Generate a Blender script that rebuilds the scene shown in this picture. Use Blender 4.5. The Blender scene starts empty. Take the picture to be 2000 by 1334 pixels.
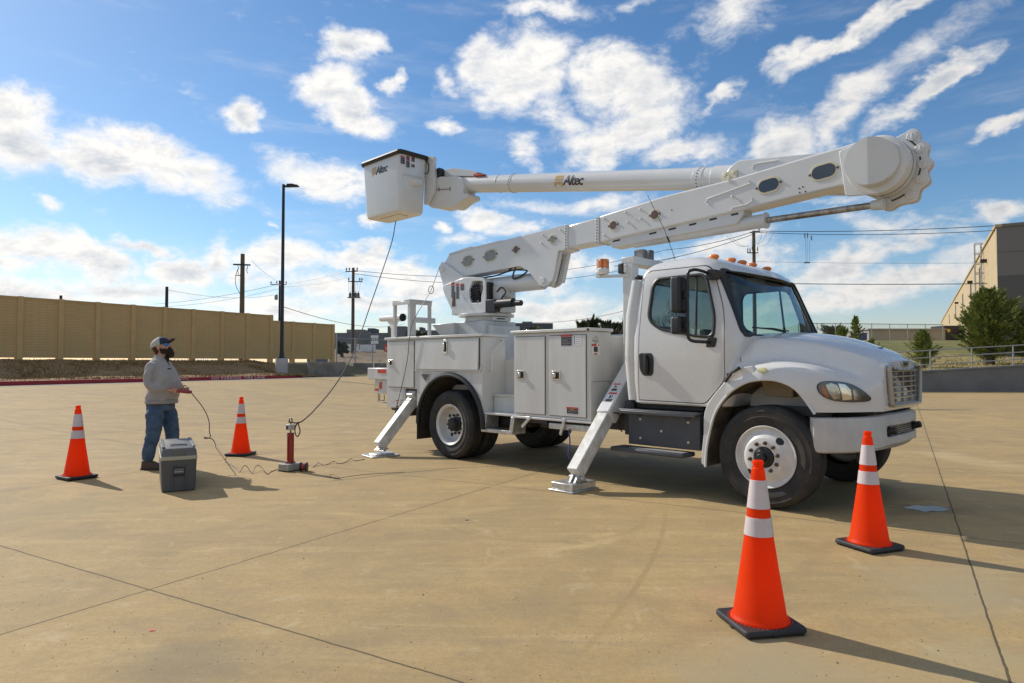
import bpy, bmesh, math, random
import numpy as np
from mathutils import Vector, Matrix
R = math.radians
random.seed(7)
SC = bpy.context.scene
COL = SC.collection
# ---------------------------------------------------------------- camera
FPX = 1300.0; PITCH = math.atan(40/1300.0); CH = 1.463
cam = bpy.data.cameras.new('camera'); cam.sensor_width = 36; cam.lens = 36*FPX/2000
cam.clip_start = 0.05; cam.clip_end = 3000
cam_ob = bpy.data.objects.new('camera', cam); COL.objects.link(cam_ob)
cam_ob.location = (0, 0, CH); cam_ob.rotation_euler = (R(90)+PITCH, 0, 0)
SC.camera = cam_ob
SUN_DIR = Vector((-.79*math.cos(R(35)), .613*math.cos(R(35)), math.sin(R(35)))).normalized()
SC.view_settings.view_transform = 'Standard'; SC.view_settings.look = 'None'
SC.view_settings.exposure = 0.07; SC.view_settings.gamma = 1.0
SC.cycles.max_bounces = 8; SC.cycles.transparent_max_bounces = 24
SC.cycles.use_denoising = True
# ---------------------------------------------------------------- node helper
class NT:
    def __init__(s, tree): s.t = tree; s.n = tree.nodes; s.l = tree.links
    def add(s, typ, **k):
        n = s.n.new(typ)
        for a, v in k.items(): setattr(n, a, v)
        return n
    def setin(s, node, idx, v):
        if v is None: return
        sk = node.inputs[idx]
        if isinstance(v, bpy.types.NodeSocket): s.l.new(v, sk)
        elif isinstance(v, (tuple, list)) and len(v) == 3 and sk.type == 'RGBA': sk.default_value = (*v, 1)
        else: sk.default_value = v
    def math(s, op, a, b=None, c=None, clamp=False):
        n = s.add('ShaderNodeMath', operation=op, use_clamp=clamp)
        s.setin(n, 0, a); s.setin(n, 1, b); s.setin(n, 2, c); return n.outputs[0]
    def vmath(s, op, a, b=None, out=0):
        n = s.add('ShaderNodeVectorMath', operation=op); s.setin(n, 0, a); s.setin(n, 1, b); return n.outputs[out]
    def ss(s, v, a, b, lo=0.0, hi=1.0):
        n = s.add('ShaderNodeMapRange', interpolation_type='SMOOTHSTEP')
        s.setin(n, 0, v); s.setin(n, 1, a); s.setin(n, 2, b); s.setin(n, 3, lo); s.setin(n, 4, hi); return n.outputs[0]
    def lin(s, v, a, b, lo=0.0, hi=1.0):
        n = s.add('ShaderNodeMapRange'); s.setin(n, 0, v); s.setin(n, 1, a); s.setin(n, 2, b); s.setin(n, 3, lo); s.setin(n, 4, hi); return n.outputs[0]
    def mix(s, f, a, b, mode='MIX'):
        n = s.add('ShaderNodeMix', data_type='RGBA', blend_type=mode)
        s.setin(n, 0, f); s.setin(n, 6, a); s.setin(n, 7, b); return n.outputs[2]
    def noise(s, v, scale, detail=4, rough=.5, dist=0.0, out=0):
        n = s.add('ShaderNodeTexNoise'); s.setin(n, 'Vector', v); n.inputs['Scale'].default_value = scale
        n.inputs['Detail'].default_value = detail; n.inputs['Roughness'].default_value = rough
        n.inputs['Distortion'].default_value = dist; return n.outputs[out]
    def mapping(s, v, loc=(0,0,0), rot=(0,0,0), sc=(1,1,1), typ='POINT'):
        n = s.add('ShaderNodeMapping', vector_type=typ); s.setin(n, 0, v)
        n.inputs[1].default_value = loc; n.inputs[2].default_value = rot; n.inputs[3].default_value = sc; return n.outputs[0]
    def comb(s, x, y, z):
        n = s.add('ShaderNodeCombineXYZ'); s.setin(n, 0, x); s.setin(n, 1, y); s.setin(n, 2, z); return n.outputs[0]
    def sep(s, v):
        n = s.add('ShaderNodeSeparateXYZ'); s.setin(n, 0, v); return n.outputs
# ---------------------------------------------------------------- world: Nishita sky with clouds
world = bpy.data.worlds.new('World'); SC.world = world; world.use_nodes = True
w = NT(world.node_tree); w.n.clear()
sky = w.add('ShaderNodeTexSky', sky_type='NISHITA'); sky.sun_disc = False
sky.sun_elevation = R(35); sky.sun_rotation = math.atan2(SUN_DIR.x, SUN_DIR.y)
sky.air_density = 1.0; sky.dust_density = 0.25; sky.ozone_density = 1.6
geo = w.add('ShaderNodeNewGeometry')
D = w.vmath('SCALE', geo.outputs['Incoming'], None); w.n[-1].inputs[3].default_value = -1.0
tc = w.add('ShaderNodeTexCoord'); D = tc.outputs['Generated']
dx, dy, dz = w.sep(D)
az = w.math('ARCTAN2', dx, dy); el = w.math('ARCSINE', dz)
AE = w.comb(az, el, 0.0)
# soft warp of the cloud outlines
wn = w.noise(w.mapping(D, sc=(1, 1, 1.6)), 7.0, 5, .6, out=1)
wv = w.vmath('SUBTRACT', wn, (.5, .5, .5))
wv2 = w.vmath('MULTIPLY', wv, (.16, .10, 0))
P = w.vmath('ADD', AE, wv2)
def pd(px, py):
    x = (px-1000)/FPX; z = -(py-667)/FPX
    y = math.cos(PITCH)-z*math.sin(PITCH); zz = math.sin(PITCH)+z*math.cos(PITCH)
    return math.atan2(x, y), math.atan2(zz, math.hypot(x, y))
CL = [ # heaps: direction given as photo pixel, half sizes in pixels, tilt, strength
 (690,85,50,42,0,1),(655,165,75,45,-20,.95),(700,220,75,50,15,1.05),(730,240,50,35,0,.8),(508,231,50,27,0,.9),
 (30,235,85,60,0,.95),(60,300,100,70,0,1),(190,320,95,55,0,1.0),(275,310,130,60,10,1.05),(240,262,65,35,0,.8),(380,340,110,42,12,.62),
 (640,350,130,35,10,.62),(790,168,20,24,0,.7),(880,250,40,20,0,.6),(105,415,40,14,10,.6),(895,150,22,34,20,.45),
 (1030,140,100,95,0,1.1),(960,120,50,60,0,.85),(1200,150,90,85,0,1.1),(1280,175,90,60,0,.85),(1240,250,130,50,-15,.95),(1170,285,70,40,0,.85),
 (1040,300,40,28,0,.6),(1330,290,75,22,0,.62),(1100,235,50,40,0,.55),(1430,180,45,22,-25,.75),(1395,200,60,14,-30,.5),
 (1430,35,75,60,0,.62),(1060,10,120,18,0,.62),(1250,5,60,14,0,.3),(1640,75,120,28,-30,1.0),(1760,20,130,30,-22,.95),(1560,110,40,20,-30,.7),
 (1530,275,75,48,0,.95),(1620,250,80,40,-20,.8),(1680,190,90,38,-25,.72),(1830,170,110,26,-27,.95),(1760,225,70,20,-25,.6),(1510,240,50,30,0,.4),(1800,110,120,35,-30,.28),
 (1960,235,70,20,-18,.8),(1960,400,70,28,-8,.95),(1600,300,70,18,0,.4),
 (945,435,50,24,0,.9),(1010,455,60,14,0,.5),(860,455,22,9,0,.6),(715,436,28,14,0,.7),(530,435,10,8,0,.4),
 (60,480,120,34,8,.9),(20,510,80,30,0,.7),(185,515,95,34,8,1.05),(150,480,60,24,0,.7),(350,522,62,26,0,1.05),(300,482,60,18,0,.8),(240,490,60,10,0,.4),
 (60,570,120,26,0,.85),(250,565,130,26,0,.8),(430,500,40,40,0,.7),(540,500,75,34,0,1.05),(480,535,60,20,0,.6),(700,508,80,24,0,1.0),(780,530,90,26,0,.85),(640,560,110,24,0,.7),
 (540,590,170,22,0,.7),(740,590,110,22,0,.7),(810,555,60,22,0,.8),(900,480,40,16,0,.5),(1090,540,60,34,-15,.8),(1060,600,110,24,0,.75),(1180,540,50,16,-10,.5),
 (1170,615,120,18,0,.6),(1400,495,110,26,-12,.62),(1650,520,120,40,-18,.9),(1800,480,120,22,-12,.6),(1760,560,190,34,-10,.8),(1900,500,130,26,-10,.55),(1650,590,200,24,-6,.66),
 (1850,440,120,14,-10,.35),(1950,560,90,30,0,.55),(1500,500,60,20,0,.4),(1700,430,160,14,6,.35),(1560,400,140,10,4,.22),(450,390,70,14,5,.3),(1180,390,150,20,-4,.45),(1010,400,120,14,0,.3)]
px_, py_, _z = w.sep(P)
S_ = P; dens = None
for (cx, cy, rx, ry, rot, st) in CL:   # each step reads the last one's result, so the sky shader stays small in memory
    a, e = pd(cx, cy); ax, _ = pd(cx+5, cy); _, ey = pd(cx, cy-5)
    k_ = 1.16 if cy < 425 else 1.34; st = st if cy < 425 else st*1.08
    sx = abs(ax-a)/5*rx*k_; sy = abs(ey-e)/5*ry*k_
    v = w.mapping(S_, loc=(a, e, 0), rot=(0, 0, R(-rot)), sc=(sx, sy, 1e6), typ='TEXTURE')
    l = w.vmath('LENGTH', v, out=1)
    b = w.math('MULTIPLY_ADD', l, -st, st)
    dens = b if dens is None else w.math('SMOOTH_MAX', dens, b, .12)
    S_ = w.comb(px_, py_, dens)
# thin veil everywhere and a fuller band of heaps near the skyline
skyn = w.noise(w.mapping(D, loc=(3.1, 1.7, .3), sc=(1, 1, 3.2)), 6.5, 8, .62)
band = w.ss(el, .22, .03, 0, .20)
dens = w.math('MAXIMUM', dens, w.math('ADD', w.math('MULTIPLY_ADD', skyn, 1.7, -1.12), band))
nA = w.mapping(D, sc=(1, 1, 1.7))
dens = w.math('ADD', dens, w.math('MULTIPLY', w.math('ADD', w.ss(dy, .25, -.35), w.ss(el, .75, 1.1)), .38))  # unseen cloud bank added behind the camera and overhead to whiten the ambient light
n1 = w.noise(nA, 16, 12, .66, .3)
nB = w.vmath('ADD', nA, tuple(SUN_DIR*0.010 + Vector((0, 0, .008))))
n2 = w.noise(nB, 16, 12, .66, .3)
dn = w.math('ADD', dens, w.math('MULTIPLY_ADD', n1, 1.22, -.635))
mask = w.ss(dn, -.10, .60)
wisp = w.noise(w.mapping(D, rot=(0, .5, .6), sc=(1, 1, 5)), 5, 7, .6)
veil = w.math('MULTIPLY', w.ss(wisp, .50, .85), .34)
mask = w.math('MAXIMUM', mask, veil)
relief = w.math('MULTIPLY', w.math('SUBTRACT', n1, n2), 2.2)
core = w.ss(dn, .25, .95)
lowb = w.ss(skyn, .35, .65)
shade = w.math('ADD', w.math('MULTIPLY_ADD', w.math('MULTIPLY', core, lowb), -.75, 1.0), relief, clamp=True)
ccol = w.mix(shade, (.48, .54, .63), (1.0, .975, .94))
# clouds far from the sun are less bright
sd = w.vmath('DOT_PRODUCT', D, tuple(SUN_DIR), out=1)
cb = w.math('MULTIPLY', w.lin(sd, -.4, .7, 6.4, 10.4), 1.0)
ccol = w.vmath('SCALE', ccol, None); w.n[-1].inputs[0]; 
_n = w.n[-1]; w.l.new(cb, _n.inputs[3])
hs = w.add('ShaderNodeHueSaturation'); hs.inputs['Saturation'].default_value = 1.18; hs.inputs['Value'].default_value = 1.0
w.l.new(sky.outputs[0], hs.inputs['Color'])
hz = w.ss(el, .20, .0)
skc = w.mix(1.0, hs.outputs[0], w.mix(hz, (1.00, 1.13, 1.21), (1.05, 1.02, 1.16)), 'MULTIPLY')
full = w.mix(mask, skc, ccol)
bg = w.add('ShaderNodeBackground'); w.l.new(full, bg.inputs[0]); bg.inputs[1].default_value = 0.095
wo = w.add('ShaderNodeOutputWorld'); w.l.new(bg.outputs[0], wo.inputs[0])
world.cycles.sampling_method = 'MANUAL'; world.cycles.sample_map_resolution = 512
# ---------------------------------------------------------------- sun
sl = bpy.data.lights.new('sun', 'SUN'); sl.energy = 3.95; sl.angle = R(.53); sl.color = (1.0, .93, .82)
so = bpy.data.objects.new('sun', sl); COL.objects.link(so); so.rotation_euler = SUN_DIR.to_track_quat('Z', 'Y').to_euler()
so.location = (-20, 15, 20)
# ---------------------------------------------------------------- measuring helpers (photo pixel + known plane -> point in space)
def ray(px, py):
    x = (px-1000)/FPX; z = -(py-667)/FPX
    return np.array([x, math.cos(PITCH)-z*math.sin(PITCH), math.sin(PITCH)+z*math.cos(PITCH)])
CC = np.array([0, 0, CH])
TO = np.array([2.52, 6.67, 0.]); TU = np.array([3.478, -3.43, 0]); TU /= np.linalg.norm(TU); TW = np.array([-TU[1], TU[0], 0])
def tloc(p): d = p-TO; return np.array([d@TU, d@TW, d[2]])
_c = tloc(CC)
def _rl(px, py): r = ray(px, py); return np.array([r@TU, r@TW, r[2]])
def ty(px, py, y): r = _rl(px, py); t = (y-_c[1])/r[1]; q = _c+t*r; return (q[0], q[2])
def tx(px, py, x): r = _rl(px, py); t = (x-_c[0])/r[0]; q = _c+t*r; return (q[1], q[2])
def gnd(px, py, z=0.0): r = ray(px, py); return CC+r*((z-CH)/r[2])
def atd(px, py, d): r = ray(px, py); return Vector(CC+r*d/r[1])
E1 = np.array([.506, .862, 0]); E1 /= np.linalg.norm(E1); E2 = np.array([-E1[1], E1[0], 0])
# ---------------------------------------------------------------- mesh builder
class MB:
    def __init__(s): s.v = []; s.f = []; s.m = []
    def add(s, vs, fs, m=0):
        o = len(s.v); s.v += [tuple(map(float, q)) for q in vs]; s.f += [tuple(i+o for i in f) for f in fs]; s.m += [m]*len(fs); return s
    def box(s, x0, x1, y0, y1, z0, z1, m=0, M=None):
        vs = [Vector(q) for q in ((x0,y0,z0),(x1,y0,z0),(x1,y1,z0),(x0,y1,z0),(x0,y0,z1),(x1,y0,z1),(x1,y1,z1),(x0,y1,z1))]
        if M is not None: vs = [M@q for q in vs]
        return s.add(vs, [(3,2,1,0),(4,5,6,7),(0,1,5,4),(1,2,6,5),(2,3,7,6),(3,0,4,7)], m)
    def prism(s, pts, ax, a, b, m=0, M=None):
        # pts: 2d outline; ax 'y': pts=(x,z); 'x': pts=(y,z); 'z': pts=(x,y)
        def mk(p, c):
            q = {'y': (p[0], c, p[1]), 'x': (c, p[0], p[1]), 'z': (p[0], p[1], c)}[ax]
            return Vector(q)
        ar = sum(pts[i][0]*pts[(i+1) % len(pts)][1]-pts[(i+1) % len(pts)][0]*pts[i][1] for i in range(len(pts)))
        pts = list(pts) if ar > 0 else list(pts)[::-1]
        n = len(pts); vs = [mk(p, a) for p in pts]+[mk(p, b) for p in pts]
        if M is not None: vs = [M@q for q in vs]
        fs = [tuple(range(n)), tuple(range(2*n-1, n-1, -1))]+[(i, i+n, (i+1) % n+n, (i+1) % n) for i in range(n)]
        flip = (ax == 'y') ^ (b < a) ^ True
        if ax == 'y': flip = not (b > a)
        else: flip = (b > a)
        if flip: fs = [f[::-1] for f in fs]
        return s.add(vs, fs, m)
    def cyl(s, p0, p1, r0, r1=None, n=16, m=0, caps=True):
        r1 = r0 if r1 is None else r1; p0 = Vector(p0); p1 = Vector(p1); d = (p1-p0).normalized()
        a = d.orthogonal().normalized(); b = d.cross(a); vs = []
        for p, r in ((p0, r0), (p1, r1)):
            for i in range(n):
                t = 2*math.pi*i/n; vs.append(p+a*math.cos(t)*r+b*math.sin(t)*r)
        fs = [(i, (i+1) % n, (i+1) % n+n, i+n) for i in range(n)]
        if caps: fs += [tuple(range(n-1, -1, -1)), tuple(range(n, 2*n))]
        return s.add(vs, fs, m)
    def tube(s, pts, r, n=8, m=0):
        pts = [Vector(p) for p in pts]; k = len(pts); rs = r if isinstance(r, (list, tuple)) else [r]*k
        d0 = (pts[1]-pts[0]).normalized(); a = d0.orthogonal().normalized(); vs = []
        for i, p in enumerate(pts):
            d = (pts[min(i+1, k-1)]-pts[max(i-1, 0)]).normalized()
            a = (a-d*a.dot(d)); a = a.normalized() if a.length > 1e-6 else d.orthogonal().normalized(); b = d.cross(a)
            for j in range(n):
                t = 2*math.pi*j/n; vs.append(p+a*math.cos(t)*rs[i]+b*math.sin(t)*rs[i])
        fs = [(i*n+j, i*n+(j+1) % n, (i+1)*n+(j+1) % n, (i+1)*n+j) for i in range(k-1) for j in range(n)]
        fs += [tuple(range(n-1, -1, -1)), tuple(range((k-1)*n, k*n))]
        return s.add(vs, fs, m)
    def lathe(s, prof, c=(0,0,0), ax='z', n=32, m=0, closed=False, caps=True):
        # prof: (r, h)
        vs = []; c = Vector(c)
        for (r, h) in prof:
            for i in range(n):
                t = 2*math.pi*i/n; x = r*math.cos(t); y = r*math.sin(t)
                vs.append(c+Vector({'z': (x, y, h), 'y': (x, h, -y), 'x': (h, x, y)}[ax]))
        k = len(prof); fs = [(i*n+j, i*n+(j+1) % n, (i+1)*n+(j+1) % n, (i+1)*n+j) for i in range(k-1) for j in range(n)]
        if closed: fs += [((k-1)*n+j, (k-1)*n+(j+1) % n, (j+1) % n, j) for j in range(n)]
        elif caps:
            if prof[0][0] > 1e-6: fs.append(tuple(range(n-1, -1, -1)))
            if prof[-1][0] > 1e-6: fs.append(tuple(range((k-1)*n, k*n)))
        return s.add(vs, fs, m)
    def loft(s, secs, m=0, caps=True, wrap=True):
        n = len(secs[0]); vs = [q for sec in secs for q in sec]; k = len(secs)
        fs = [(i*n+j, i*n+(j+1) % n, (i+1)*n+(j+1) % n, (i+1)*n+j) for i in range(k-1) for j in range(n if wrap else n-1)]
        if caps: fs += [tuple(range(n-1, -1, -1)), tuple(range((k-1)*n, k*n))]
        return s.add(vs, fs, m)
    def quad(s, a, b, c, d, m=0): return s.add([a, b, c, d], [(0, 1, 2, 3)], m)
    def sphere(s, c, r, n=12, k=8, m=0):
        r = (r, r, r) if not isinstance(r, (tuple, list)) else r; vs = []; 
        for i in range(k+1):
            ph = math.pi*i/k
            for j in range(n):
                t = 2*math.pi*j/n; vs.append((c[0]+r[0]*math.sin(ph)*math.cos(t), c[1]+r[1]*math.sin(ph)*math.sin(t), c[2]-r[2]*math.cos(ph)))
        fs = [(i*n+j, i*n+(j+1) % n, (i+1)*n+(j+1) % n, (i+1)*n+j) for i in range(k) for j in range(n)]
        return s.add(vs, fs, m)
    def mesh(s, name, fix=True):
        me = bpy.data.meshes.new(name); me.from_pydata(s.v, [], s.f)
        me.polygons.foreach_set('material_index', s.m)
        if fix:
            bm = bmesh.new(); bm.from_mesh(me); bmesh.ops.remove_doubles(bm, verts=bm.verts, dist=1e-5)
            bmesh.ops.dissolve_degenerate(bm, dist=1e-6, edges=bm.edges)
            bmesh.ops.recalc_face_normals(bm, faces=bm.faces); bm.to_mesh(me); bm.free()
        me.update(); return me
def link(name, me, mat, parent=None, bev=0, seg=2, smooth=35):
    for x in (mat if isinstance(mat, (list, tuple)) else [mat]): me.materials.append(x)
    o = bpy.data.objects.new(name, me); COL.objects.link(o)
    if parent is not None: o.parent = parent
    if bev:
        b = o.modifiers.new('bevel', 'BEVEL'); b.width = bev; b.segments = seg; b.limit_method = 'ANGLE'; b.angle_limit = R(30); b.harden_normals = False
    if smooth:
        me.shade_smooth(); me.set_sharp_from_angle(angle=R(smooth))
    return o
def ob(name, mb, mat, parent=None, bev=0, seg=2, smooth=35, fix=True): return link(name, mb.mesh(name, fix), mat, parent, bev, seg, smooth)
def empty(name, loc=(0,0,0), rz=0, parent=None):
    o = bpy.data.objects.new(name, None); COL.objects.link(o); o.location = loc; o.rotation_euler = (0, 0, rz); o.empty_display_size = .2
    if parent is not None: o.parent = parent
    return o
def tag(o, label=None, cat=None, group=None, kind=None):
    if label: o['label'] = label
    if cat: o['category'] = cat
    if group: o['group'] = group
    if kind: o['kind'] = kind
    return o
def copy_tree(o, parent=None):
    c = o.copy(); COL.objects.link(c); c.parent = parent
    for ch in o.children: copy_tree(ch, c)
    return c
def evalmesh(o):
    dg = bpy.context.evaluated_depsgraph_get(); dg.update()
    return bpy.data.meshes.new_from_object(o.evaluated_get(dg), depsgraph=dg)
def boolean(me, cut, op='DIFFERENCE'):
    a = bpy.data.objects.new('a', me); b = bpy.data.objects.new('b', cut); COL.objects.link(a); COL.objects.link(b)
    m = a.modifiers.new('b', 'BOOLEAN'); m.operation = op; m.object = b; m.solver = 'EXACT'
    r = evalmesh(a); bpy.data.objects.remove(a); bpy.data.objects.remove(b); return r
def rpoly(pts, r, n=5):
    # rounds the corners of an outline; r: radius or list
    out = []; k = len(pts)
    for i in range(k):
        p = Vector(pts[i]); a = Vector(pts[i-1]); b = Vector(pts[(i+1) % k]); rr = r[i] if isinstance(r, (list, tuple)) else r
        d1 = (a-p); d2 = (b-p); rr = min(rr, d1.length*.48, d2.length*.48); s = p+d1.normalized()*rr; e = p+d2.normalized()*rr
        for j in range(n+1):
            t = j/n; out.append(tuple((1-t)**2*s+2*t*(1-t)*p+t*t*e))
    return out
def spline(pts, n=8):
    P_ = [Vector(p) for p in pts]; P_ = [P_[0]*2-P_[1]]+P_+[P_[-1]*2-P_[-2]]; out = []
    for i in range(1, len(P_)-2):
        for j in range(n):
            t = j/n; a, b, c, d = P_[i-1:i+3]
            out.append(.5*((2*b)+(c-a)*t+(2*a-5*b+4*c-d)*t*t+(3*b-a-3*c+d)*t**3))
    out.append(P_[-2]); return out
def text_mesh(body, size, shear=0.0, offset=0.0, depth=.001, align='CENTER', spacing=1.0):
    cu = bpy.data.curves.new('t', 'FONT'); cu.body = body; cu.size = size; cu.shear = shear; cu.offset = offset; cu.extrude = depth
    cu.align_x = align; cu.align_y = 'CENTER'; cu.space_character = spacing; cu.resolution_u = 3
    o = bpy.data.objects.new('t', cu); COL.objects.link(o); me = evalmesh(o); bpy.data.objects.remove(o); return me
def add_mesh_to(mb, me, M, m=0):
    mb.add([M@v.co for v in me.vertices], [tuple(p.vertices) for p in me.polygons], m)
def frame(o, xdir, ydir):
    x = Vector(xdir).normalized(); y = Vector(ydir).normalized(); z = x.cross(y)
    return Matrix(((x[0], y[0], z[0], o[0]), (x[1], y[1], z[1], o[1]), (x[2], y[2], z[2], o[2]), (0, 0, 0, 1)))
# ---------------------------------------------------------------- materials
def mat(name, col, rough=.5, metal=0.0, spec=.5, coat=0.0, var=0.0, vscale=3.0, bump=0.0, bscale=60, col2=None, trans=0, sheen=0, stretch=(1,1,1), rvar=0.0):
    m = bpy.data.materials.new(name); m.use_nodes = True; t = NT(m.node_tree); b = t.n['Principled BSDF']
    b.inputs['Roughness'].default_value = rough; b.inputs['Metallic'].default_value = metal; b.inputs['Specular IOR Level'].default_value = spec
    b.inputs['Coat Weight'].default_value = coat; b.inputs['Coat Roughness'].default_value = .06
    b.inputs['Base Color'].default_value = (*col, 1)
    if sheen: b.inputs['Sheen Weight'].default_value = sheen
    co = t.add('ShaderNodeTexCoord').outputs['Object']
    if stretch != (1,1,1): co = t.mapping(co, sc=stretch)
    if var or col2:
        n = t.noise(co, vscale, 5, .6); f = t.ss(n, .35, .65)
        c2 = col2 if col2 else tuple(x*(1-var) for x in col)
        t.l.new(t.mix(f, col, c2), b.inputs['Base Color'])
    if rvar:
        n = t.noise(co, vscale*1.7, 4, .6); t.l.new(t.lin(n, .3, .7, max(0, rough-rvar), rough+rvar), b.inputs['Roughness'])
    if bump:
        bp = t.add('ShaderNodeBump'); bp.inputs['Strength'].default_value = bump; bp.inputs['Distance'].default_value = .01
        t.l.new(t.noise(co, bscale, 4, .6), bp.inputs['Height']); t.l.new(bp.outputs[0], b.inputs['Normal'])
    return m
def glassmat(name, tint, rough=.0, refl=1.0):
    m = bpy.data.materials.new(name); m.use_nodes = True; t = NT(m.node_tree); t.n.clear()
    tr = t.add('ShaderNodeBsdfTransparent'); tr.inputs[0].default_value = (*tint, 1)
    gl = t.add('ShaderNodeBsdfGlossy'); gl.inputs['Roughness'].default_value = rough
    fr = t.add('ShaderNodeFresnel'); fr.inputs[0].default_value = 1.5
    mx = t.add('ShaderNodeMixShader'); t.l.new(t.math('MULTIPLY', fr.outputs[0], refl, clamp=True), mx.inputs[0]); t.l.new(tr.outputs[0], mx.inputs[1]); t.l.new(gl.outputs[0], mx.inputs[2])
    t.l.new(mx.outputs[0], t.add('ShaderNodeOutputMaterial').inputs[0]); return m
PAINT = mat('white_truck_paint', (.69, .685, .665), .28, coat=.6, var=.05, vscale=1.6, bump=.02, bscale=25, rvar=.06)
BODYP = mat('white_body_paint', (.655, .65, .625), .36, coat=.3, stretch=(3, 3, .6), var=.10, vscale=1.4, bump=.03, bscale=14, rvar=.08)
BOOMP = mat('white_boom_paint', (.69, .69, .675), .33, coat=.35, var=.05, vscale=2.5, bump=.02, bscale=20, rvar=.06)
FIBER = mat('white_fiberglass_gelcoat', (.70, .70, .68), .25, coat=.5, var=.04, vscale=4)
DIRTYW = mat('worn_white_paint', (.74, .73, .70), .5, var=.25, vscale=9, col2=(.55, .53, .48), bump=.05, bscale=40)
BLACK = mat('black_plastic', (.018, .018, .02), .45, bump=.05, bscale=150)
RUBBER = mat('tyre_rubber', (.022, .021, .020), .75, col2=(.045, .040, .034), vscale=5, bump=.1, bscale=120)
DARK = mat('dark_chassis_steel', (.025, .025, .027), .6, col2=(.05, .047, .043), vscale=8)
GREYSTEP = mat('dark_grey_step_steel', (.075, .08, .095), .45, col2=(.06, .062, .07), vscale=5)
CHROME = mat('polished_steel', (.62, .60, .56), .22, metal=1.0)
STEEL = mat('galvanised_steel', (.42, .42, .42), .42, metal=.8, var=.25, vscale=12)
ALU = mat('scuffed_aluminium', (.66, .66, .65), .38, metal=.7, col2=(.50, .49, .46), vscale=14, bump=.05, bscale=50)
AMBER = mat('amber_lens', (.85, .22, .02), .18, coat=.7)
REDL = mat('red_reflector', (.60, .02, .015), .25, coat=.5)
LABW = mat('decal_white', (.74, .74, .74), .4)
LABR = mat('decal_red', (.55, .04, .03), .4)
LABK = mat('decal_dark', (.035, .03, .035), .4)
GOLD = mat('decal_gold', (.62, .36, .05), .4)
CREAMR = mat('cream_port_ring', (.66, .60, .44), .45)
PORT = mat('smoked_port', (.045, .055, .07), .12, coat=.5)
PORTB = mat('brown_port', (.16, .09, .07), .3, var=.3, vscale=20)
PORTG = mat('grey_port', (.26, .26, .23), .25, var=.2, vscale=10)
CABIN = mat('grey_cab_trim', (.11, .115, .11), .8)
SEATM = mat('grey_seat_vinyl', (.16, .165, .165), .6, var=.2, vscale=6)
GLASS = glassmat('tinted_cab_glass', (.66, .80, .78), 0.0, 1.2)
GLASS2 = glassmat('pale_tinted_glass', (.80, .92, .91), 0.0, .8)
# ================================================================ SETTING
def sm(x, a, b):
    t = min(1, max(0, (x-a)/(b-a))); return t*t*(3-2*t)
def zlot(e2): return .67*sm(e2, 9.5, 27.5)/sm(25.7, 9.5, 27.5) if e2 > 9.5 else 0.0
def EP(e1, e2, z=0.0): q = E1*e1+E2*e2; return (q[0], q[1], z)
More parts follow.
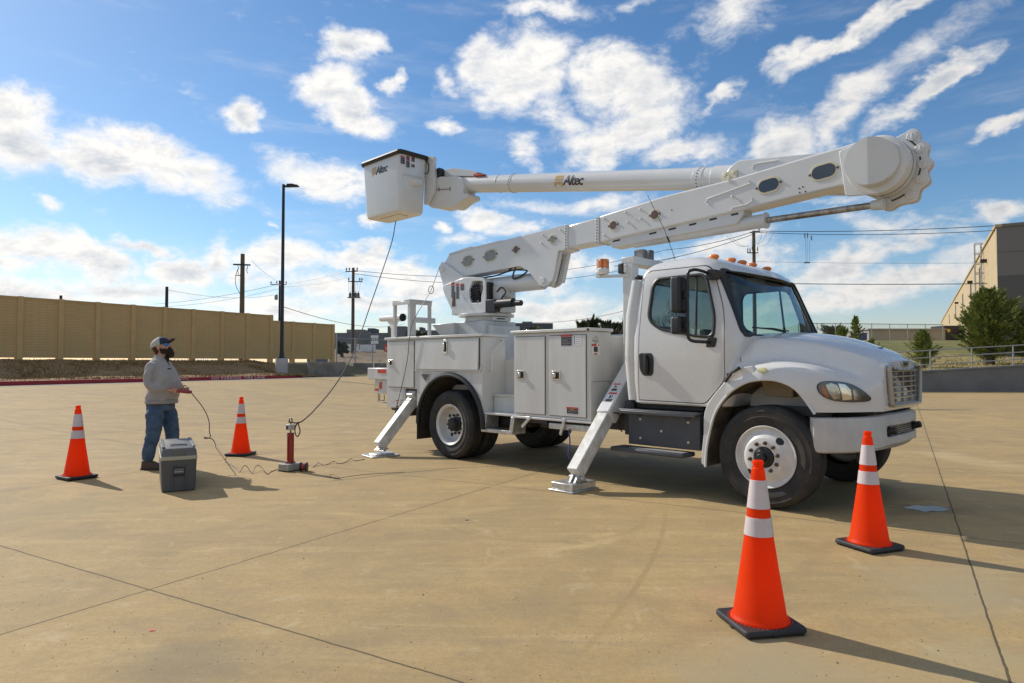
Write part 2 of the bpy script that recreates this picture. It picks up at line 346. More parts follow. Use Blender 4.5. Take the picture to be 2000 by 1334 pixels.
# ---- concrete lot
def concrete_material():
    m = bpy.data.materials.new('tan_concrete'); m.use_nodes = True; t = NT(m.node_tree); b = t.n['Principled BSDF']
    p = t.add('ShaderNodeTexCoord').outputs['Object']
    c1 = t.vmath('DOT_PRODUCT', p, tuple(E1), out=1); c2 = t.vmath('DOT_PRODUCT', p, tuple(E2), out=1)
    wob = t.math('MULTIPLY_ADD', t.noise(p, 3.0, 5, .7), .03, -.015)
    def joint(c, off, sp, w):
        f = t.math('FRACT', t.math('MULTIPLY_ADD', t.math('ADD', c, wob), 1/sp, -off/sp+.5))
        d = t.math('MULTIPLY', t.math('ABSOLUTE', t.math('SUBTRACT', f, .5)), sp); return t.ss(d, w*.45, w, 1, 0), t.ss(d, 0, .10, 1, 0), t.ss(d, 0, .5, 1, 0)
    j1, h1, w1 = joint(c1, 2.55, 4.2, .0085); j2, h2, w2 = joint(c2, -.40, 4.6, .0085)
    jm = t.math('MAXIMUM', j1, j2); hm = t.math('MAXIMUM', h1, h2)
    # slab to slab tone
    cell = t.comb(t.math('FLOOR', t.math('MULTIPLY_ADD', c1, 1/4.2, -2.55/4.2)), t.math('FLOOR', t.math('MULTIPLY_ADD', c2, 1/4.6, .40/4.6)), 0)
    wnz = t.add('ShaderNodeTexWhiteNoise'); t.l.new(cell, wnz.inputs[0])
    big = t.noise(p, .22, 6, .62, .6); mid = t.noise(p, 1.1, 7, .65, .8); fine = t.noise(p, 24, 6, .7); grit = t.noise(p, 160, 3, .7)
    drag = t.noise(t.mapping(p, rot=(0, 0, -.53), sc=(.35, 2.6, 1)), 1.6, 6, .65, .5)
    col = t.mix(t.ss(big, .36, .66), (0.484, 0.331, 0.140), (0.415, 0.288, 0.130))
    col = t.mix(t.math('MULTIPLY', t.ss(mid, .42, .66), .85), col, (0.335, 0.242, 0.118))
    col = t.mix(t.math('MULTIPLY', t.ss(drag, .46, .68), .62), col, (0.563, 0.402, 0.185))
    col = t.mix(t.math('MULTIPLY', t.ss(t.noise(p, .55, 6, .7, 1.2), .55, .75), .35), col, (0.383, 0.246, 0.089))
    col = t.mix(t.math('MULTIPLY', wnz.outputs[0], .30), col, (0.361, 0.269, 0.137))
    col = t.mix(t.ss(fine, .35, .72, 0, .42), col, (0.288, 0.203, 0.095))
    col = t.mix(t.ss(grit, .52, .72, 0, .55), col, (0.224, 0.156, 0.075))
    col = t.mix(t.ss(grit, .42, .25, 0, .25), col, (0.638, 0.472, 0.247))
    col = t.mix(t.math('MULTIPLY', hm, .12), col, (0.277, 0.199, 0.095))
    gr2 = t.noise(p, 62, 4, .75); col = t.mix(t.ss(gr2, .52, .70, 0, .42), col, (0.236, 0.178, 0.106)); col = t.mix(t.ss(gr2, .46, .32, 0, .30), col, (0.611, 0.495, 0.339))
    sm_ = t.noise(t.mapping(p, rot=(0, 0, .95), sc=(.28, 2.2, 1)), 2.3, 7, .7, .9); col = t.mix(t.math('MULTIPLY', t.ss(sm_, .52, .70), .42), col, (.285, .215, .125)); blt = t.noise(p, 3.4, 6, .68, .7); col = t.mix(t.math('MULTIPLY', t.ss(blt, .50, .68), .34), col, (.30, .225, .135)); col = t.mix(t.math('MULTIPLY', t.ss(blt, .44, .30), .30), col, (.60, .485, .31))
    pit = t.noise(p, 9, 3, .6); col = t.mix(t.math('MULTIPLY', t.ss(pit, .60, .72), .35), col, (0.295, 0.218, 0.133))
    # greyer worn patches
    def patch(x, y, rx, ry, rot, colr, amt):
        nonlocal col
        v = t.mapping(t.vmath('ADD', p, t.vmath('MULTIPLY', t.vmath('SUBTRACT', t.noise(p, 1.3, 5, .7, out=1), (0.532, 0.472, 0.342)), (1.3, 1.3, 0))), loc=(x, y, 0), rot=(0, 0, rot), sc=(rx, ry, 1), typ='TEXTURE')
        l = t.vmath('LENGTH', v, out=1); f = t.math('MULTIPLY', t.ss(l, 1.0, .2), amt)
        f = t.math('MULTIPLY', f, t.ss(mid, .3, .6, .45, 1.0)); col = t.mix(f, col, colr)
    g = gnd(380, 1280); patch(g[0], g[1], .75, .35, .3, (0.239, 0.189, 0.112), .60)
    g = gnd(1500, 1290); patch(g[0], g[1], .9, .45, .2, (0.383, 0.312, 0.185), .75)
    g = gnd(1850, 1150); patch(g[0], g[1], 1.0, .7, .6, (0.383, 0.312, 0.185), .7)
    g = gnd(60, 1000); patch(g[0], g[1], 1.4, .7, .5, (0.308, 0.237, 0.123), .6)
    g = gnd(1900, 1290); patch(g[0], g[1], .7, .5, .2, (0.394, 0.331, 0.198), .7)
    g = gnd(1800, 1000); patch(g[0], g[1], .65, .30, .1, (0.138, 0.109, 0.061), .70)
    g = gnd(1100, 1070); patch(g[0], g[1], 1.3, .16, .62, (0.607, 0.445, 0.219), .38)
    g = gnd(1830, 800); patch(g[0], g[1], 1.6, .5, 0, (0.128, 0.104, 0.061), .75)
    g = gnd(1420, 1160); patch(g[0], g[1], .30, .22, .2, (0.532, 0.274, 0.157), .45)
    # faint tyre arcs: (point on arc a, centre, half width, colour)
    def arc(pa, pb, pc, wd, colr, amt):
        nonlocal col
        (x1, y1), (x2, y2), (x3, y3) = [tuple(gnd(*q)[:2]) for q in (pa, pb, pc)]
        d = 2*(x1*(y2-y3)+x2*(y3-y1)+x3*(y1-y2)); ux = ((x1*x1+y1*y1)*(y2-y3)+(x2*x2+y2*y2)*(y3-y1)+(x3*x3+y3*y3)*(y1-y2))/d
        uy = ((x1*x1+y1*y1)*(x3-x2)+(x2*x2+y2*y2)*(x1-x3)+(x3*x3+y3*y3)*(x2-x1))/d
        l = t.vmath('LENGTH', t.vmath('SUBTRACT', p, (ux, uy, 0)), out=1); r = math.hypot(x1-ux, y1-uy)
        f = t.ss(t.math('ABSOLUTE', t.math('SUBTRACT', l, r)), wd, wd*.3)
        near = t.ss(t.vmath('LENGTH', t.vmath('SUBTRACT', p, (x2, y2, 0)), out=1), max(math.hypot(x1-x2, y1-y2), math.hypot(x3-x2, y3-y2))*1.25, .5)
        f = t.math('MULTIPLY', t.math('MULTIPLY', f, near), t.ss(drag, .35, .6, .3*amt, amt)); col = t.mix(f, col, colr)
    arc((1298, 985), (1270, 1100), (1150, 1260), .03, (0.288, 0.199, 0.089), .5)
    arc((1260, 1000), (1150, 1150), (1020, 1300), .09, (0.319, 0.227, 0.103), .35)
    arc((880, 1030), (1050, 1058), (1250, 1000), .05, (0.297, 0.208, 0.095), .4)
    arc((600, 990), (800, 1010), (1000, 985), .12, (0.574, 0.426, 0.206), .35)
    arc((1640, 1040), (1500, 1160), (1330, 1250), .10, (0.308, 0.218, 0.103), .30)
    arc((250, 1120), (500, 1010), (900, 960), .16, (0.319, 0.237, 0.117), .35)
    arc((0, 770), (360, 757), (700, 740), .18, (0.532, 0.208, 0.110), .40)
    arc((1820, 880), (1900, 900), (2000, 915), .5, (0.585, 0.453, 0.247), .5)
    col = t.mix(t.math('MULTIPLY', jm, .82), col, (0.058, 0.046, 0.028))
    t.l.new(col, b.inputs['Base Color']); b.inputs['Roughness'].default_value = .82; b.inputs['Specular IOR Level'].default_value = .3
    h = t.math('ADD', t.math('MULTIPLY', grit, .25), t.math('ADD', t.math('MULTIPLY', fine, .5), t.math('MULTIPLY', jm, -2.0)))
    bp = t.add('ShaderNodeBump'); bp.inputs['Strength'].default_value = .35; bp.inputs['Distance'].default_value = .004
    t.l.new(h, bp.inputs['Height']); t.l.new(bp.outputs[0], b.inputs['Normal']); return m
CONC = concrete_material()
m = MB(); rows = [-150, -60, -20, 0, 9.5]+[9.5+i*1.0 for i in range(1, 17)]+[25.7]; cols = [-40, 0, 30, 60, 100, 160]
for i in range(len(rows)-1):
    for j in range(len(cols)-1):
        m.quad(EP(cols[j], rows[i], zlot(rows[i])), EP(cols[j+1], rows[i], zlot(rows[i])), EP(cols[j+1], rows[i+1], zlot(rows[i+1])), EP(cols[j], rows[i+1], zlot(rows[i+1])))
ob('pavement', m, CONC).data  # the concrete lot
tag(bpy.data.objects['pavement'], kind='structure')
# ---- earth under and around everything
GRND = mat('dry_earth', (.20, .155, .085), .95, col2=(.12, .115, .05), vscale=.3, bump=.3, bscale=8)
def hterr(e1, e2):
    if e2 < 9: return -.35
    return -.35+(zlot(e2)-.35+.35-.1+.25)*sm(e2, 9, 20) if e2 < 25.7 else .60+.85*sm(e2, 25.7, 31.6)
m = MB(); r2 = [-900, -200, -60, 0, 9, 14, 20, 25, 25.7, 28, 30, 31.6, 40, 90, 200, 900]; c2 = [-900, -100, 0, 40, 100, 300, 1200]
for i in range(len(r2)-1):
    for j in range(len(c2)-1):
        m.quad(*[EP(a, b_, hterr(a, b_)-.04) for a, b_ in ((c2[j], r2[i]), (c2[j+1], r2[i]), (c2[j+1], r2[i+1]), (c2[j], r2[i+1]))])
tag(ob('ground', m, GRND), kind='structure')
# ---- kerb painted red and lawn up to the wall
KERBG = mat('kerb_concrete', (.42, .38, .31), .85, var=.25, vscale=3, bump=.1)
KERBR = mat('red_kerb_paint', (.36, .02, .025), .6, col2=(.28, .02, .02), vscale=3, bump=.05)
z0 = .67
m = MB()
def kerbseg(m, a, b, h0, h1, mi):
    for (e0, e1_, ha, hb) in [(a, b, h0, h1)]:
        A = [EP(e0, 25.7, z0-.05), EP(e0, 25.73, z0+ha), EP(e0, 25.88, z0+ha+.005), EP(e0, 25.88, z0-.1)]
        B = [EP(e1_, 25.7, z0-.05), EP(e1_, 25.73, z0+hb), EP(e1_, 25.88, z0+hb+.005), EP(e1_, 25.88, z0-.1)]
        m.loft([A, B], mi)
kerbseg(m, -30, 21.3, .15, .15, 0); kerbseg(m, 21.3, 23.3, .15, .06, 0); kerbseg(m, 23.3, 24.5, .06, .0, 1)
kb = ob('kerb', m, [KERBR, KERBG]); tag(kb, kind='structure')
m = MB(); m.add([EP(-30, 25.15, zlot(25.15)+.004), EP(26, 25.15, zlot(25.15)+.004), EP(26, 25.7, z0+.004), EP(-30, 25.7, z0+.004)], [(0, 1, 2, 3)])
tag(ob('gutter_path', m, KERBG), kind='structure')
LAWN = mat('dormant_lawn', (.25, .15, .062), .95, col2=(.32, .20, .09), vscale=2.0, bump=.6, bscale=30)
def zlawn(e2): return .81+(1.57-.81)*sm(e2, 25.6, 32.2)
m = MB()
es = [-30+i*.9 for i in range(62)]
es = [e for e in es if e < 25]+[25]
hs_ = [25.86, 26.3, 27, 28, 29, 30, 31, 31.9, 33]
rg = random.Random(3)
hh = {}
for i, a in enumerate(es):
    for j, b_ in enumerate(hs_): hh[i, j] = (zlawn(b_) + (rg.uniform(-.05, .05) if 0 < j < len(hs_)-1 else 0)) * (1 if a < 22 else 1)
def lawnp(i, j):
    a, b_ = es[i], hs_[j]; z = hh[i, j]
    if a > 22.5: z = z-(z-(z0+.02))*sm(a, 22.5, 25)*(1-sm(b_, 27.5, 30))
    return EP(a, b_, z)
for i in range(len(es)-1):
    for j in range(len(hs_)-1): m.quad(lawnp(i, j), lawnp(i+1, j), lawnp(i+1, j+1), lawnp(i, j+1))
# strip continuing past the wall end
m2 = m
tag(ob('lawn_bank', m, LAWN, smooth=60), kind='structure')
GRASSM = mat('grass_blades', (.30, .19, .075), .9, col2=(.19, .135, .045), vscale=.8)
m = MB(); rg = random.Random(5)
for k in range(14000):
    a = rg.uniform(4, 25); b_ = 25.9+5.6*rg.random()**1.2
    z = zlawn(b_)-.02
    if a > 22.5: z = z-(z-(z0+.02))*sm(a, 22.5, 25)*(1-sm(b_, 27.5, 30))
    x, y, _ = EP(a, b_); h = rg.uniform(.04, .13); t = rg.uniform(0, math.pi); wdt = .02; lx = rg.uniform(-.05, .05); ly = rg.uniform(-.05, .05)
    m.add([(x-math.cos(t)*wdt, y-math.sin(t)*wdt, z), (x+math.cos(t)*wdt, y+math.sin(t)*wdt, z), (x+lx, y+ly, z+h)], [(0, 1, 2)])
tag(ob('dry_grass', m, GRASSM, fix=False, smooth=0), 'short brown winter grass on the bank below the tan wall', 'grass', kind='stuff')
# ---- NO PARKING lettering on the kerb face (part of the kerb)
WHT = mat('white_stencil_paint', (.75, .70, .68), .7)
m = MB()
for body, e, s in (('NO PARKING  FIRE LANE', 19.6, .17),):
    me = text_mesh(body, s, depth=.001, spacing=1.1); M = frame(Vector(EP(e, 25.694, z0+.075)), tuple(E1), (0, 0, 1))
    M = M @ Matrix.Diagonal((1.35, .9, 1, 1)); add_mesh_to(m, me, M)
me = text_mesh('NO  PARKING', .07, depth=.001); add_mesh_to(m, me, frame(Vector(EP(16.6, 25.694, z0+.09)), tuple(E1), (0, 0, 1)) @ Matrix.Diagonal((2.4, 1, 1, 1)))
ob('kerb_lettering', m, WHT, kb, smooth=0, fix=False)
# ---- tan precast wall
WALLM = bpy.data.materials.new('tan_precast_wall'); WALLM.use_nodes = True
t = NT(WALLM.node_tree); b = t.n['Principled BSDF']; p = t.add('ShaderNodeTexCoord').outputs['Object']
u = t.vmath('DOT_PRODUCT', p, tuple(E1), out=1); z = t.sep(p)[2]
br = t.add('ShaderNodeTexBrick'); t.l.new(t.comb(u, z, 0), br.inputs[0]); br.inputs['Scale'].default_value = 1.0
br.inputs['Brick Width'].default_value = .62; br.inputs['Row Height'].default_value = .115; br.inputs['Mortar Size'].default_value = .008
br.inputs['Color1'].default_value = (.70, .465, .205, 1); br.inputs['Color2'].default_value = (.67, .445, .195, 1); br.inputs['Mortar'].default_value = (.50, .35, .15, 1)
c = t.mix(t.ss(t.noise(p, .7, 5, .6), .3, .7), br.outputs[0], (.92, .92, .90), 'MULTIPLY'); t.l.new(c, b.inputs['Base Color']); b.inputs['Roughness'].default_value = .85
bp = t.add('ShaderNodeBump'); bp.inputs['Strength'].default_value = .4; bp.inputs['Distance'].default_value = .02; t.l.new(t.math('SUBTRACT', 1.0, br.outputs[1]), bp.inputs['Height']); t.l.new(bp.outputs[0], b.inputs['Normal'])
WPOST = mat('tan_wall_post', (.68, .455, .20), .85, var=.1, vscale=2, bump=.1)
def wall_e1(px): # where the photo's post stands along the wall line
    r = ray(px, 660); d = 31.6/(r@E2); return float((r*d)@E1)
posts = [wall_e1(q) for q in (-140, -48, 38, 118, 190, 259, 321, 377, 433, 483, 529, 572, 613, 650)]
wl = empty('precast_wall', EP(posts[0], 31.6, 1.5)); inv = Matrix.Translation(-Vector(EP(posts[0], 31.6, 1.5)))
tag(wl, 'long tan precast screen wall of panels between posts behind the grass bank', 'wall')
FR = Matrix(((E1[0], E2[0], 0, 0), (E1[1], E2[1], 0, 0), (0, 0, 1, 0), (0, 0, 0, 1)))
for i in range(len(posts)-1):
    a, b_ = posts[i], posts[i+1]; top = 4.18 if i < 10 else 3.88
    m = MB(); m.box(a+.105, b_-.105, 31.6, 31.72, 1.64, top-.06, M=inv@FR)
    m.box(a+.105, b_-.105, 31.57, 31.75, top-.06, top, M=inv@FR); ob('panel', m, WALLM, wl, smooth=0)
for i, a in enumerate(posts):
    top = 4.20 if i <= 10 else 3.90
    m = MB(); m.box(a-.11, a+.11, 31.52, 31.80, 1.3, top, M=inv@FR); ob('post', m, WPOST, wl, bev=.02, smooth=0)
# ---- concrete box by the wall end
def gz(px, py, d): return atd(px, py, d)
CONG = mat('grey_weathered_concrete', (.30, .27, .23), .9, col2=(.20, .18, .15), vscale=2.2, bump=.2)
m = MB(); q = gz(602, 727, 35.5); q2 = gz(676, 727, 37.0)
m.prism(rpoly([(q.x, 35.4), (q2.x, 36.9), (q2.x-.6, 38.6), (q.x-.6, 37.2)], .05, 1), 'z', .5, 1.47)
tag(ob('concrete_headwall', m, CONG, bev=.03), 'low grey concrete box standing between the tan wall end and the driveway', 'headwall')
# ---- light pole
POLEM = mat('dark_bronze_pole', (.012, .016, .026), .4)
lp = atd(550, 722, 34.0); lp.z = 1.05
lpe = empty('light_pole', lp); tag(lpe, 'tall dark parking lot light pole on a round concrete base', 'light pole')
m = MB(); m.lathe([(.31, -.3), (.31, .55), (.29, .60), (.0, .60)], n=28); ob('concrete_base', m, mat('pale_concrete', (.46, .45, .42), .85, var=.15, vscale=3), lpe)
m = MB(); m.box(-.17, .17, -.17, .17, .60, .64); m.cyl((0, 0, .64), (0, 0, .95), .13, .11, 20); ob('base_plate', m, POLEM, lpe)
m = MB(); m.cyl((0, 0, .62), (0, 0, 9.55), .095, .07, 16); ob('pole', m, POLEM, lpe)
m = MB(); m.box(.02, .30, -.05, .05, 9.40, 9.50); m.prism(rpoly([(.2, 9.42), (.75, 9.44), (.78, 9.49), (.45, 9.56), (.2, 9.55)], .02, 2), 'y', -.16, .16); ob('lamp_head', m, POLEM, lpe, bev=.01)
# ---- utility poles
WOOD = mat('weathered_pole_wood', (.17, .125, .08), .9, col2=(.10, .08, .06), vscale=2, stretch=(4, 4, .3))
WOODD = mat('dark_pole_wood', (.055, .05, .045), .9, var=.3, vscale=2, stretch=(4, 4, .3))
INS = mat('grey_insulator', (.10, .11, .12), .4)
WIRE = mat('black_cable', (.02, .02, .022), .5)
def pole(px, ptop, d, dia, label, wood, zb=1.3):
    p = atd(px, ptop, d); h = p.z-zb; e = empty('utility_pole', (p.x, p.y, zb)); tag(e, label, 'utility pole')
    m = MB(); m.cyl((0, 0, 0), (0, 0, h), dia*.58, dia*.42, 12); ob('pole', m, wood, e); return e, h, Vector((p.x, p.y, zb))
def crossarm(e, z, l0, l1, rot, ins=(), s=.1, wood=None):
    M = Matrix.Rotation(rot, 4, 'Z'); m = MB(); m.box(l0, l1, -.16, -.06, z-s/2, z+s/2, M=M); ob('crossarm', m, wood or WOODD, e)
    for x in ins:
        m = MB(); m.lathe([(.03, 0), (.03, .1), (.09, .12), (.05, .2), (.08, .22), (.03, .32), (0, .33)], c=M@Vector((x, -.11, z+s/2)), n=10); ob('insulator', m, INS, e)
e1p, h1p, b1p = pole(474, 496, 48, .34, 'brown wooden utility pole rising straight above the tan wall, with hanging wires', WOOD)
crossarm(e1p, h1p-.80, -.62, .55, .25, ())
for zz, xx in ((h1p-.80, .35), (h1p-.85, -.3)):
    m = MB(); m.tube([(xx, -.1, zz), (xx+.08, -.15, zz-.2), (xx+.03, -.2, zz-.4), (xx+.10, -.2, zz-.65)], .022, 6); ob('jumper_wire', m, WIRE, e1p)
m = MB(); m.tube(spline([(-.30, -.1, h1p-1.1), (-.46, -.1, h1p-1.7), (-.42, -.1, h1p-2.3), (-.12, -.1, h1p-2.9)]), .02, 6); m.box(-.44, -.1, -.15, -.1, h1p-1.6, h1p-1.54); ob('jumper_wire', m, WIRE, e1p)
e2p, h2p, b2p = pole(690, 523, 62, .30, 'wooden utility pole with two crossarms and transformers behind the chain link fence', WOOD)
crossarm(e2p, h2p-.35, -.72, .52, -.25, (-.65, -.35, .45), s=.08); crossarm(e2p, h2p-1.30, -.45, .85, .18, (-.4, .6, .8), s=.08)
for i, (x, s) in enumerate(((-.22, .9), (.30, 1.1), (.55, 1.1))):
    m = MB(); m.lathe([(.10, 0), (.12, .03), (.12, .32), (.08, .38), (.03, .40), (.03, .52), (0, .53)], c=(x, -.25, h2p-2.75), n=12); ob('transformer', m, INS, e2p)
m = MB(); m.box(-.42, .72, -.4, -.1, h2p-2.86, h2p-2.77); ob('transformer_bracket', m, CONG, e2p)
m = MB()
for x in (-.4, -.25, .3, .5, .75): m.tube([(x, -.2, h2p-1.35), (x*.8, -.3, h2p-2.3)], .010, 4)
ob('jumper_wire', m, WIRE, e2p)
e3p, h3p, b3p = pole(546.5, 548, 75, .24, 'distant utility pole half hidden behind the light pole, with a small transformer', WOODD)
crossarm(e3p, h3p-.45, -1.0, .8, 0, (-.95, -.3, .75), s=.08); m = MB(); m.lathe([(.15, 0), (.18, .05), (.18, .5), (.1, .6), (0, .62)], c=(-.30, -.25, h3p-2.2), n=14); ob('transformer', m, mat('pale_grey_tank', (.35, .36, .37), .4), e3p)
pole(326, 560, 52, .26, 'short dark pole stub showing above the tan wall left of the man', mat('black_pole', (.02, .022, .035), .6))
pole(119, 577, 44, .2, 'tip of a dark pole just clearing the tan wall at far left', mat('black_pole_tip', (.02, .022, .035), .6))
e4p, h4p, b4p = pole(1472, 451, 62, .34, 'tall utility pole above the truck cab with crossarm and jumper wires', WOOD, zb=0.5)
crossarm(e4p, h4p-.15, -.30, .60, -.55, (.5,), s=.12, wood=CONG); 
for x, z in ((-.66, h4p-1.95), (-.45, h4p-1.95), (-.24, h4p-1.75), (.26, h4p-1.85)):
    m = MB(); m.lathe([(.03, 0), (.05, .03), (.05, .34), (.02, .36), (.02, .44), (0, .44)], c=(x, -.25, z-.1), n=8); ob('insulator', m, INS, e4p)
m = MB(); m.box(-.72, .32, -.3, -.2, h4p-2.14, h4p-2.06); ob('crossarm', m, WOODD, e4p)
m = MB()
for a, b_, c_ in (((1.25, -.1, h4p-.05), (.75, -.3, h4p-.95), (.26, -.25, h4p-1.35)), ((1.9, -.1, h4p-.1), (1.1, -.3, h4p-1.3), (.28, -.25, h4p-1.5)), ((.7, -.1, h4p-.05), (.55, -.3, h4p-.7), (.26, -.25, h4p-1.35)),
                ((-2.6, -.1, h4p-.5), (-1.5, -.3, h4p-1.45), (-.5, -.25, h4p-1.45)), ((-2.0, -.1, h4p-.75), (-1.3, -.3, h4p-1.40), (-.66, -.25, h4p-1.50))):
    m.tube(spline([a, b_, c_], 8), .013, 5)
ob('jumper_wire', m, WIRE, e4p)
def wire(a, b_, sag, r, label, n=24, cat='power line', name='power_line'):
    a = Vector(a); b_ = Vector(b_); pts = []
    for i in range(n+1):
        t_ = i/n; q = a.lerp(b_, t_); q.z -= sag*4*t_*(1-t_); pts.append(q)
    m = MB(); m.tube(pts, r, 5); o = ob(name, m, WIRE); tag(o, label, cat, 'overhead cables between the utility poles'); return o
wire(atd(690, 528, 62), atd(1300, 488, 70), 1.5, .022, 'upper thin cable running from the two-armed pole rightwards behind the boom')
wire(atd(690, 534, 62), atd(1330, 500, 70), 1.8, .022, 'lower thin cable running from the two-armed pole rightwards behind the boom')
wire(atd(676, 531, 62), atd(531, 558, 75), .15, .02, 'upper cable between the two-armed pole and the pole behind the light pole')
wire(atd(700, 536, 62), atd(560, 560, 75), .25, .018, 'lower cable between the two-armed pole and the pole behind the light pole')
wire(atd(531, 558, 75), atd(300, 594, 85), .3, .02, 'cable descending left from the half hidden pole to the wall top')
wire(atd(560, 560, 75), atd(290, 600, 80), .5, .016, 'second cable descending left from the half hidden pole, slightly lower')
wire(atd(326, 566, 52), atd(542, 575, 75), .5, .012, 'sagging cable from the short stub pole to the small transformer')
wire(atd(492, 510, 48), atd(549, 552, 75), .2, .011, 'thin cable from the brown pole arm down to the half hidden pole')
wire(atd(553, 599, 40), atd(790, 632, 90), .8, .02, 'low cable from behind the light pole to the far warehouse roof')
wire(atd(1472, 451, 62), atd(2100, 430, 52), .35, .030, 'highest of the cables leaving the tall pole to the right')
wire(atd(1480, 454, 62), atd(2100, 439, 52), .45, .026, 'second highest cable leaving the tall pole to the right')
wire(atd(1300, 488, 70), atd(1475, 451, 62), .3, .03, 'upper cable arriving at the tall pole from the left, under the boom')
wire(atd(1200, 520, 70), atd(1470, 458, 62), .5, .03, 'lower cable arriving at the tall pole from the left, under the boom')
wire(atd(1475, 553, 62), atd(2100, 551, 60), .15, .035, 'thick level cable crossing to the right of the windscreen')
wire(atd(1475, 511, 66), atd(1960, 513, 60), .1, .012, 'very thin level cable between the tall pole and the warehouse ladder')
wire(atd(1040, 630, 80), atd(1235, 603, 70), .4, .025, 'cable rising behind the beacon bracket')
for px_, top_ in ((1575, 450), ):
    m = MB()
    for k, dz_ in ((-.15, 0), (.1, -.02), (.45, -.25)):
        q = atd(px_, 455, 60); m.cyl((q.x+k, q.y, q.z+dz_), (q.x+k, q.y, q.z-.42+dz_), .05, .05, 8)
        m.cyl((q.x+k*.6, q.y, q.z-.4+dz_), (q.x+k*.5, q.y, q.z-2.7), .012, .012, 5)
    q = atd(px_, 455, 60); m.box(q.x-.25, q.x+.25, q.y-.05, q.y+.05, q.z-2.75, q.z-2.65)
    tag(ob('line_switch', m, INS), 'cluster of switches hanging from the cables right of the tall pole', 'line switch')
# ---- chain link fence material
def chain_material():
    m = bpy.data.materials.new('chain_link_mesh'); m.use_nodes = True; t = NT(m.node_tree); b = t.n['Principled BSDF']
    b.inputs['Base Color'].default_value = (.30, .31, .32, 1); b.inputs['Metallic'].default_value = .5
    x, y, z = t.sep(t.add('ShaderNodeTexCoord').outputs['Object']); u = t.math('ADD', x, t.math('MULTIPLY', y, .6))
    def dia(s):
        f = t.math('FRACT', t.math('MULTIPLY', t.math('ADD', u, t.math('MULTIPLY', z, s)), 1/.11)); return t.math('LESS_THAN', f, .09)
    a = t.math('MAXIMUM', dia(1), dia(-1)); t.l.new(t.math('MULTIPLY', a, .9), b.inputs['Alpha']); return m
CHAIN = chain_material()
def fence(p0, p1, h, nposts, label, postr=.04, tall0=False):
    p0 = Vector(p0); p1 = Vector(p1); e = empty('chain_link_fence', p0); tag(e, label, 'fence'); d = p1-p0
    m = MB(); m.add([(0, 0, .03), d+Vector((0, 0, .03)), d+Vector((0, 0, h)), (0, 0, h)], [(0, 1, 2, 3)]); ob('mesh_fabric', m, CHAIN, e, smooth=0)
    m = MB(); m.cyl((0, 0, h), d+Vector((0, 0, h)), .035, .035, 8); ob('top_rail', m, STEEL, e)
    for i in range(nposts):
        q = d*(i/(nposts-1)); m = MB(); m.cyl(q-Vector((0, 0, .3)), q+Vector((0, 0, h+.06+(.25 if tall0 and i == 0 else 0))), postr, postr, 8); ob('post', m, STEEL, e)
    return e
fe = fence(atd(657, 706, 43.3), atd(790, 706, 49), 1.52, 5, 'chain link fence with an address sign, next to the end of the tan wall', .05, True)
# address sign on the fence
SIGNW = mat('white_sign_board', (.86, .86, .84), .5)
def sign(px0, py0, px1, py1, d, label, lines, col=SIGNW, red=None, slot=0):
    a = atd(px0, py1, d); b_ = atd(px1, py0, d); e = empty('sign', (a.x, a.y, a.z)); tag(e, label, 'sign'); w_ = b_.x-a.x; h_ = b_.z-a.z
    m = MB(); m.box(0, w_, 0, .02, 0, h_); ob('board', m, col, e)
    if red: m = MB(); m.box(0, w_, -.006, 0.0, 0, h_*red); ob('red_band', m, LABR, e)
    for (txt, s, cx, cy, mt) in lines:
        me = text_mesh(txt, s*h_, depth=.002); m = MB(); add_mesh_to(m, me, frame((w_*cx, -.010, h_*cy), (1, 0, 0), (0, 0, 1))); ob('lettering', m, mt, e, smooth=0, fix=False)
    return e
sign(724, 655, 739, 671.5, 46, 'white address board reading 2250 on the chain link fence', [('2250', .50, .5, .5, LABK), ('- - - -', .2, .5, .85, LABK), ('- - - -', .2, .5, .14, LABK)])
sign(670.5, 672, 701.5, 687, 64, 'wide white banner with red foot on the fence, left of the pair', [('- - - - -', .14, .27, .82, LABR), ('- - - - -', .14, .75, .82, LABR), ('. . . . . .', .2, .27, .5, LABK), ('. . . . . .', .2, .75, .5, LABK), ('----', .3, .27, .2, LABR), ('----', .3, .75, .2, LABR)], red=.07)
sign(703, 673, 733.5, 688, 64, 'wide white banner with red foot on the fence, right of the pair', [('- - - - -', .14, .27, .82, LABR), ('- - - - -', .14, .75, .82, LABR), ('. . . . . .', .2, .27, .5, LABK), ('. . . . . .', .2, .75, .5, LABK), ('----', .3, .27, .2, LABR), ('----', .3, .75, .2, LABR)], red=.07)
sign(750, 672, 757, 687, 64, 'small red and white board on the fence just behind the truck body', [('II', .5, .6, .4, LABW)], col=REDL)
# dirt mound, far fence
DIRT = mat('bare_dirt', (.24, .17, .09), .95, col2=(.15, .105, .06), vscale=1.2, bump=.8, bscale=6)
m = MB(); rg = random.Random(9); N = 40
prof = [(50, 704, -.4), (54, 702, 0), (58, 697, 0), (62, 691, 0), (66, 685, 0), (70, 683, 0), (90, 686, 0)]
g_ = [[atd(640+i*12, py+rg.uniform(-1.2, 1.2)*(1 if 0 < k < 6 else 0), d)+Vector((0, 0, dz)) for i in range(N)] for k, (d, py, dz) in enumerate(prof)]
for k in range(len(g_)-1):
    for i in range(N-1): m.quad(g_[k][i], g_[k][i+1], g_[k+1][i+1], g_[k+1][i])
tag(ob('terrain', m, DIRT, smooth=60), kind='structure')
# grey kerb line / retaining edge near the body tail
m = MB(); a = atd(690, 709, 41); b_ = atd(775, 711, 41); m.box(a.x, b_.x, 41, 41.5, .8, a.z); 
tag(ob('retaining_wall', m, CONG, bev=.02), 'low dark concrete edge across the driveway behind the truck tail', 'retaining wall')
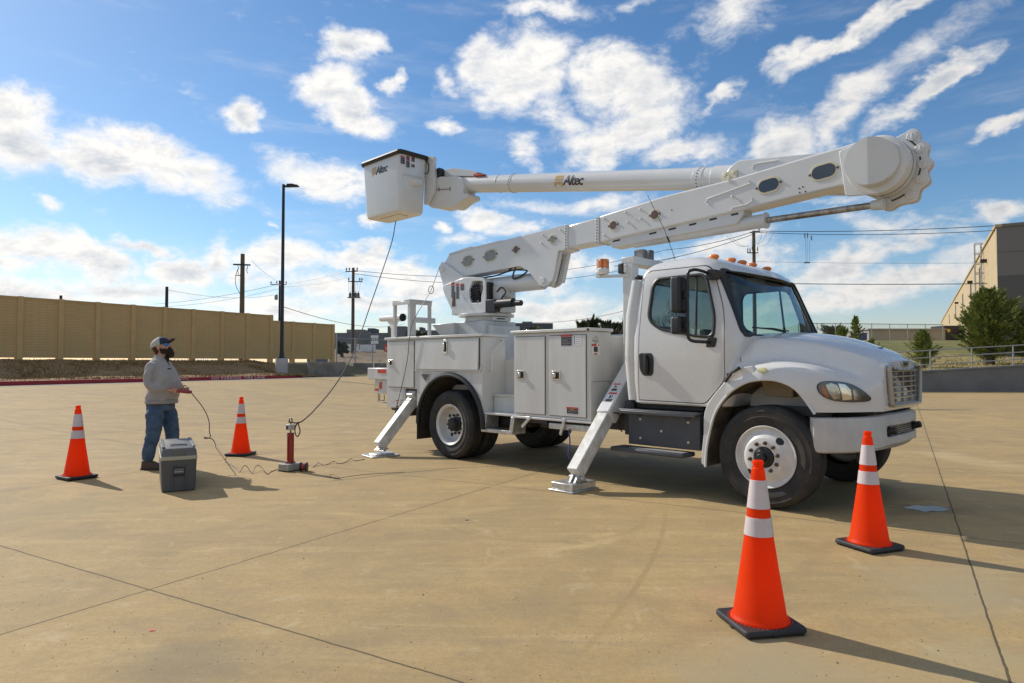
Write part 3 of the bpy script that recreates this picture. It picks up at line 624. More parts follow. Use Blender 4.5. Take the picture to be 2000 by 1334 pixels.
# ---- far grey warehouse on the left
GREYW = mat('grey_tilt_wall', (.20, .20, .205), .8, var=.12, vscale=.1)
GREYD = mat('dark_grey_wall', (.105, .11, .125), .8, var=.1, vscale=.1)
bl = atd(640, 690, 130); e = empty('warehouse', (bl.x, 130, 1.2)); tag(e, 'long low grey warehouse far behind the address sign and white banners', 'warehouse')
def bx(name, px0, px1, pyt, d, mt, dep=20, pyb=None):
    a = atd(px0, pyt, d); b_ = atd(px1, pyt, d); m = MB(); z0_ = 0 if pyb is None else atd(px0, pyb, d).z-1.2
    m.box(a.x-bl.x, b_.x-bl.x, d-130, d-130+dep, z0_, a.z-1.2); return ob(name, m, mt, e)
bx('wall', 600, 760, 650, 130, GREYW, 40); bx('tall_block', 757, 792, 637, 129.5, GREYW, 20); bx('wall', 792, 1005, 645, 130, GREYW, 40); bx('tall_block', 1003, 1080, 631, 129, GREYD, 20)
bx('roof_unit', 677, 711, 643.5, 140, CONG, 5, 650); bx('roof_unit', 718, 731, 641, 135, GREYD, 5, 649); bx('roof_unit', 819, 825, 639, 135, GREYD, 5, 645); bx('roof_unit', 1020, 1040, 628, 135, CONG, 4, 632)
# ---- right hand side: ramp wall, railing, grass, fence, buildings
RAMP = mat('grey_ramp_concrete', (.195, .19, .18), .85, var=.18, vscale=.9, bump=.1)
m = MB(); xl = 13.0; xr = 70.0
def zr(x): return .93+(x-20)*.058
m.prism([(xl, -.3), (xr, -.3), (xr, zr(xr)), (xl, zr(xl))], 'y', 32.8, 33.05); 
m.prism([(xl, zr(xl)+.004), (xr, zr(xr)+.004), (xr, zr(xr)+.1), (xl, zr(xl)+.1)], 'y', 32.76, 33.09)
tag(ob('ramp_wall', m, RAMP, bev=.01), 'long plain grey ramp wall to the right of the truck under the railing', 'retaining wall')
e = empty('railing', (20, 32.9, 1.0)); tag(e, 'grey three-bar pipe railing along the top of the ramp wall', 'railing')
RAILM = mat('grey_rail_paint', (.34, .35, .34), .5, metal=.3)
for k, hgt in enumerate((.97, .62, .27)):
    m = MB(); m.cyl((xl-20, 0, zr(xl)+.1+hgt-1.0), (xr-20, 0, zr(xr)+.1+hgt-1.0), .026, .026, 8); ob('rail', m, RAILM, e)
xp = atd(1817, 700, 32.9).x; stp = atd(1898, 700, 32.9).x-xp
for k in range(-3, 12):
    x = xp+k*stp; m = MB(); m.cyl((x-20, 0, zr(x)-1.0), (x-20, 0, zr(x)+.1+.97-1.0), .03, .03, 8); m.box(x-20-.05, x-20+.05, -.05, .05, zr(x)+.1-1.0, zr(x)+.13-1.0); ob('post', m, RAILM, e)
GRS = bpy.data.materials.new('lawn_green_and_straw'); GRS.use_nodes = True; t = NT(GRS.node_tree); b = t.n['Principled BSDF']; p = t.add('ShaderNodeTexCoord').outputs['Object']
x_, y_, z_ = t.sep(p); yy = t.math('ADD', y_, t.math('MULTIPLY_ADD', t.noise(p, .25, 5, .6), 14, -7))
c = t.mix(t.ss(t.noise(p, .5, 6, .7), .35, .65), (.38, .27, .095), (.24, .20, .065)); c2 = t.mix(t.ss(t.noise(p, .6, 6, .7), .4, .6), (.105, .125, .032), (.18, .165, .055))
c = t.mix(t.ss(yy, 52, 58), c, c2); c = t.mix(t.ss(t.noise(p, 3, 6, .7), .4, .7, 0, .4), c, (.09, .08, .035)); t.l.new(c, b.inputs['Base Color']); b.inputs['Roughness'].default_value = .95
bp = t.add('ShaderNodeBump'); bp.inputs['Strength'].default_value = .8; bp.inputs['Distance'].default_value = .05; t.l.new(t.noise(p, 12, 5, .7), bp.inputs['Height']); t.l.new(bp.outputs[0], b.inputs['Normal'])
m = MB(); ys = [33.05, 36, 42, 48, 55, 58, 62, 68, 72, 90, 320]; zs_ = [.9, 1.05, 1.2, 1.45, 2.0, 2.4, 3.0, 3.65, 3.8, 3.7, 3.2]; xs_ = [13, 22, 34, 46, 70, 120, 300]
for i in range(len(ys)-1):
    for j in range(len(xs_)-1):
        f = lambda x, k: (x, ys[k], zs_[k]+(zr(min(x, 70))-zr(20))*max(0, 1-k/4))
        m.quad(f(xs_[j], i), f(xs_[j+1], i), f(xs_[j+1], i+1), f(xs_[j], i+1))
tag(ob('lawn_hill', m, GRS, smooth=60), kind='structure')
m = MB(); rg = random.Random(15)
for k in range(9000):
    y = 33.2+rg.random()**1.5*22; x = rg.uniform(20, 45)*y/33*.9; kk = 0
    z = np.interp(y, ys, zs_)+(zr(min(x, 70))-zr(20))*max(0, 1-np.interp(y, ys, range(len(ys)))/4)-.02
    h = rg.uniform(.04, .14); a = rg.uniform(0, 3.14); m.add([(x-math.cos(a)*.025, y-math.sin(a)*.025, z), (x+math.cos(a)*.025, y+math.sin(a)*.025, z), (x+rg.uniform(-.05, .05), y+rg.uniform(-.05, .05), z+h)], [(0, 1, 2)])
tag(ob('straw_grass', m, mat('straw_blades', (.34, .26, .10), .9, col2=(.2, .19, .06), vscale=.6), fix=False, smooth=0), 'straw coloured grass behind the railing on the right', 'grass', kind='stuff')
fence(atd(1560, 661, 72), atd(1842, 663, 74), 1.65, 9, 'dark chain link fence along the top of the green bank on the right', .04)
LOWB = mat('pale_low_wall', (.40, .37, .33), .8, var=.1, vscale=.2)
m = MB(); a = atd(1697, 644, 88); b_ = atd(1846, 643, 88); m.box(a.x, b_.x, 88, 100, 3, a.z); m.box(a.x-.2, b_.x+.1, 87.8, 100.2, a.z+.003, a.z+.15)
tag(ob('low_building', m, LOWB), 'long low pale building behind the fence, left of the big warehouse', 'building')
m = MB(); a = atd(1683, 652, 76); b_ = atd(1694, 664, 76); m.box(a.x, b_.x, 76, 76.8, b_.z, a.z); m.box(a.x-.05, b_.x+.05, 75.95, 76.85, a.z, a.z+.12)
tag(ob('bin', m, mat('blue_bin_plastic', (.02, .05, .22), .5), bev=.04), 'small blue bin on the bank behind the truck bonnet', 'bin')
# big warehouse
WCRM = bpy.data.materials.new('cream_tilt_wall'); WCRM.use_nodes = True; t = NT(WCRM.node_tree); b = t.n['Principled BSDF']; p = t.add('ShaderNodeTexCoord').outputs['Object']
u_ = t.vmath('DOT_PRODUCT', p, tuple(E1), out=1); z_ = t.sep(p)[2]
def ln_(c, sp, w_): f = t.math('FRACT', t.math('MULTIPLY', c, 1/sp)); return t.math('LESS_THAN', f, w_/sp)
g__ = t.math('MAXIMUM', ln_(u_, 7.6, .12), ln_(z_, 3.1, .05)); c = t.mix(t.ss(t.noise(p, .15, 5, .6), .3, .7), (.53, .405, .235), (.49, .375, .22)); c = t.mix(t.math('MULTIPLY', g__, .5), c, (.25, .2, .14)); t.l.new(c, b.inputs['Base Color']); b.inputs['Roughness'].default_value = .8
WGRM = mat('shade_grey_warehouse_end', (.21, .195, .175), .8, var=.08, vscale=.1); WGRD = mat('dark_grey_band', (.13, .122, .115), .8, var=.08, vscale=.1)  # end wall faces away from the sun; its shade is painted in as grey
wc = Vector((38.8, 53, 0)); nrm = Vector((.8535, -.521, 0)); dr = Vector((.5210, .8535, 0)); ze = 3.3
e = empty('warehouse', (wc.x, wc.y, ze)); tag(e, 'huge cream warehouse at the right edge, its shaded end wall painted grey', 'warehouse')
L = 154; ht = 12.25-ze
def WM(a, b_, c_): return dr*a+nrm*b_+Vector((0, 0, c_))
def wbox(name, a0, a1, b0, b1, c0, c1, mt, bev=0): 
    m = MB(); M = Matrix(((dr.x, nrm.x, 0, 0), (dr.y, nrm.y, 0, 0), (0, 0, 1, 0), (0, 0, 0, 1))); m.box(a0, a1, b0, b1, c0, c1, M=M); return ob(name, m, mt, e, bev=bev, smooth=0)
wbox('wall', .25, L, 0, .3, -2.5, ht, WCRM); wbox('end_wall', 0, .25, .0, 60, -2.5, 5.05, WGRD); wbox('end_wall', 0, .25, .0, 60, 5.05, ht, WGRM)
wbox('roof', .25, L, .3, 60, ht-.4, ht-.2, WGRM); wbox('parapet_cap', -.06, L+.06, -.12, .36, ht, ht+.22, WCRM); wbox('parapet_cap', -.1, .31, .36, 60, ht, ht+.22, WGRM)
for b_ in (7.5, 15, 22): 
    for z_ in (): pass
for z_ in (2.0, 6.9): wbox('reveal', -.01, 0.0, .02, 60, z_, z_+.05, WGRD)
for a in (16, 30, 47, 68, 95):
    f = wbox('window', a, a+.9, -.03, 0.0, 5.9, 7.8, GREYD); f2 = wbox('window', a+1.4, a+2.3, -.03, 0.0, 5.9, 7.8, GREYD)
for a in (9, 28, 60): wbox('wall_lamp', a, a+.35, -.5, 0, 7.3, 7.6, BLACK)
lad = empty('ladder', wc+WM(12.6, -.2, 0)+Vector((0, 0, ze))); tag(lad, 'grey caged roof ladder fixed to the cream warehouse wall', 'ladder')
m = MB()
for s_ in (-.35, .35): m.cyl(dr*s_+Vector((0, 0, -2)), dr*s_+Vector((0, 0, ht+.6)), .05, .05, 6); m.cyl(dr*s_*1.6-nrm*.5+Vector((0, 0, 1)), dr*s_*1.6-nrm*.5+Vector((0, 0, ht+.6)), .035, .035, 6)
for k in range(10):
    z_ = 1+k*(ht-.4)/9; m.cyl(dr*-.6-nrm*.5+Vector((0, 0, z_)), dr*.6-nrm*.5+Vector((0, 0, z_)), .035, .035, 6); m.cyl(dr*-.6-nrm*.5+Vector((0, 0, z_)), dr*-.4+nrm*.2+Vector((0, 0, z_)), .035, .035, 6); m.cyl(dr*.6-nrm*.5+Vector((0, 0, z_)), dr*.4+nrm*.2+Vector((0, 0, z_)), .035, .035, 6)
ob('frame', m, mat('dull_grey_steel', (.33, .34, .33), .6), lad)
# dark dock shelter with emblem
q = atd(1845, 662, 92); q2 = atd(1885, 636, 92)
e = empty('dock_wall', (q.x, 92, q.z)); tag(e, 'dark brown dock wall with a small yellow shield emblem below the cream warehouse', 'dock wall')
m = MB(); m.box(0, q2.x-q.x, 0, 3, -1, q2.z-q.z); ob('wall', m, mat('dark_brown_panel', (.018, .015, .03), .5), e)
cx = (1853-1845)/40*(q2.x-q.x); cz = (q2.z-q.z)*.62; s_ = .23
m = MB(); m.prism(rpoly([(cx-s_, cz+s_), (cx+s_, cz+s_), (cx+s_, cz-s_*.3), (cx, cz-s_*1.2), (cx-s_, cz-s_*.3)], .07, 3), 'y', -.03, 0); ob('emblem', m, mat('yellow_emblem', (.62, .42, .05), .5), e)
e = empty('stair_rail', (q.x+1.6, 90, q.z)); tag(e, 'pale stair handrail in front of the dark dock wall', 'stair rail')
m = MB(); 
for dz_ in (0, .5): m.tube([(0, 0, .3+dz_), (.7, 0, .3+dz_), (3.2, 0, 1.5+dz_)], .05, 6)
m.cyl((0, 0, -.3), (0, 0, .8), .06, .06, 6); m.cyl((.7, 0, -.3), (.7, 0, .8), .06, .06, 6); ob('rail', m, LOWB, e)
# ---- vegetation
def leafmat(name, c1, c2):
    m = bpy.data.materials.new(name); m.use_nodes = True; t = NT(m.node_tree); b = t.n['Principled BSDF']; p = t.add('ShaderNodeTexCoord').outputs['Object']
    n = t.noise(p, 2.2, 5, .7); c = t.mix(t.ss(n, .38, .64), c1, c2); c = t.mix(t.ss(t.noise(p, 14, 3, .7), .5, .75, 0, .5), c, tuple(x*1.5 for x in c2)); t.l.new(c, b.inputs['Base Color']); b.inputs['Roughness'].default_value = .75
    b.inputs['Specular IOR Level'].default_value = .3; return m
JUN = leafmat('juniper_foliage', (.10, .14, .03), (.27, .30, .07)); JUN2 = leafmat('dark_cedar_foliage', (.030, .046, .018), (.070, .088, .030)); OAK = leafmat('live_oak_foliage', (.06, .08, .03), (.13, .145, .06))
BARK = mat('brown_bark', (.10, .075, .05), .9, var=.4, vscale=8)
def juniper(name, base, h, wd, label, cat, leaf=JUN, n=220, seed=1, lean=0, shape=1.0, blade=.05, group=None, per=55):
    rg = random.Random(seed); e = empty(name, base); tag(e, label, cat, group); m = MB()
    m.tube([(0, 0, -.2), (.02, .01, h*.5), (lean*.5, 0, h*.9)], [.06*wd+.02, .04*wd+.01, .01], 7)
    f = MB()
    for k in range(n):
        t_ = rg.random()**.8; z0_ = h*.02+t_*h*.80; ang = rg.uniform(0, 6.283)
        rad = wd*.5*(1-t_**1.35*shape)*(0.75+.25*math.sin(3*ang+seed))*(.42+.58*min(1, t_*3.2+.25)); ln = rad*rg.choice((rg.uniform(.6, .9), rg.uniform(.9, 1.28)))+.08
        up = rg.uniform(.9, 1.8)*(.35+.9*t_); d_ = Vector((math.cos(ang), math.sin(ang), up)).normalized()
        o = Vector((lean*t_, 0, z0_)); end = o+Vector((math.cos(ang)*ln, math.sin(ang)*ln, ln*up*.5+.05*h)); 
        if k % 4 == 0: m.tube([o, o.lerp(end, .5)+Vector((0, 0, -.02*h)), end], [.018*wd*.6+.004, .012*wd*.6+.003, .003], 4)
        for q in range(per):
            u = rg.random()**.6; c_ = o.lerp(end, u)+Vector((0, 0, (u*u-u)*ln*.18))+Vector((rg.gauss(0, 1), rg.gauss(0, 1), rg.gauss(0, 1)))*(.036*wd*(1.08-u)+.006)
            dv = (d_+Vector((rg.gauss(0, .38), rg.gauss(0, .38), rg.gauss(0, .30)))*(1.2-.6*u)).normalized(); sd_ = dv.cross(Vector((rg.gauss(0, 1), rg.gauss(0, 1), rg.gauss(0, 1)))).normalized()
            L_ = blade*rg.uniform(1.2, 2.6); W_ = blade*rg.uniform(.25, .45); f.add([c_-sd_*W_, c_+sd_*W_, c_+dv*L_], [(0, 1, 2)])
    ob('trunk', m, BARK, e); ob('crown', f, leaf, e, fix=False, smooth=0); return e
def zhill(y): return float(np.interp(y, ys, zs_))
def ontree(px, d): q = atd(px, 700, d); return (q.x, d, zhill(d))
b_ = ontree(1932, 36.5); juniper('juniper_tree', (b_[0], b_[1], 1.5), 4.3, 4.6, 'large bushy green juniper behind the railing at the right edge', 'tree', n=520, seed=4, blade=.06, per=110, shape=.90)
b_ = ontree(1992, 35.5); juniper('juniper_tree', (b_[0]+.5, b_[1], 1.6), 2.8, 2.6, 'second juniper cut by the right edge of the picture', 'tree', n=240, seed=14, blade=.055, per=90, shape=.95)
b_ = ontree(1803, 36); juniper('juniper_shrub', (b_[0], b_[1], 1.2), 2.2, 1.9, 'small pointed juniper shrub behind the left end of the railing', 'shrub', n=190, seed=8, blade=.042, per=80)
b_ = ontree(1680, 50); juniper('cedar_sapling', (b_[0]-.3, b_[1], 1.7), 3.6, 1.5, 'thin open cedar sapling above the bonnet', 'tree', leaf=JUN, n=70, seed=21, blade=.08, per=40)
b_ = ontree(1646, 55); juniper('cedar_shrub', (b_[0], b_[1], 2.1), 2.5, 2.6, 'ragged grey-green cedar left of the thin sapling', 'shrub', leaf=JUN, n=100, seed=22, blade=.09, per=40)
b_ = ontree(1695, 50); juniper('cedar_shrub', (b_[0]+.3, b_[1], 1.7), 1.6, 1.6, 'short cedar tuft right of the thin sapling', 'shrub', leaf=JUN, n=60, seed=23, blade=.08, per=40)
q = atd(1628, 664, 78); juniper('evergreen_bush', (q.x, 78, q.z-.5), 1.9, 3.6, 'round dark bush just behind the chain link fence above the bonnet', 'bush', leaf=JUN2, n=120, seed=24, blade=.12, per=40, shape=.6)
for i, (px, top, wpx) in enumerate(((1137, 628, 30), (1158, 620, 40), (1184, 626, 34), (1203, 629, 26), (1222, 627, 26))):
    d = 60+i*1.5; q = atd(px, top, d); hgt = q.z-1.0; juniper('cedar_tree', (q.x, d, 1.0), hgt*1.05, wpx*2.1*d/1300, ['first', 'second', 'third', 'fourth', 'fifth'][i]+' dark cedar from the left in the row behind the front cabinet', 'tree', leaf=JUN2, n=150, seed=30+i, blade=.16, per=26, shape=.8, group='row of dark cedars behind the truck')
def oak(px, top, d, wpx, hb, label, seed, leaf=OAK, n=2600):
    rg = random.Random(seed); q = atd(px, top, d); e = empty('round_tree', (q.x, d, hb)); H = q.z-hb; Wd = wpx*d/1300; tag(e, label, 'tree')
    m = MB(); m.tube([(0, 0, -.2), (0, 0, H*.6)], [.2, .1], 7)
    for k in range(6): a = rg.uniform(0, 6.28); m.tube([(0, 0, H*.3), (math.cos(a)*Wd*.25, math.sin(a)*Wd*.25, H*.75)], [.1, .02], 5)
    ob('trunk', m, BARK, e); f = MB(); cl = [(rg.uniform(-.36, .36)*Wd, rg.uniform(-.3, .3)*Wd, H*rg.uniform(.45, .86), rg.uniform(.10, .2)*Wd) for _ in range(22)]
    for k in range(n):
        cx, cy, cz, cr = rg.choice(cl); v = Vector((rg.gauss(0, 1), rg.gauss(0, 1), rg.gauss(0, 1))).normalized()*cr*rg.random()**.4; c_ = Vector((cx, cy, cz))+Vector((v.x, v.y, v.z*.62)); c_.z = min(c_.z, H)
        a = Vector((rg.gauss(0, 1), rg.gauss(0, 1), rg.gauss(0, 1))).normalized(); b2 = a.orthogonal().normalized(); s_ = rg.uniform(.10, .22); f.add([c_-a*s_, c_+b2*s_*.6, c_+a*s_, c_-b2*s_*.6], [(0, 1, 2, 3)])
    ob('crown', f, leaf, e, fix=False, smooth=0); return e
oak(1047, 629.5, 85, 66, 1.2, 'round olive green tree top between the turntable and the front cabinet', 41)
oak(668, 664, 58, 26, 1.4, 'small dark evergreen clump behind the fence beside the tan wall end', 42, JUN2, 1200)
oak(820, 640, 70, 60, 1.4, 'green bushes seen through the white rope bin frame', 43, JUN2, 1800)
def bare(px, top, d, hb, spread, label, seed, depth=5, name='bare_tree'):
    rg = random.Random(seed); q = atd(px, top, d); e = empty(name, (q.x, d, hb)); tag(e, label, 'tree' if name == 'bare_tree' else 'bush'); H = q.z-hb; m = MB()
    def grow(p, dv, ln, r, k):
        end = p+dv*ln; m.tube([p, p.lerp(end, .5)+Vector((rg.gauss(0, .03), rg.gauss(0, .03), 0))*ln, end], [r, r*.8, r*.6], 4)
        if k:
            for _ in range(3 if k > 2 else 2): grow(p.lerp(end, rg.uniform(.6, 1)), (dv+Vector((rg.gauss(0, spread), rg.gauss(0, spread), rg.gauss(.1, spread*.5)))).normalized(), ln*rg.uniform(.6, .8), r*.6, k-1)
    if name == 'bare_tree': grow(Vector((0, 0, -.2)), Vector((0, 0, 1)), H*.36, .09, depth)
    else:
        for _ in range(9): grow(Vector((rg.uniform(-1, 1), 0, -.1)), Vector((rg.gauss(0, .5), 0, 1)).normalized(), H*.45, .03, 3)
    ob('branches', m, mat('grey_twig_bark', (.12, .10, .085), .9), e)
bare(1300, 560, 48, 1.0, .42, 'leafless tree seen through the cab side window', 51, 6)
bare(1216, 600, 56, 1.0, .42, 'leafless tree beside the cab rear edge', 52, 5)
bare(705, 655, 72, 1.6, .3, 'leafless grey bush behind the white banners', 53, name='bare_bush')
bare(1810, 634, 95, 3.2, .4, 'leafless brush beside the low pale building', 54, name='bare_bush')
bare(830, 630, 75, 1.4, .4, 'leafless brush left of the turntable', 56, name='bare_bush')
# ================================================================ BUCKET TRUCK
from mathutils.bvhtree import BVHTree
TR = empty('bucket_truck', tuple(TO), math.atan2(TU[1], TU[0]))
tag(TR, 'white utility bucket truck with folded boom, outriggers down on the concrete', 'bucket truck')
CY = 1.2
def bvh(me): return BVHTree.FromPolygons([v.co for v in me.vertices], [tuple(p.vertices) for p in me.polygons])
CAML = Vector(_c)
def cray(px, py): return Vector(_rl(px, py)).normalized()
def patch(tree, outline, off, scales=(1, .8, .6, .4, .2), mode='cam', hole=False, maxoff=None):
    # lays a closed outline on a surface. mode 'cam': outline in photo pixels; ('y',s): (x,z) cast along s*y; ('x',s): (y,z) cast along s*x
    n = len(outline); cx = sum(p[0] for p in outline)/n; cy = sum(p[1] for p in outline)/n; vs = []
    def hit(a, b_):
        if mode == 'cam': o = CAML; d = cray(a, b_)
        elif mode[0] == 'y': d = Vector((0, mode[1], 0)); o = Vector((a, CY-4*mode[1], b_))
        elif mode[0] == 'z': d = Vector((0, 0, -1)); o = Vector((a, b_, 6))
        else: d = Vector((mode[1], 0, 0)); o = Vector((-6 if mode[1] > 0 else 6, a, b_))
        h, nn, _, _ = tree.ray_cast(o, d)
        if h is None: return None
        if nn.dot(d) > 0: nn = -nn
        return h+nn*off
    for s in scales:
        for (a, b_) in outline: vs.append(hit(cx+(a-cx)*s, cy+(b_-cy)*s))
    if not hole: vs.append(hit(cx, cy))
    last = next(v for v in vs if v is not None)
    for i, v in enumerate(vs):
        if v is None: vs[i] = last
        else: last = v
    fs = [(i*n+j, i*n+(j+1) % n, (i+1)*n+(j+1) % n, (i+1)*n+j) for i in range(len(scales)-1) for j in range(n)]
    if not hole: k = (len(scales)-1)*n; fs += [(k+j, k+(j+1) % n, len(vs)-1) for j in range(n)]
    return MB().add(vs, fs)
def bxo(name, x0, x1, y0, y1, z0, z1, mt, parent=TR, bev=.006, **k):
    m = MB(); m.box(x0, x1, y0, y1, z0, z1); return ob(name, m, mt, parent, bev=bev, **k)
def circ(cx, cz, r, a0=0, a1=360, n=24, ry=None):
    ry = r if ry is None else ry; return [(cx+r*math.cos(R(a0+(a1-a0)*i/n)), cz+ry*math.sin(R(a0+(a1-a0)*i/n))) for i in range(n+(0 if abs(a1-a0) >= 360 else 1))]
# ---------------------------------------------------------------- wheels
TRAD = .515
def tyre(m, yo, yi):
    s = 1 if yi > yo else -1; W_ = abs(yi-yo)
    p = [(.300, .03), (.330, .012), (.40, .0), (.405, .004), (.45, .004), (.455, .0), (.485, .012), (.503, .030), (.511, .045)]
    g = [.045]; k = 5; x = .05; 
    prof = [(r, d) for r, d in p]; step = (W_-.10)/k
    for i in range(k):
        a = .05+i*step; prof += [(TRAD, a+.004), (TRAD, a+step-.010)]
        if i < k-1: prof += [(TRAD-.012, a+step-.007), (TRAD-.012, a+step+.001)]
    prof += [(r, W_-d) for r, d in p[::-1]]
    m.lathe([(r, yo+s*d) for r, d in prof], c=(0, 0, 0), ax='y', n=72, caps=False)
NUT = mat('rusty_nut', (.10, .065, .045), .6); HUBK = mat('black_hub', (.015, .015, .015), .4); RIM = mat('white_wheel_enamel', (.72, .70, .67), .35, coat=.3, var=.15, vscale=9, rvar=.1)
def wheel(label, x, yo, s, kind):
    e = empty('wheel', (x, yo, TRAD), 0, TR); 
    if label: e['label'] = label
    m = MB(); tyre(m, 0, s*.28); ob('tyre', m, RUBBER, e, smooth=28)
    if kind == 'front':
        rp = [(.302, .060), (.312, .010), (.306, .002), (.298, .006), (.290, .022), (.283, .032), (.272, .036), (.250, .030), (.222, .014), (.203, -.004), (.192, -.016), (.178, -.020), (.110, -.022), (.104, -.018), (.10, .02), (.0, .02)]
        m = MB(); m.lathe([(r, s*d) for r, d in rp], ax='y', n=64, caps=False); ob('rim', m, RIM, e, smooth=30)
        m = MB(); m.lathe([(r, s*d) for r, d in [(.100, -.010), (.098, -.03), (.075, -.040), (.070, -.050), (.045, -.052), (.043, -.100), (.036, -.108), (.0, -.110)]], ax='y', n=28); ob('hub', m, HUBK, e)
        for k in range(10):
            a = 2*math.pi*(k+.32)/10; m = MB(); c = (math.cos(a)*.143, 0, math.sin(a)*.143)
            m.lathe([(.021, s*-.020), (.021, s*-.028), (.016, s*-.030), (.016, s*-.050), (.009, s*-.055), (.009, s*-.064), (0, s*-.064)], c=c, ax='y', n=6); ob('wheel_nut', m, NUT, e, smooth=20)
        for a in (48, 228):
            c = Vector((math.cos(R(a))*.224, 0, math.sin(R(a))*.224)); m = MB(); rd = Vector((math.cos(R(a)), 0, math.sin(R(a)))); tg = Vector((-rd.z, 0, rd.x)); nn = Vector((0, -s, 0))
            nrm_ = (nn*.62+rd*.78).normalized() if False else nn
            vs = []
            for i in range(20):
                t_ = 2*math.pi*i/20; q = c+rd*.028*math.cos(t_)+tg*.042*math.sin(t_); r_ = math.hypot(q.x, q.z); q.y = s*np.interp(r_, [.192, .203, .222, .250, .272], [-.016, -.004, .014, .030, .036])-s*.003; vs.append(q)
            m.add(vs, [tuple(range(20))]); ob('hand_hole', m, HUBK, e, smooth=0)
        m = MB(); a = R(48); m.cyl((math.cos(a)*.215, s*.02, math.sin(a)*.215), (math.cos(a)*.24, s*.035, math.sin(a)*.24), .006, .006, 8); ob('valve', m, CHROME, e)
    else:
        rp = [(.302, .060), (.312, .010), (.306, .002), (.298, .006), (.286, .020), (.272, .030), (.268, .08), (.255, .12), (.250, .15), (.235, .162), (.12, .165), (.10, .15), (.0, .15)]
        m = MB(); m.lathe([(r, s*d) for r, d in rp], ax='y', n=64, caps=False); ob('rim', m, RIM, e, smooth=30)
        m = MB(); m.lathe([(r, s*d) for r, d in [(.115, .150), (.112, .13), (.090, .12), (.085, .05), (.080, .045), (.055, .040), (.05, .03), (0, .03)]], ax='y', n=28)
        for k in range(8):
            a = 2*math.pi*k/8; m.cyl((math.cos(a)*.085, s*.06, math.sin(a)*.085), (math.cos(a)*.085, s*.035, math.sin(a)*.085), .012, .012, 8)
        ob('hub', m, HUBK, e)
        for k in range(10):
            a = 2*math.pi*(k+.2)/10; m = MB(); m.cyl((math.cos(a)*.143, s*.165, math.sin(a)*.143), (math.cos(a)*.143, s*.13, math.sin(a)*.143), .018, .016, 6); ob('wheel_nut', m, HUBK, e)
        for a in (55, 235, 145, 325):
            c = (math.cos(R(a))*.205, s*.161, math.sin(R(a))*.205); m = MB(); m.cyl(c, (c[0], s*.158, c[2]), .028, .028, 18); ob('hand_hole', m, HUBK, e)
        m = MB(); tyre(m, s*.33, s*.61); m.lathe([(.30, s*.35), (.26, s*.36), (.26, s*.58), (.30, s*.59)], ax='y', n=32, caps=False); ob('inner_tyre', m, RUBBER, e, smooth=28)
    return e
wheel('front wheel on the near side, with ten rusty nuts', 0.0, 0.0, 1, 'front'); wheel('front wheel on the far side', 0.0, 2.4, -1, 'front')
wheel('dual rear wheel on the near side with deep dished rim', -4.88, 0.0, 1, 'rear'); wheel('dual rear wheel on the far side', -4.88, 2.4, -1, 'rear')
# ---------------------------------------------------------------- chassis
for y in (.74, 1.58): bxo('frame_rail', -6.9, .75, y, y+.08, .74, 1.0, DARK)
m = MB(); m.cyl((0, .28, .50), (0, 2.1, .50), .055, .055, 12); m.box(-.08, .08, .45, .62, .45, .72); m.box(-.08, .08, 1.78, 1.95, .45, .72); m.cyl((-.1, .3, .5), (-.1, 2.1, .5), .025, .025, 8)
m.box(-.6, .6, .70, .78, .62, .70); m.box(-.6, .6, 1.6, 1.68, .62, .70); ob('front_axle', m, DARK, TR)
m = MB(); m.cyl((-4.88, .5, .515), (-4.88, 1.9, .515), .10, .10, 16); m.sphere((-4.88, 1.2, .515), (.24, .2, .24), 18, 10); m.cyl((-4.7, 1.2, .55), (-1.2, 1.2, .75), .05, .05, 12); m.box(-5.5, -4.2, .74, .84, .64, .72); m.box(-5.5, -4.2, 1.56, 1.66, .64, .72); ob('rear_axle', m, DARK, TR)
m = MB(); m.box(-1.2, .2, .86, 1.54, .62, .98); m.box(-.2, .6, .85, 1.55, .8, 1.3); m.cyl((-3.2, .6, .62), (-3.2, 1.8, .62), .14, .14, 16); m.cyl((-2.6, .62, .6), (-2.6, .7, .6), .12, .12, 12); ob('engine_and_tanks', m, DARK, TR, bev=.02)
bxo('fuel_tank', -1.65, -.75, 1.85, 2.35, .5, .92, DARK, bev=.08)
m = MB(); m.box(.05, .55, .22, .28, .93, 1.02); m.box(.5, .84, .55, 1.85, .92, 1.06); m.box(.2, .5, .3, .72, .70, .92); m.box(-.3, .75, .66, 1.74, .9, 1.25); ob('bumper_bracket', m, DARK, TR)
# ---------------------------------------------------------------- rear body, near side
def niche_outline(x_r0=-6.5): 
    pts = [(-6.5, .71), (-6.0, .71), (-6.0, 1.03), (-5.67, 1.03), (-5.67, .71), (-5.575, .71)]
    a0 = math.degrees(math.asin((.71-.515)/.725)); pts += [(-4.86+.725*math.cos(R(180-a0-(180-2*a0)*i/26)), .515+.725*math.sin(R(180-a0-(180-2*a0)*i/26))) for i in range(27)]
    return pts+[(-4.14, .71), (-4.14, 1.83), (-6.5, 1.83)]
for y0, y1, lab in ((0, .47, 'near side rear body with wheel arch'), (1.93, 2.4, 'far side rear body')):
    m = MB(); m.prism(niche_outline(), 'y', y0, y1); o = ob('rear_body', m, BODYP, TR, bev=.006); o['label'] = lab
bxo('body_top_lip', -6.535, -4.11, -.035, .50, 1.832, 1.872, BODYP); bxo('body_top_lip', -6.535, -4.11, 1.90, 2.435, 1.832, 1.872, BODYP)
m = MB(); m.box(-6.5, -2.2, .47, 1.93, 1.02, 1.10); m.box(-6.5, -6.44, .47, 1.93, 1.10, 1.5); ob('load_floor', m, BODYP, TR, bev=.01)
m = MB(); rr = [(-4.86+.757*math.cos(R(a)), .515+.757*math.sin(R(a))) for a in np.linspace(195-13, -14+13, 30)]
secs = []
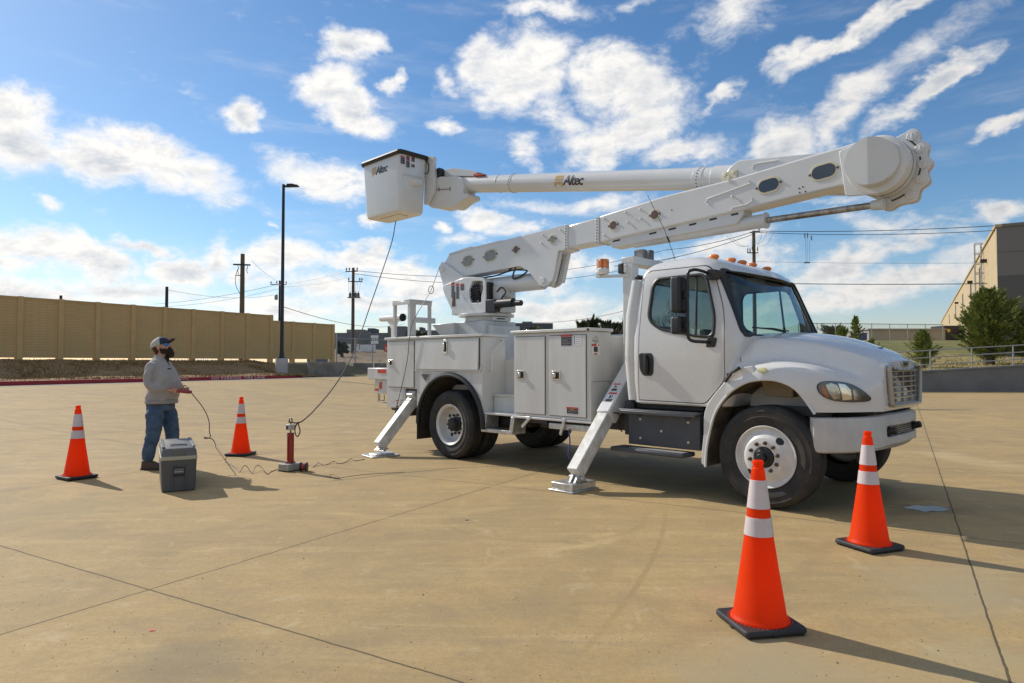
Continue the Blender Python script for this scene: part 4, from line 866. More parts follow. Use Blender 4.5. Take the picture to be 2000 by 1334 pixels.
for i, (x, z) in enumerate(rr):
    d = Vector((x+4.86, 0, z-.515)).normalized(); c = Vector((x, 0, z)); secs.append([c-d*.032+Vector((0, .03, 0)), c-d*.032+Vector((0, -.035, 0)), c-d*.005+Vector((0, -.055, 0)), c+d*.022+Vector((0, -.045, 0)), c+d*.034+Vector((0, -.006, 0)), c+d*.03+Vector((0, .0, 0))])
m.loft(secs); ob('wheel_arch_trim', m, BLACK, TR)
m = MB(); m.loft([[Vector((-4.86+.715*math.cos(R(a)), y, .515+.715*math.sin(R(a)))) for a in np.linspace(185, -5, 24)] for y in (-.002, .75)], caps=False, wrap=False); ob('inner_arch', m, DARK, TR)
bxo('mud_flap', -5.70, -5.69, .02, .62, .23, .74, mat('brown_mud_flap', (.05, .04, .03), .85), bev=0)
def door(x0, x1, z0, z1, y, label=None, d=.018, bev=.006):
    o = bxo('cabinet_door', x0, x1, y-d, y-.001, z0, z1, BODYP, bev=bev); 
    if label: o['label'] = label
    m = MB(); 
    for (a, b_, c_, d_) in ((x0-.007, x0, z0-.007, z1+.007), (x1, x1+.007, z0-.007, z1+.007), (x0, x1, z0-.007, z0), (x0, x1, z1, z1+.007)): m.box(a, b_, y-.004, y-.002, c_, d_)
    ob('door_seal', m, BLACK, o); return o
def latch(parent, x, z, y, vert=False, s=1.0):
    w_, h_ = (.055*s, .11*s) if vert else (.075*s, .062*s); pts = rpoly([(x-w_, z-h_), (x+w_, z-h_), (x+w_, z+h_), (x-w_, z+h_)], .02 if not vert else .045, 4)
    m = MB(); m.prism(pts, 'y', y-.008, y); o = ob('latch', m, CHROME, parent, bev=.003)
    m = MB(); m.prism(rpoly([(x-w_*.55, z-h_*.7), (x+w_*.75, z-h_*.7), (x+w_*.75, z+h_*.7), (x-w_*.55, z+h_*.7)], .015, 4), 'y', y-.0085, y-.0082); m2_ = m; ob('latch_cup', m2_, HUBK, parent)
    m = MB(); m.box(x-w_*.5, x+w_*.12, y-.03, y-.009, z-h_*.5, z+h_*.5); ob('latch_paddle', m, CHROME, parent, bev=.008)
d1 = door(-6.45, -5.74, 1.05, 1.80, 0, 'tall narrow rear door'); latch(d1, -6.37, 1.45, -.018, s=.85)
m = MB(); M = Matrix.Translation((0, -.004, 1.81)) @ Matrix.Rotation(R(-1.6), 4, 'X'); m.box(-5.69, -4.20, -.018, 0, -.465, 0, M=M); d2 = ob('cabinet_door', m, BODYP, TR, bev=.006); d2['label'] = 'wide upper door hanging slightly open'
latch(d2, -4.94, 1.695, -.028, vert=True)
m = MB(); m.box(-4.196, -4.185, -.005, 0, 1.34, 1.815); m.box(-5.70, -5.695, -.004, 0, 1.34, 1.815); ob('door_gap', m, BLACK, TR)
m = MB(); m.tube([(-5.70, -.018, 1.333), (-4.17, -.018, 1.333), (-4.162, -.016, 1.36), (-4.162, -.012, 1.39)], .010, 8); ob('drip_rail', m, LABW, TR)
m = MB(); m.prism(rpoly([(-5.57, 1.285), (-5.31, 1.285), (-5.40, 1.16), (-5.47, 1.16)], .03, 3), 'y', -.012, 0); o = ob('fuel_recess', m, BODYP, TR, bev=.003)
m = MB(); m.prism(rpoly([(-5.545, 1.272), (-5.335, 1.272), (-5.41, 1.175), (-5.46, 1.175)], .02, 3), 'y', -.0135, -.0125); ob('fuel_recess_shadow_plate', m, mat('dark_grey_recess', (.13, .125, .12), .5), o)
m = MB(); m.box(-6.02, -5.65, .03, .46, 1.0, 1.03); m.box(-6.02, -5.65, .44, .46, .71, 1.0); ob('outrigger_niche', m, DARK, TR)
bxo('access_panel', -6.35, -6.05, -.004, 0, .80, .98, BODYP, bev=.002)
# step pocket and front cabinet
m = MB(); m.box(-4.14, -3.5, .0, .50, .715, .745); m.box(-4.14, -3.5, .46, .50, .745, 1.5); m.box(-4.13, -3.5, .22, .46, .745, .97); m.box(-4.14, -3.5, .20, .46, .97, .99)
m.box(-4.14, -3.5, .50, .90, 1.22, 1.25); m.box(-4.14, -3.5, .86, .90, 1.25, 1.8); m.box(-4.14, -3.5, .50, .54, .99, 1.22); ob('access_steps', m, BODYP, TR, bev=.005)
m = MB(); m.box(-3.9, -3.55, .56, .75, 1.252, 1.30); m.cyl((-3.8, .6, 1.3), (-3.8, .6, 1.38), .03, .03, 10); ob('valve_bank', m, DARK, TR, bev=.01)
m = MB(); m.tube([(-4.12, .36, 1.78), (-4.06, .36, 1.78), (-4.06, .28, 1.72), (-4.06, .14, 1.60), (-4.06, .12, 1.55), (-4.06, .12, 1.34), (-4.12, .12, 1.34)], .013, 8); ob('grab_handle', m, BODYP, TR)
m = MB(); m.prism([(-4.16, .50), (-4.08, .50), (-4.05, .71), (-4.13, .71)], 'y', .0, .26); m.prism([(-3.60, .50), (-3.53, .50), (-3.49, .71), (-3.56, .71)], 'y', .0, .26); m.box(-4.16, -3.53, -.005, .26, .465, .515); ob('stirrup_step', m, ALU, TR, bev=.006)
m = MB(); [m.box(-4.14+i*.03, -4.125+i*.03, -.0, .25, .517, .521) for i in range(20)]; ob('step_tread', m, STEEL, TR)
m = MB(); m.box(-3.50, -2.18, 0, .42, .735, 1.845); m.box(-3.50, -2.185, .42, 1.98, .735, 1.80); m.box(-3.5, -2.18, 1.98, 2.4, .735, 1.845); ob('front_cabinet', m, BODYP, TR, bev=.008)
m = MB(); m.box(-3.54, -2.16, -.035, .45, 1.847, 1.888); m.box(-3.54, -2.16, 1.95, 2.435, 1.847, 1.888); ob('cabinet_top', m, BODYP, TR, bev=.008)
m = MB(); m.box(-3.5, -2.15, -.03, .02, .705, .733); ob('cabinet_sill', m, BODYP, TR, bev=.004)
d3 = door(-3.455, -2.925, .775, 1.80, 0, 'left door of the front cabinet'); latch(d3, -3.35, 1.29, -.018); d4 = door(-2.845, -2.245, .775, 1.80, 0, 'right door of the front cabinet'); latch(d4, -2.725, 1.29, -.018)
m = MB(); m.cyl((-2.19, -.018, 1.865), (-2.19, -.046, 1.865), .016, .016, 10); ob('knob', m, BLACK, TR)
def decal(parent, o, xd, yd, w_, h_, style='dark', name='warning_decal'):
    o = Vector(o); xd = Vector(xd); yd = Vector(yd); n = xd.cross(yd); M = frame(o, xd, yd); e = MB()
    def q(mb, a, b_, c_, d_, k): mb.add([M@Vector((a, c_, k)), M@Vector((b_, c_, k)), M@Vector((b_, d_, k)), M@Vector((a, d_, k))], [(0, 1, 2, 3)])
    base = MB(); q(base, 0, w_, 0, h_, .0015)
    if style == 'white':
        base.m = [0]*len(base.f); rows = MB(); q(rows, w_*.1, w_*.2, h_*.1, h_*.9, .002)
        for k in range(4): q(rows, w_*.3, w_*.85, h_*(.15+.2*k), h_*(.18+.2*k), .002)
        o_ = ob(name, base, LABW, parent, smooth=0); ob('decal_print', rows, mat('blue_grey_print', (.15, .17, .28), .5), o_, smooth=0); return o_
    bb = MB(); q(bb, w_*.04, w_*.96, h_*.03, h_*.80, .002); 
    rd = MB(); q(rd, w_*.0, w_, h_*.82, h_, .002)
    if style == 'redhalf': bb = MB(); q(bb, w_*.25, w_*.75, h_*.25, h_*.75, .002); rd = MB(); q(rd, 0, w_, h_*.8, h_, .002); q(rd, w_*.3, w_*.7, 0, h_*.14, .002)
    if style == 'icon': bb = MB(); q(bb, w_*.1, w_*.9, 0, h_*.28, .002); q(bb, w_*.3, w_*.5, h_*.35, h_*.72, .002); q(bb, w_*.6, w_*.7, h_*.35, h_*.72, .002)
    o_ = ob(name, base, LABW, parent, smooth=0); ob('decal_dark_block', bb, LABK, o_, smooth=0); ob('decal_red_header', rd, LABR, o_, smooth=0)
    if style == 'dark':
        ln = MB(); rows = max(3, int(h_/.028))
        for k in range(rows): q(ln, w_*.12, w_*(.88 if k % 3 else .6), h_*(.08+.66*k/rows), h_*(.08+.66*k/rows+.16/rows), .0024)
        ob('decal_lines', ln, mat('grey_print', (.35, .33, .35), .5), o_, smooth=0)
    return o_
X_ = (1, 0, 0); Z_ = (0, 0, 1)
decal(d4, (-2.645, -.0182, 1.665), X_, Z_, .19, .145); decal(d4, (-2.44, -.0182, 1.67), X_, Z_, .13, .13, 'white')
o = decal(d4, (-2.555, -.0182, .81), X_, Z_, .20, .085)
m = MB(); me = text_mesh('Altec', .035, shear=.25); add_mesh_to(m, me, frame((-2.455, -.022, .865), X_, Z_)); ob('nameplate_lettering', m, GOLD, o, smooth=0, fix=False)
decal(TR, (-2.1785, .02, 1.555), (0, 1, 0), Z_, .16, .13, 'redhalf'); m = MB(); m.box(-2.178, -2.172, .03, .15, 1.72, 1.735); m.box(-2.178, -2.165, .10, .14, 1.66, 1.72); m.tube([(-2.17, .04, 1.74), (-2.16, .10, 1.78), (-2.16, .16, 1.74), (-2.17, .16, 1.60)], .004, 5); ob('socket', m, CHROME, TR)
bxo('cabinet_front_seam', -2.1795, -2.176, .02, .42, 1.215, 1.225, mat('seam_grey', (.35, .34, .31), .7), bev=0)
# under-body steps and pipes
m = MB(); m.box(-3.50, -2.90, -.0, .18, .655, .70); ob('under_tray', m, DARK, TR, bev=.005)
m = MB(); m.box(-2.86, -2.20, -.01, .14, .60, .675); ob('under_channel', m, ALU, TR, bev=.008)
m = MB(); m.box(-.02, .02, -.012, .012, -.11, .11, M=Matrix.Translation((-3.24, -.03, .66)) @ Matrix.Rotation(R(48), 4, 'Y')); ob('strap_end', m, ALU, TR, bev=.005)
m = MB(); m.box(-.02, .02, -.012, .012, -.11, .11, M=Matrix.Translation((-2.60, -.04, .64)) @ Matrix.Rotation(R(18), 4, 'Y')); ob('strap_end', m, ALU, TR, bev=.005)
m = MB(); m.tube(spline([(-2.52, .02, .62), (-2.50, -.03, .60), (-2.48, -.04, .45), (-2.50, -.05, .30), (-2.46, -.05, .24)]), .009, 6); ob('hanging_cord', m, mat('violet_cord', (.06, .05, .22), .5), TR)
m = MB(); m.box(-3.2, -2.4, .2, 2.2, .58, .74); m.box(-4.1, -3.5, .3, .9, .55, .7); ob('subframe', m, DARK, TR, bev=.01)
# ---------------------------------------------------------------- outriggers
def legbox(m, x0, x1, A, B, th, M=None):
    # A, B: (y,z) of the upper edge line, th: depth below it
    d = Vector((B[0]-A[0], B[1]-A[1])).normalized(); n_ = Vector((d.y, -d.x)); n_ = n_ if n_.y < 0 else -n_
    pts = [A, B, (B[0]+n_.x*th, B[1]+n_.y*th), (A[0]+n_.x*th, A[1]+n_.y*th)]
    m.prism(pts, 'x', x0, x1)
def outrigger(x0, x1, A, B, C, D_, s, near=True):
    e = empty('outrigger', (0, 0, 0), 0, TR); mir = (lambda q: q) if near else (lambda q: (2.4-q[0], q[1]))
    m = MB(); legbox(m, x0+.02, x1-.02, mir(A), mir(B), .165); ob('inner_leg', m, DIRTYW, e, bev=.012)
    m = MB(); legbox(m, x0, x1, mir(C), mir(D_), .215); ob('outer_tube', m, BOOMP, e, bev=.02)
    # foot: clevis and pad
    yy = A[0]+.10; zz = A[1]-.09
    m = MB()
    for xx in (x0+.045, x1-.075): m.prism([mir(q) for q in ((yy-.10, .10), (yy+.12, .10), (yy+.05, zz+.03), (yy-.03, zz+.03))], 'x', xx, xx+.03)
    q = mir((yy, zz)); m.cyl((x0-.01, q[0], q[1]-.02), (x1+.01, q[0], q[1]-.02), .028, .028, 14); ob('foot_clevis', m, ALU, e, bev=.004)
    return e, yy
e, yy = outrigger(-2.03, -1.84, (-.67, .255), (-.02, .93), (-.10, .87), (.62, 1.60), 1); e['label'] = 'front outrigger on the near side with warning decals'
m = MB(); m.box(-2.19, -1.83, -.78, -.30, .0, .02); m.box(-2.165, -1.855, -.755, -.325, .02, .098); ob('foot_pad', m, ALU, e, bev=.008)
dd = Vector((0, .72, .73)).normalized(); nn = Vector((0, -.73, .72)).normalized()
def legdecal(u, w_, h_, st, xo=0): o = Vector((-1.985+xo, -.10, .87))+dd*u+nn*.0005; decal(e, o, (1, 0, 0), tuple(dd), w_, h_, st)
legdecal(.16, .12, .15, 'icon'); legdecal(.34, .10, .12, 'icon')
m = MB(); m.tube(spline([(-1.835, .0, .86), (-1.832, .10, .84), (-1.83, .13, .77), (-1.83, .10, .68), (-1.83, .16, .62)]), .007, 6); ob('hose', m, BLACK, e)
e2 = copy_tree(e); 
for o in [e2]: o.parent = TR; o.scale = (1, -1, 1); o.location = (0, 2.4, 0)
e2['label'] = 'front outrigger on the far side'
e, yy = outrigger(-5.96, -5.78, (-.635, .215), (.10, .985), (-.02, .93), (.5, 1.48), 1); e['label'] = 'rear outrigger on the near side'
m = MB(); m.prism(rpoly([(-6.13, -.74), (-5.72, -.80), (-5.68, -.30), (-6.05, -.24)], .05, 3), 'z', 0, .022); m.prism(rpoly([(-6.02, -.68), (-5.74, -.7), (-5.74, -.36), (-6.0, -.32)], .05, 3), 'z', .022, .05); ob('foot_pad', m, ALU, e, bev=.006)
e2 = copy_tree(e); e2.parent = TR; e2.scale = (1, -1, 1); e2.location = (0, 2.4, 0); e2['label'] = 'rear outrigger on the far side'
decal(TR, (-6.24, -.002, .715), X_, Z_, .09, .12, 'icon'); decal(TR, (-6.13, -.002, .745), X_, Z_, .08, .10, 'icon')
# ---------------------------------------------------------------- tail shelf
m = MB(); m.box(-7.12, -6.5, .02, 2.38, 1.16, 1.36); m.box(-6.95, -6.5, .06, 2.34, .92, 1.16); ob('tail_shelf', m, BODYP, TR, bev=.012)
m = MB(); m.box(-6.80, -6.56, .012, .02, 1.275, 1.335); ob('red_reflector', m, REDL, TR)
m = MB(); m.box(-6.94, -6.80, .045, .06, 1.02, 1.10); ob('tail_lamp', m, CHROME, TR, bev=.005); m = MB(); m.box(-6.78, -6.74, .045, .06, 1.0, 1.12); m.box(-6.93, -6.83, .040, .045, .965, 1.0); ob('side_marker', m, REDL, TR)
m = MB(); m.box(-6.7, -6.5, .3, .5, .72, .9); m.box(-6.62, -6.38, .25, .6, .54, .72); m.tube([(-6.85, .1, .90), (-6.86, .1, .80), (-6.72, .1, .80), (-6.72, .1, .90)], .008, 6); m.cyl((-6.75, .3, .66), (-6.45, .3, .66), .035, .035, 10); ob('tow_hitch', m, DARK, TR, bev=.01)
m = MB(); m.tube([(-6.9, .1, 1.18), (-6.9, .1, .78), (-6.62, .1, .76)], .009, 6); ob('tail_wire', m, STEEL, TR)
m = MB(); m.tube(spline([(-7.0, .35, 1.37), (-7.0, .35, 1.48), (-6.9, .35, 1.52), (-6.85, .35, 1.42), (-6.72, .35, 1.37)]), .012, 6); m.cyl((-7.05, .1, 1.36), (-7.05, .1, 1.62), .006, .006, 6); ob('hose_loop', m, CHROME, TR)
# rope bin frame, pipe holder
xm = ty(805, 586, .08)[0]; xb = ty(771.5, 589, .08)[0]; zt = ty(805, 586, .08)[1]; yb = tx(843, 590, xm)[0]
e = empty('rope_bin_frame', (0, 0, 0), 0, TR)
[bxo('post', *q, 1.872, zt, BODYP, e) for q in ((xm-.07, xm, .04, .11), (xb, xb+.05, .04, .09), (xm-.05, xm, yb-.05, yb), (xb, xb+.05, yb-.05, yb))]
m = MB(); m.box(xb-.01, xm+.01, .03, yb+.01, zt-.012, zt+.012); m.box(xb-.005, xm+.005, .03, .04, zt-.07, zt-.014); m.box(xm-.005, xm+.01, .04, yb, zt-.07, zt-.014); ob('top_tray', m, BODYP, e, bev=.004)
z1_ = tx(825, 625, xm)[1]; m = MB(); m.box(xm, xm+.02, .08, yb+.07, z1_-.05, z1_+.04); ob('shelf_bar', m, BODYP, e, bev=.004)
m = MB(); m.cyl((-7.28, .42, 2.25), (-6.36, .22, 2.22), .055, .068, 18, caps=False); m.cyl((-7.28, .42, 2.25), (-7.29, .42, 2.25), .055, .03, 18); ob('pole_holder', m, BODYP, TR)
m = MB(); m.cyl((-6.40, .235, 2.222), (-6.39, .235, 2.222), .06, .06, 18); ob('pole_holder_mouth', m, BLACK, TR)
m = MB(); m.loft([[(-6.95+a, .35, z) for a in ()] or [Vector((-6.78-s_, .32, z)), Vector((-6.78+s_*.8, .28, z)), Vector((-6.78+s_*.8, .34, z)), Vector((-6.78-s_, .38, z))] for z, s_ in ((1.87, .06), (2.05, .07), (2.17, .17), (2.19, .2))]); ob('pole_holder_post', m, BODYP, TR, bev=.005)
m = MB(); a = ty(850, 633, .8)[0]; b_ = ty(893, 633, .8)[0]; m.loft([[Vector((a+.25, .75, 1.87)), Vector((b_, .75, 1.87)), Vector((b_, 1.3, 1.87)), Vector((a+.25, 1.3, 1.87))], [Vector((a, .72, 2.11)), Vector((b_, .72, 2.12)), Vector((b_, 1.35, 2.12)), Vector((a, 1.35, 2.11))]]); ob('tool_hopper', m, BODYP, TR, bev=.008)
# ---------------------------------------------------------------- pedestal and turret
PX, PY = -5.31, 1.18
m = MB(); m.loft([[Vector((PX+sx*w_, PY+sy*h_, z)) for sx, sy in ((-1, -1), (1, -1), (1, 1), (-1, 1))] for z, w_, h_ in ((1.1, .36, .38), (1.5, .345, .365), (2.135, .34, .36))]); m.box(PX-.30, PX+.46, PY-.30, PY+.34, 1.1, 2.06); ob('pedestal', m, BODYP, TR, bev=.012)
m = MB(); m.cyl((PX, PY, 2.137), (PX, PY, 2.215), .36, .36, 40); m.box(PX+.1, PX+.38, PY-.20, PY+.20, 2.138, 2.21); ob('turntable_bearing', m, BODYP, TR, bev=.004)
m = MB(); m.cyl((PX, PY, 2.217), (PX, PY, 2.262), .47, .47, 48); ob('turntable_plate', m, BODYP, TR, bev=.004)
m = MB(); m.box(PX+.365, PX+.382, PY-.12, PY+.06, 2.165, 2.185); ob('maker_plate', m, LABK, TR)
def zp(zx, zy): return (840+zx/6.353, 440+zy/6.353)   # reading off the enlarged view
TY0, TY1 = .86, 1.46
out = [ty(*zp(*q), TY0) for q in ((165, 745), (440, 640), (655, 650), (690, 690), (692, 1075), (640, 1085), (560, 1108), (460, 1112), (310, 1105), (270, 1060), (180, 860), (155, 790))]
out = rpoly(out, [.05, .1, .04, .03, .03, .04, .06, .05, .08, .06, .1, .05], 4)
m = MB(); m.prism(out, 'y', TY0, TY1); me = m.mesh('tmp')
hole = rpoly([ty(*zp(*q), TY0) for q in ((525, 690), (650, 690), (660, 780), (635, 870), (632, 960), (510, 965), (485, 900), (485, 800))], .03, 3)
c_ = MB(); c_.prism(hole, 'y', TY0-.2, TY0+.25); me = boolean(me, c_.mesh('c')); link('turret_cover', me, BOOMP, TR, bev=.03, seg=3)
m = MB(); m.box(-5.62, -5.08, TY0+.2, TY0+.24, 2.35, 2.78)
rg = random.Random(2)
for i in range(8):
    z = 2.42+i*.043; m.cyl((-5.55, TY0+.05, z), (-5.18, TY0+.05+rg.uniform(-.02, .02), z), .014, .014, 8); m.box(-5.45+rg.uniform(-.05, .05), -5.37, TY0+.03, TY0+.12, z-.015, z+.015)
for i in range(7): m.tube(spline([(-5.5+i*.045, TY0+.06, 2.76), (-5.48+i*.05, TY0+.03, 2.68), (-5.5+i*.04, TY0+.08, 2.55), (-5.46+i*.04, TY0+.1, 2.42)], 4), .010, 5)
ob('hydraulic_valves', m, BLACK, TR)
ear = [ty(*zp(*q), TY0) for q in ((137, 452), (160, 460), (415, 648), (440, 670), (300, 745), (165, 765), (105, 560), (108, 520))]
for y in (TY0+.01, TY1-.07):
    m = MB(); m.prism(rpoly(ear, .02, 3), 'y', y, y+.06); ob('turret_ear', m, BOOMP, TR, bev=.012)
q = ty(*zp(150, 540), TY0); m = MB(); m.cyl((q[0], TY0+.012, q[1]), (q[0], TY0-.008, q[1]), .055, .05, 20); ob('pivot_boss', m, BOOMP, TR, bev=.006)
m = MB(); m.prism([ty(*zp(*q), TY0) for q in ((238, 1000), (270, 1060), (285, 1115), (238, 1115))], 'y', TY0+.05, TY1-.05); ob('turret_skirt', m, BOOMP, TR, bev=.01)
q = ty(*zp(235, 920), TY0); m = MB(); q = (q[0]+.13, q[1]); m.prism(rpoly([(q[0]-.05, q[1]-.13), (q[0]+.04, q[1]-.13), (q[0]+.04, q[1]+.12), (q[0]-.03, q[1]+.12)], .02, 3), 'y', TY0-.004, TY0); ob('control_recess', m, mat('brown_control_panel', (.10, .05, .03), .4), TR)
for (zx, zy, w_, h_) in ((262, 905, .085, .30), (322, 920, .075, .30), (376, 812, .095, .13)):
    q = ty(*zp(zx, zy), TY0-.003); decal(TR, (q[0], TY0-.002, q[1]), X_, Z_, w_, h_*.9)
q = ty(*zp(418, 945), TY0); decal(TR, (q[0], TY0-.002, q[1]), X_, Z_, .08, .18, 'white')
# rotation motor
m = MB(); m.box(-4.98, -4.72, .98, 1.30, 2.265, 2.72); m.box(-4.95, -4.65, 1.0, 1.2, 2.5, 2.66); ob('valve_housing', m, BODYP, TR, bev=.03)
m = MB(); m.box(-5.00, -4.78, .86, 1.02, 2.27, 2.47); m.cyl((-4.80, .93, 2.40), (-4.42, .93, 2.40), .075, .07, 16); m.cyl((-4.46, .93, 2.39), (-4.25, .93, 2.38), .045, .045, 14); m.box(-5.02, -4.94, .88, 1.2, 2.27, 2.76); m.tube(spline([(-4.7, .93, 2.47), (-4.6, .93, 2.58), (-4.72, .95, 2.66), (-4.85, .98, 2.60)]), .014, 6); ob('rotation_motor', m, BLACK, TR, bev=.006)
# ---------------------------------------------------------------- lower boom
LY0, LY1 = .92, 1.20
pin = ty(1060, 548, LY0)
topl = [(868, 513), (877, 498), (925, 484), (1040, 455), (1105, 439)]
botl = [(1107, 487), (1090, 490.5), (1084, 525), (1079, 546), (1070, 556), (1061, 560), (1052, 557), (1044, 545), (1030, 528), (1014, 519.5), (905, 540), (900, 536)]
pts = [ty(a, b_, LY0) for a, b_ in topl+botl]
m = MB(); m.prism(pts, 'y', LY0, LY0+.035); ob('lower_boom_side_plate', m, BOOMP, TR, bev=.006)
m = MB(); m.prism(pts, 'y', LY1-.035, LY1); ob('lower_boom_side_plate', m, BOOMP, TR, bev=.006)
core = [ty(a, b_, LY0) for a, b_ in [(870, 514), (879, 499), (925, 485.5), (1040, 456.5), (1110, 440), (1110, 486), (1020, 517), (1008, 519), (908, 539)]]
m = MB(); m.prism(core, 'y', LY0+.036, LY1-.036); ob('lower_boom_core', m, BOOMP, TR)
m = MB(); m.prism([ty(a, b_, LY0) for a, b_ in [(877, 498), (878, 495), (921, 481), (927, 484)]], 'y', LY0-.012, LY1+.012); m.prism([ty(a, b_, LY0) for a, b_ in [(925, 485), (927, 482), (980, 469), (984, 472)]], 'y', LY0-.008, LY1+.008); ob('top_reinforcement', m, BOOMP, TR, bev=.006)
# gusset at the front of the lobed plates
g1 = ty(1090, 490.5, LY0); g2 = ty(1079, 546, LY0); m = MB()
for y0, y1, dx in ((LY0+.036, LY0+.085, .0), (LY1-.075, LY1+.0, .0)):
    m.loft([[Vector((g1[0]-.06, y0, g1[1]+.02)), Vector((g1[0]+.03, y0, g1[1]+.02)), Vector((g1[0]+.03, y1, g1[1]+.02)), Vector((g1[0]-.06, y1, g1[1]+.02))], [Vector((g2[0]-.09, y0, g2[1]-.03)), Vector((g2[0]+.012, y0, g2[1]-.03)), Vector((g2[0]+.012, y1, g2[1]-.03)), Vector((g2[0]-.09, y1, g2[1]-.03))]])
m.loft([[Vector((g1[0]-.10, LY0+.086, g1[1])), Vector((g1[0]-.06, LY0+.086, g1[1])), Vector((g1[0]-.06, LY1-.076, g1[1])), Vector((g1[0]-.10, LY1-.076, g1[1]))], [Vector((g2[0]-.12, LY0+.086, g2[1])), Vector((g2[0]-.08, LY0+.086, g2[1])), Vector((g2[0]-.08, LY1-.076, g2[1])), Vector((g2[0]-.12, LY1-.076, g2[1]))]])
m.box(g1[0]-.06, g1[0]+.05, LY0+.002, LY1+.03, g1[1]+.0, g1[1]+.035); m.cyl((pin[0]+.02, LY0+.12, pin[1]), (pin[0]+.02, LY1-.09, pin[1]), .085, .085, 20); ob('boom_gusset', m, BOOMP, TR, bev=.012)
m = MB(); m.cyl((pin[0], LY0-.02, pin[1]-.0), (pin[0], LY1+.02, pin[1]), .05, .05, 20); ob('cylinder_pin', m, BOOMP, TR, bev=.005)
# fibreglass insert and outer steel boom
def seg(x_px0, x_px1, yt0, yt1, yb0, yb1, dy, name, mt, bev=.02, ex=()):
    A = [ty(x_px0, yt0, LY0), ty(x_px1, yt1, LY0), ty(x_px1, yb1, LY0), ty(x_px0, yb0, LY0)]; m = MB(); m.prism(A, 'y', LY0+dy, LY1-dy); return ob(name, m, mt, TR, bev=bev)
seg(1104, 1171, 439.5, 423, 485.5, 473, .012, 'boom_insulator', FIBER, .03)
BK = [(1170, 422), (1300, 381.5), (1425, 350.5), (1585, 303), (1650, 284), (1700, 268), (1745, 275), (1770, 330), (1745, 355), (1700, 360), (1645, 363), (1560, 383), (1452, 409.5), (1300, 444.5), (1240, 458), (1171, 474)]
m = MB(); m.prism([ty(a, b_, LY0) for a, b_ in BK], 'y', LY0, LY1); ob('lower_boom', m, BOOMP, TR, bev=.022, seg=3)
# collar bolts
def boltrow(px, y0, y1, n):
    m = MB()
    for i in range(n):
        q = ty(px, y0+(y1-y0)*i/(n-1), LY0); m.cyl((q[0], LY0-.008, q[1]), (q[0], LY0+.02, q[1]), .011, .011, 8)
        if i % 2 == 0: pass
    ob('collar_bolts', m, mat('dark_blue_bolt', (.02, .02, .07), .4), TR)
def collar(px, yt, yb):
    A = ty(px-3, yt, LY0); B = ty(px+3, yt, LY0); C_ = ty(px+3, yb, LY0); D_ = ty(px-3, yb, LY0); m = MB(); m.prism([A, B, C_, D_], 'y', LY0-.006, LY1+.006); ob('boom_collar', m, BOOMP, TR, bev=.01)
collar(1106, 438.5, 486.5); collar(1167, 423.5, 475.5); boltrow(1105.5, 441, 485, 9); boltrow(1166, 426, 473, 9)
# underside reinforcement with slots, elbow cylinder
RB = [ty(a, b_, LY0+.03) for a, b_ in [(1183, 468), (1195, 484), (1250, 473), (1440, 437), (1453, 416), (1452, 405), (1300, 440)]]
m = MB(); m.prism(RB, 'y', LY0+.03, LY1-.02); ob('underside_channel', m, BOOMP, TR, bev=.01)
for (px, py, w_) in ((1197, 471.5, 9), (1234, 463.5, 0), (1268, 457, 9), (1306, 448.5, 9), (1346, 439.5, 9), (1386, 429.5, 9), (1428, 420, 9)):
    if w_ == 0: continue
    q = ty(px, py, LY0+.03); q2 = ty(px+14, py-3.2, LY0+.03); m = MB(); m.prism([(q[0], q[1]-.012), (q2[0], q2[1]-.012), (q2[0], q2[1]+.010), (q[0], q[1]+.010)], 'y', LY0-.002 if py < 0 else LY0+.0275, LY0+.03); ob('slot', m, HUBK, TR)
EC = 1.055
c0 = ty(1240, 473, EC); c1_ = ty(1494, 431, EC); c2_ = ty(1706, 401, EC)
m = MB(); m.cyl((c0[0], EC, c0[1]), (c1_[0], EC, c1_[1]), .082, .082, 24); m.cyl((c1_[0], EC, c1_[1]), (c1_[0]+.03, EC, c1_[1]-.001), .095, .095, 24); ob('elbow_cylinder', m, BOOMP, TR, bev=.006)
m = MB(); m.cyl((c1_[0]+.02, EC, c1_[1]), (c2_[0], EC, c2_[1]), .036, .036, 20); ob('cylinder_rod', m, mat('oily_chrome_rod', (.50, .46, .40), .28, metal=.8, var=.4, vscale=6, stretch=(4, 1, 1)), TR)
m = MB(); m.cyl((c2_[0]-.02, EC, c2_[1]), (c2_[0]+.10, EC, c2_[1]-.005), .05, .06, 20); ob('rod_end', m, BOOMP, TR, bev=.006)
# lift cylinder
a = ty(946, 561, 1.13); b_ = ty(1062, 548, 1.13); m = MB(); m.cyl((a[0], 1.13, a[1]), (b_[0], 1.13, b_[1]), .138, .138, 32); ob('lift_cylinder', m, BOOMP, TR, bev=.01)
m = MB(); m.tube(spline([(-4.6, 1.0, 2.93), (-4.45, 1.0, 2.98), (-4.5, .99, 2.80), (-4.35, .99, 2.80), (-4.2, 1.02, 2.90), (-4.35, 1.0, 3.0), (-4.15, 1.02, 2.92)]), .014, 6); m.tube(spline([(-5.3, 1.0, 2.86), (-4.9, 1.0, 2.87), (-4.5, 1.0, 2.92), (-4.1, 1.03, 2.88)]), .012, 6); ob('hydraulic_hose', m, BLACK, TR)
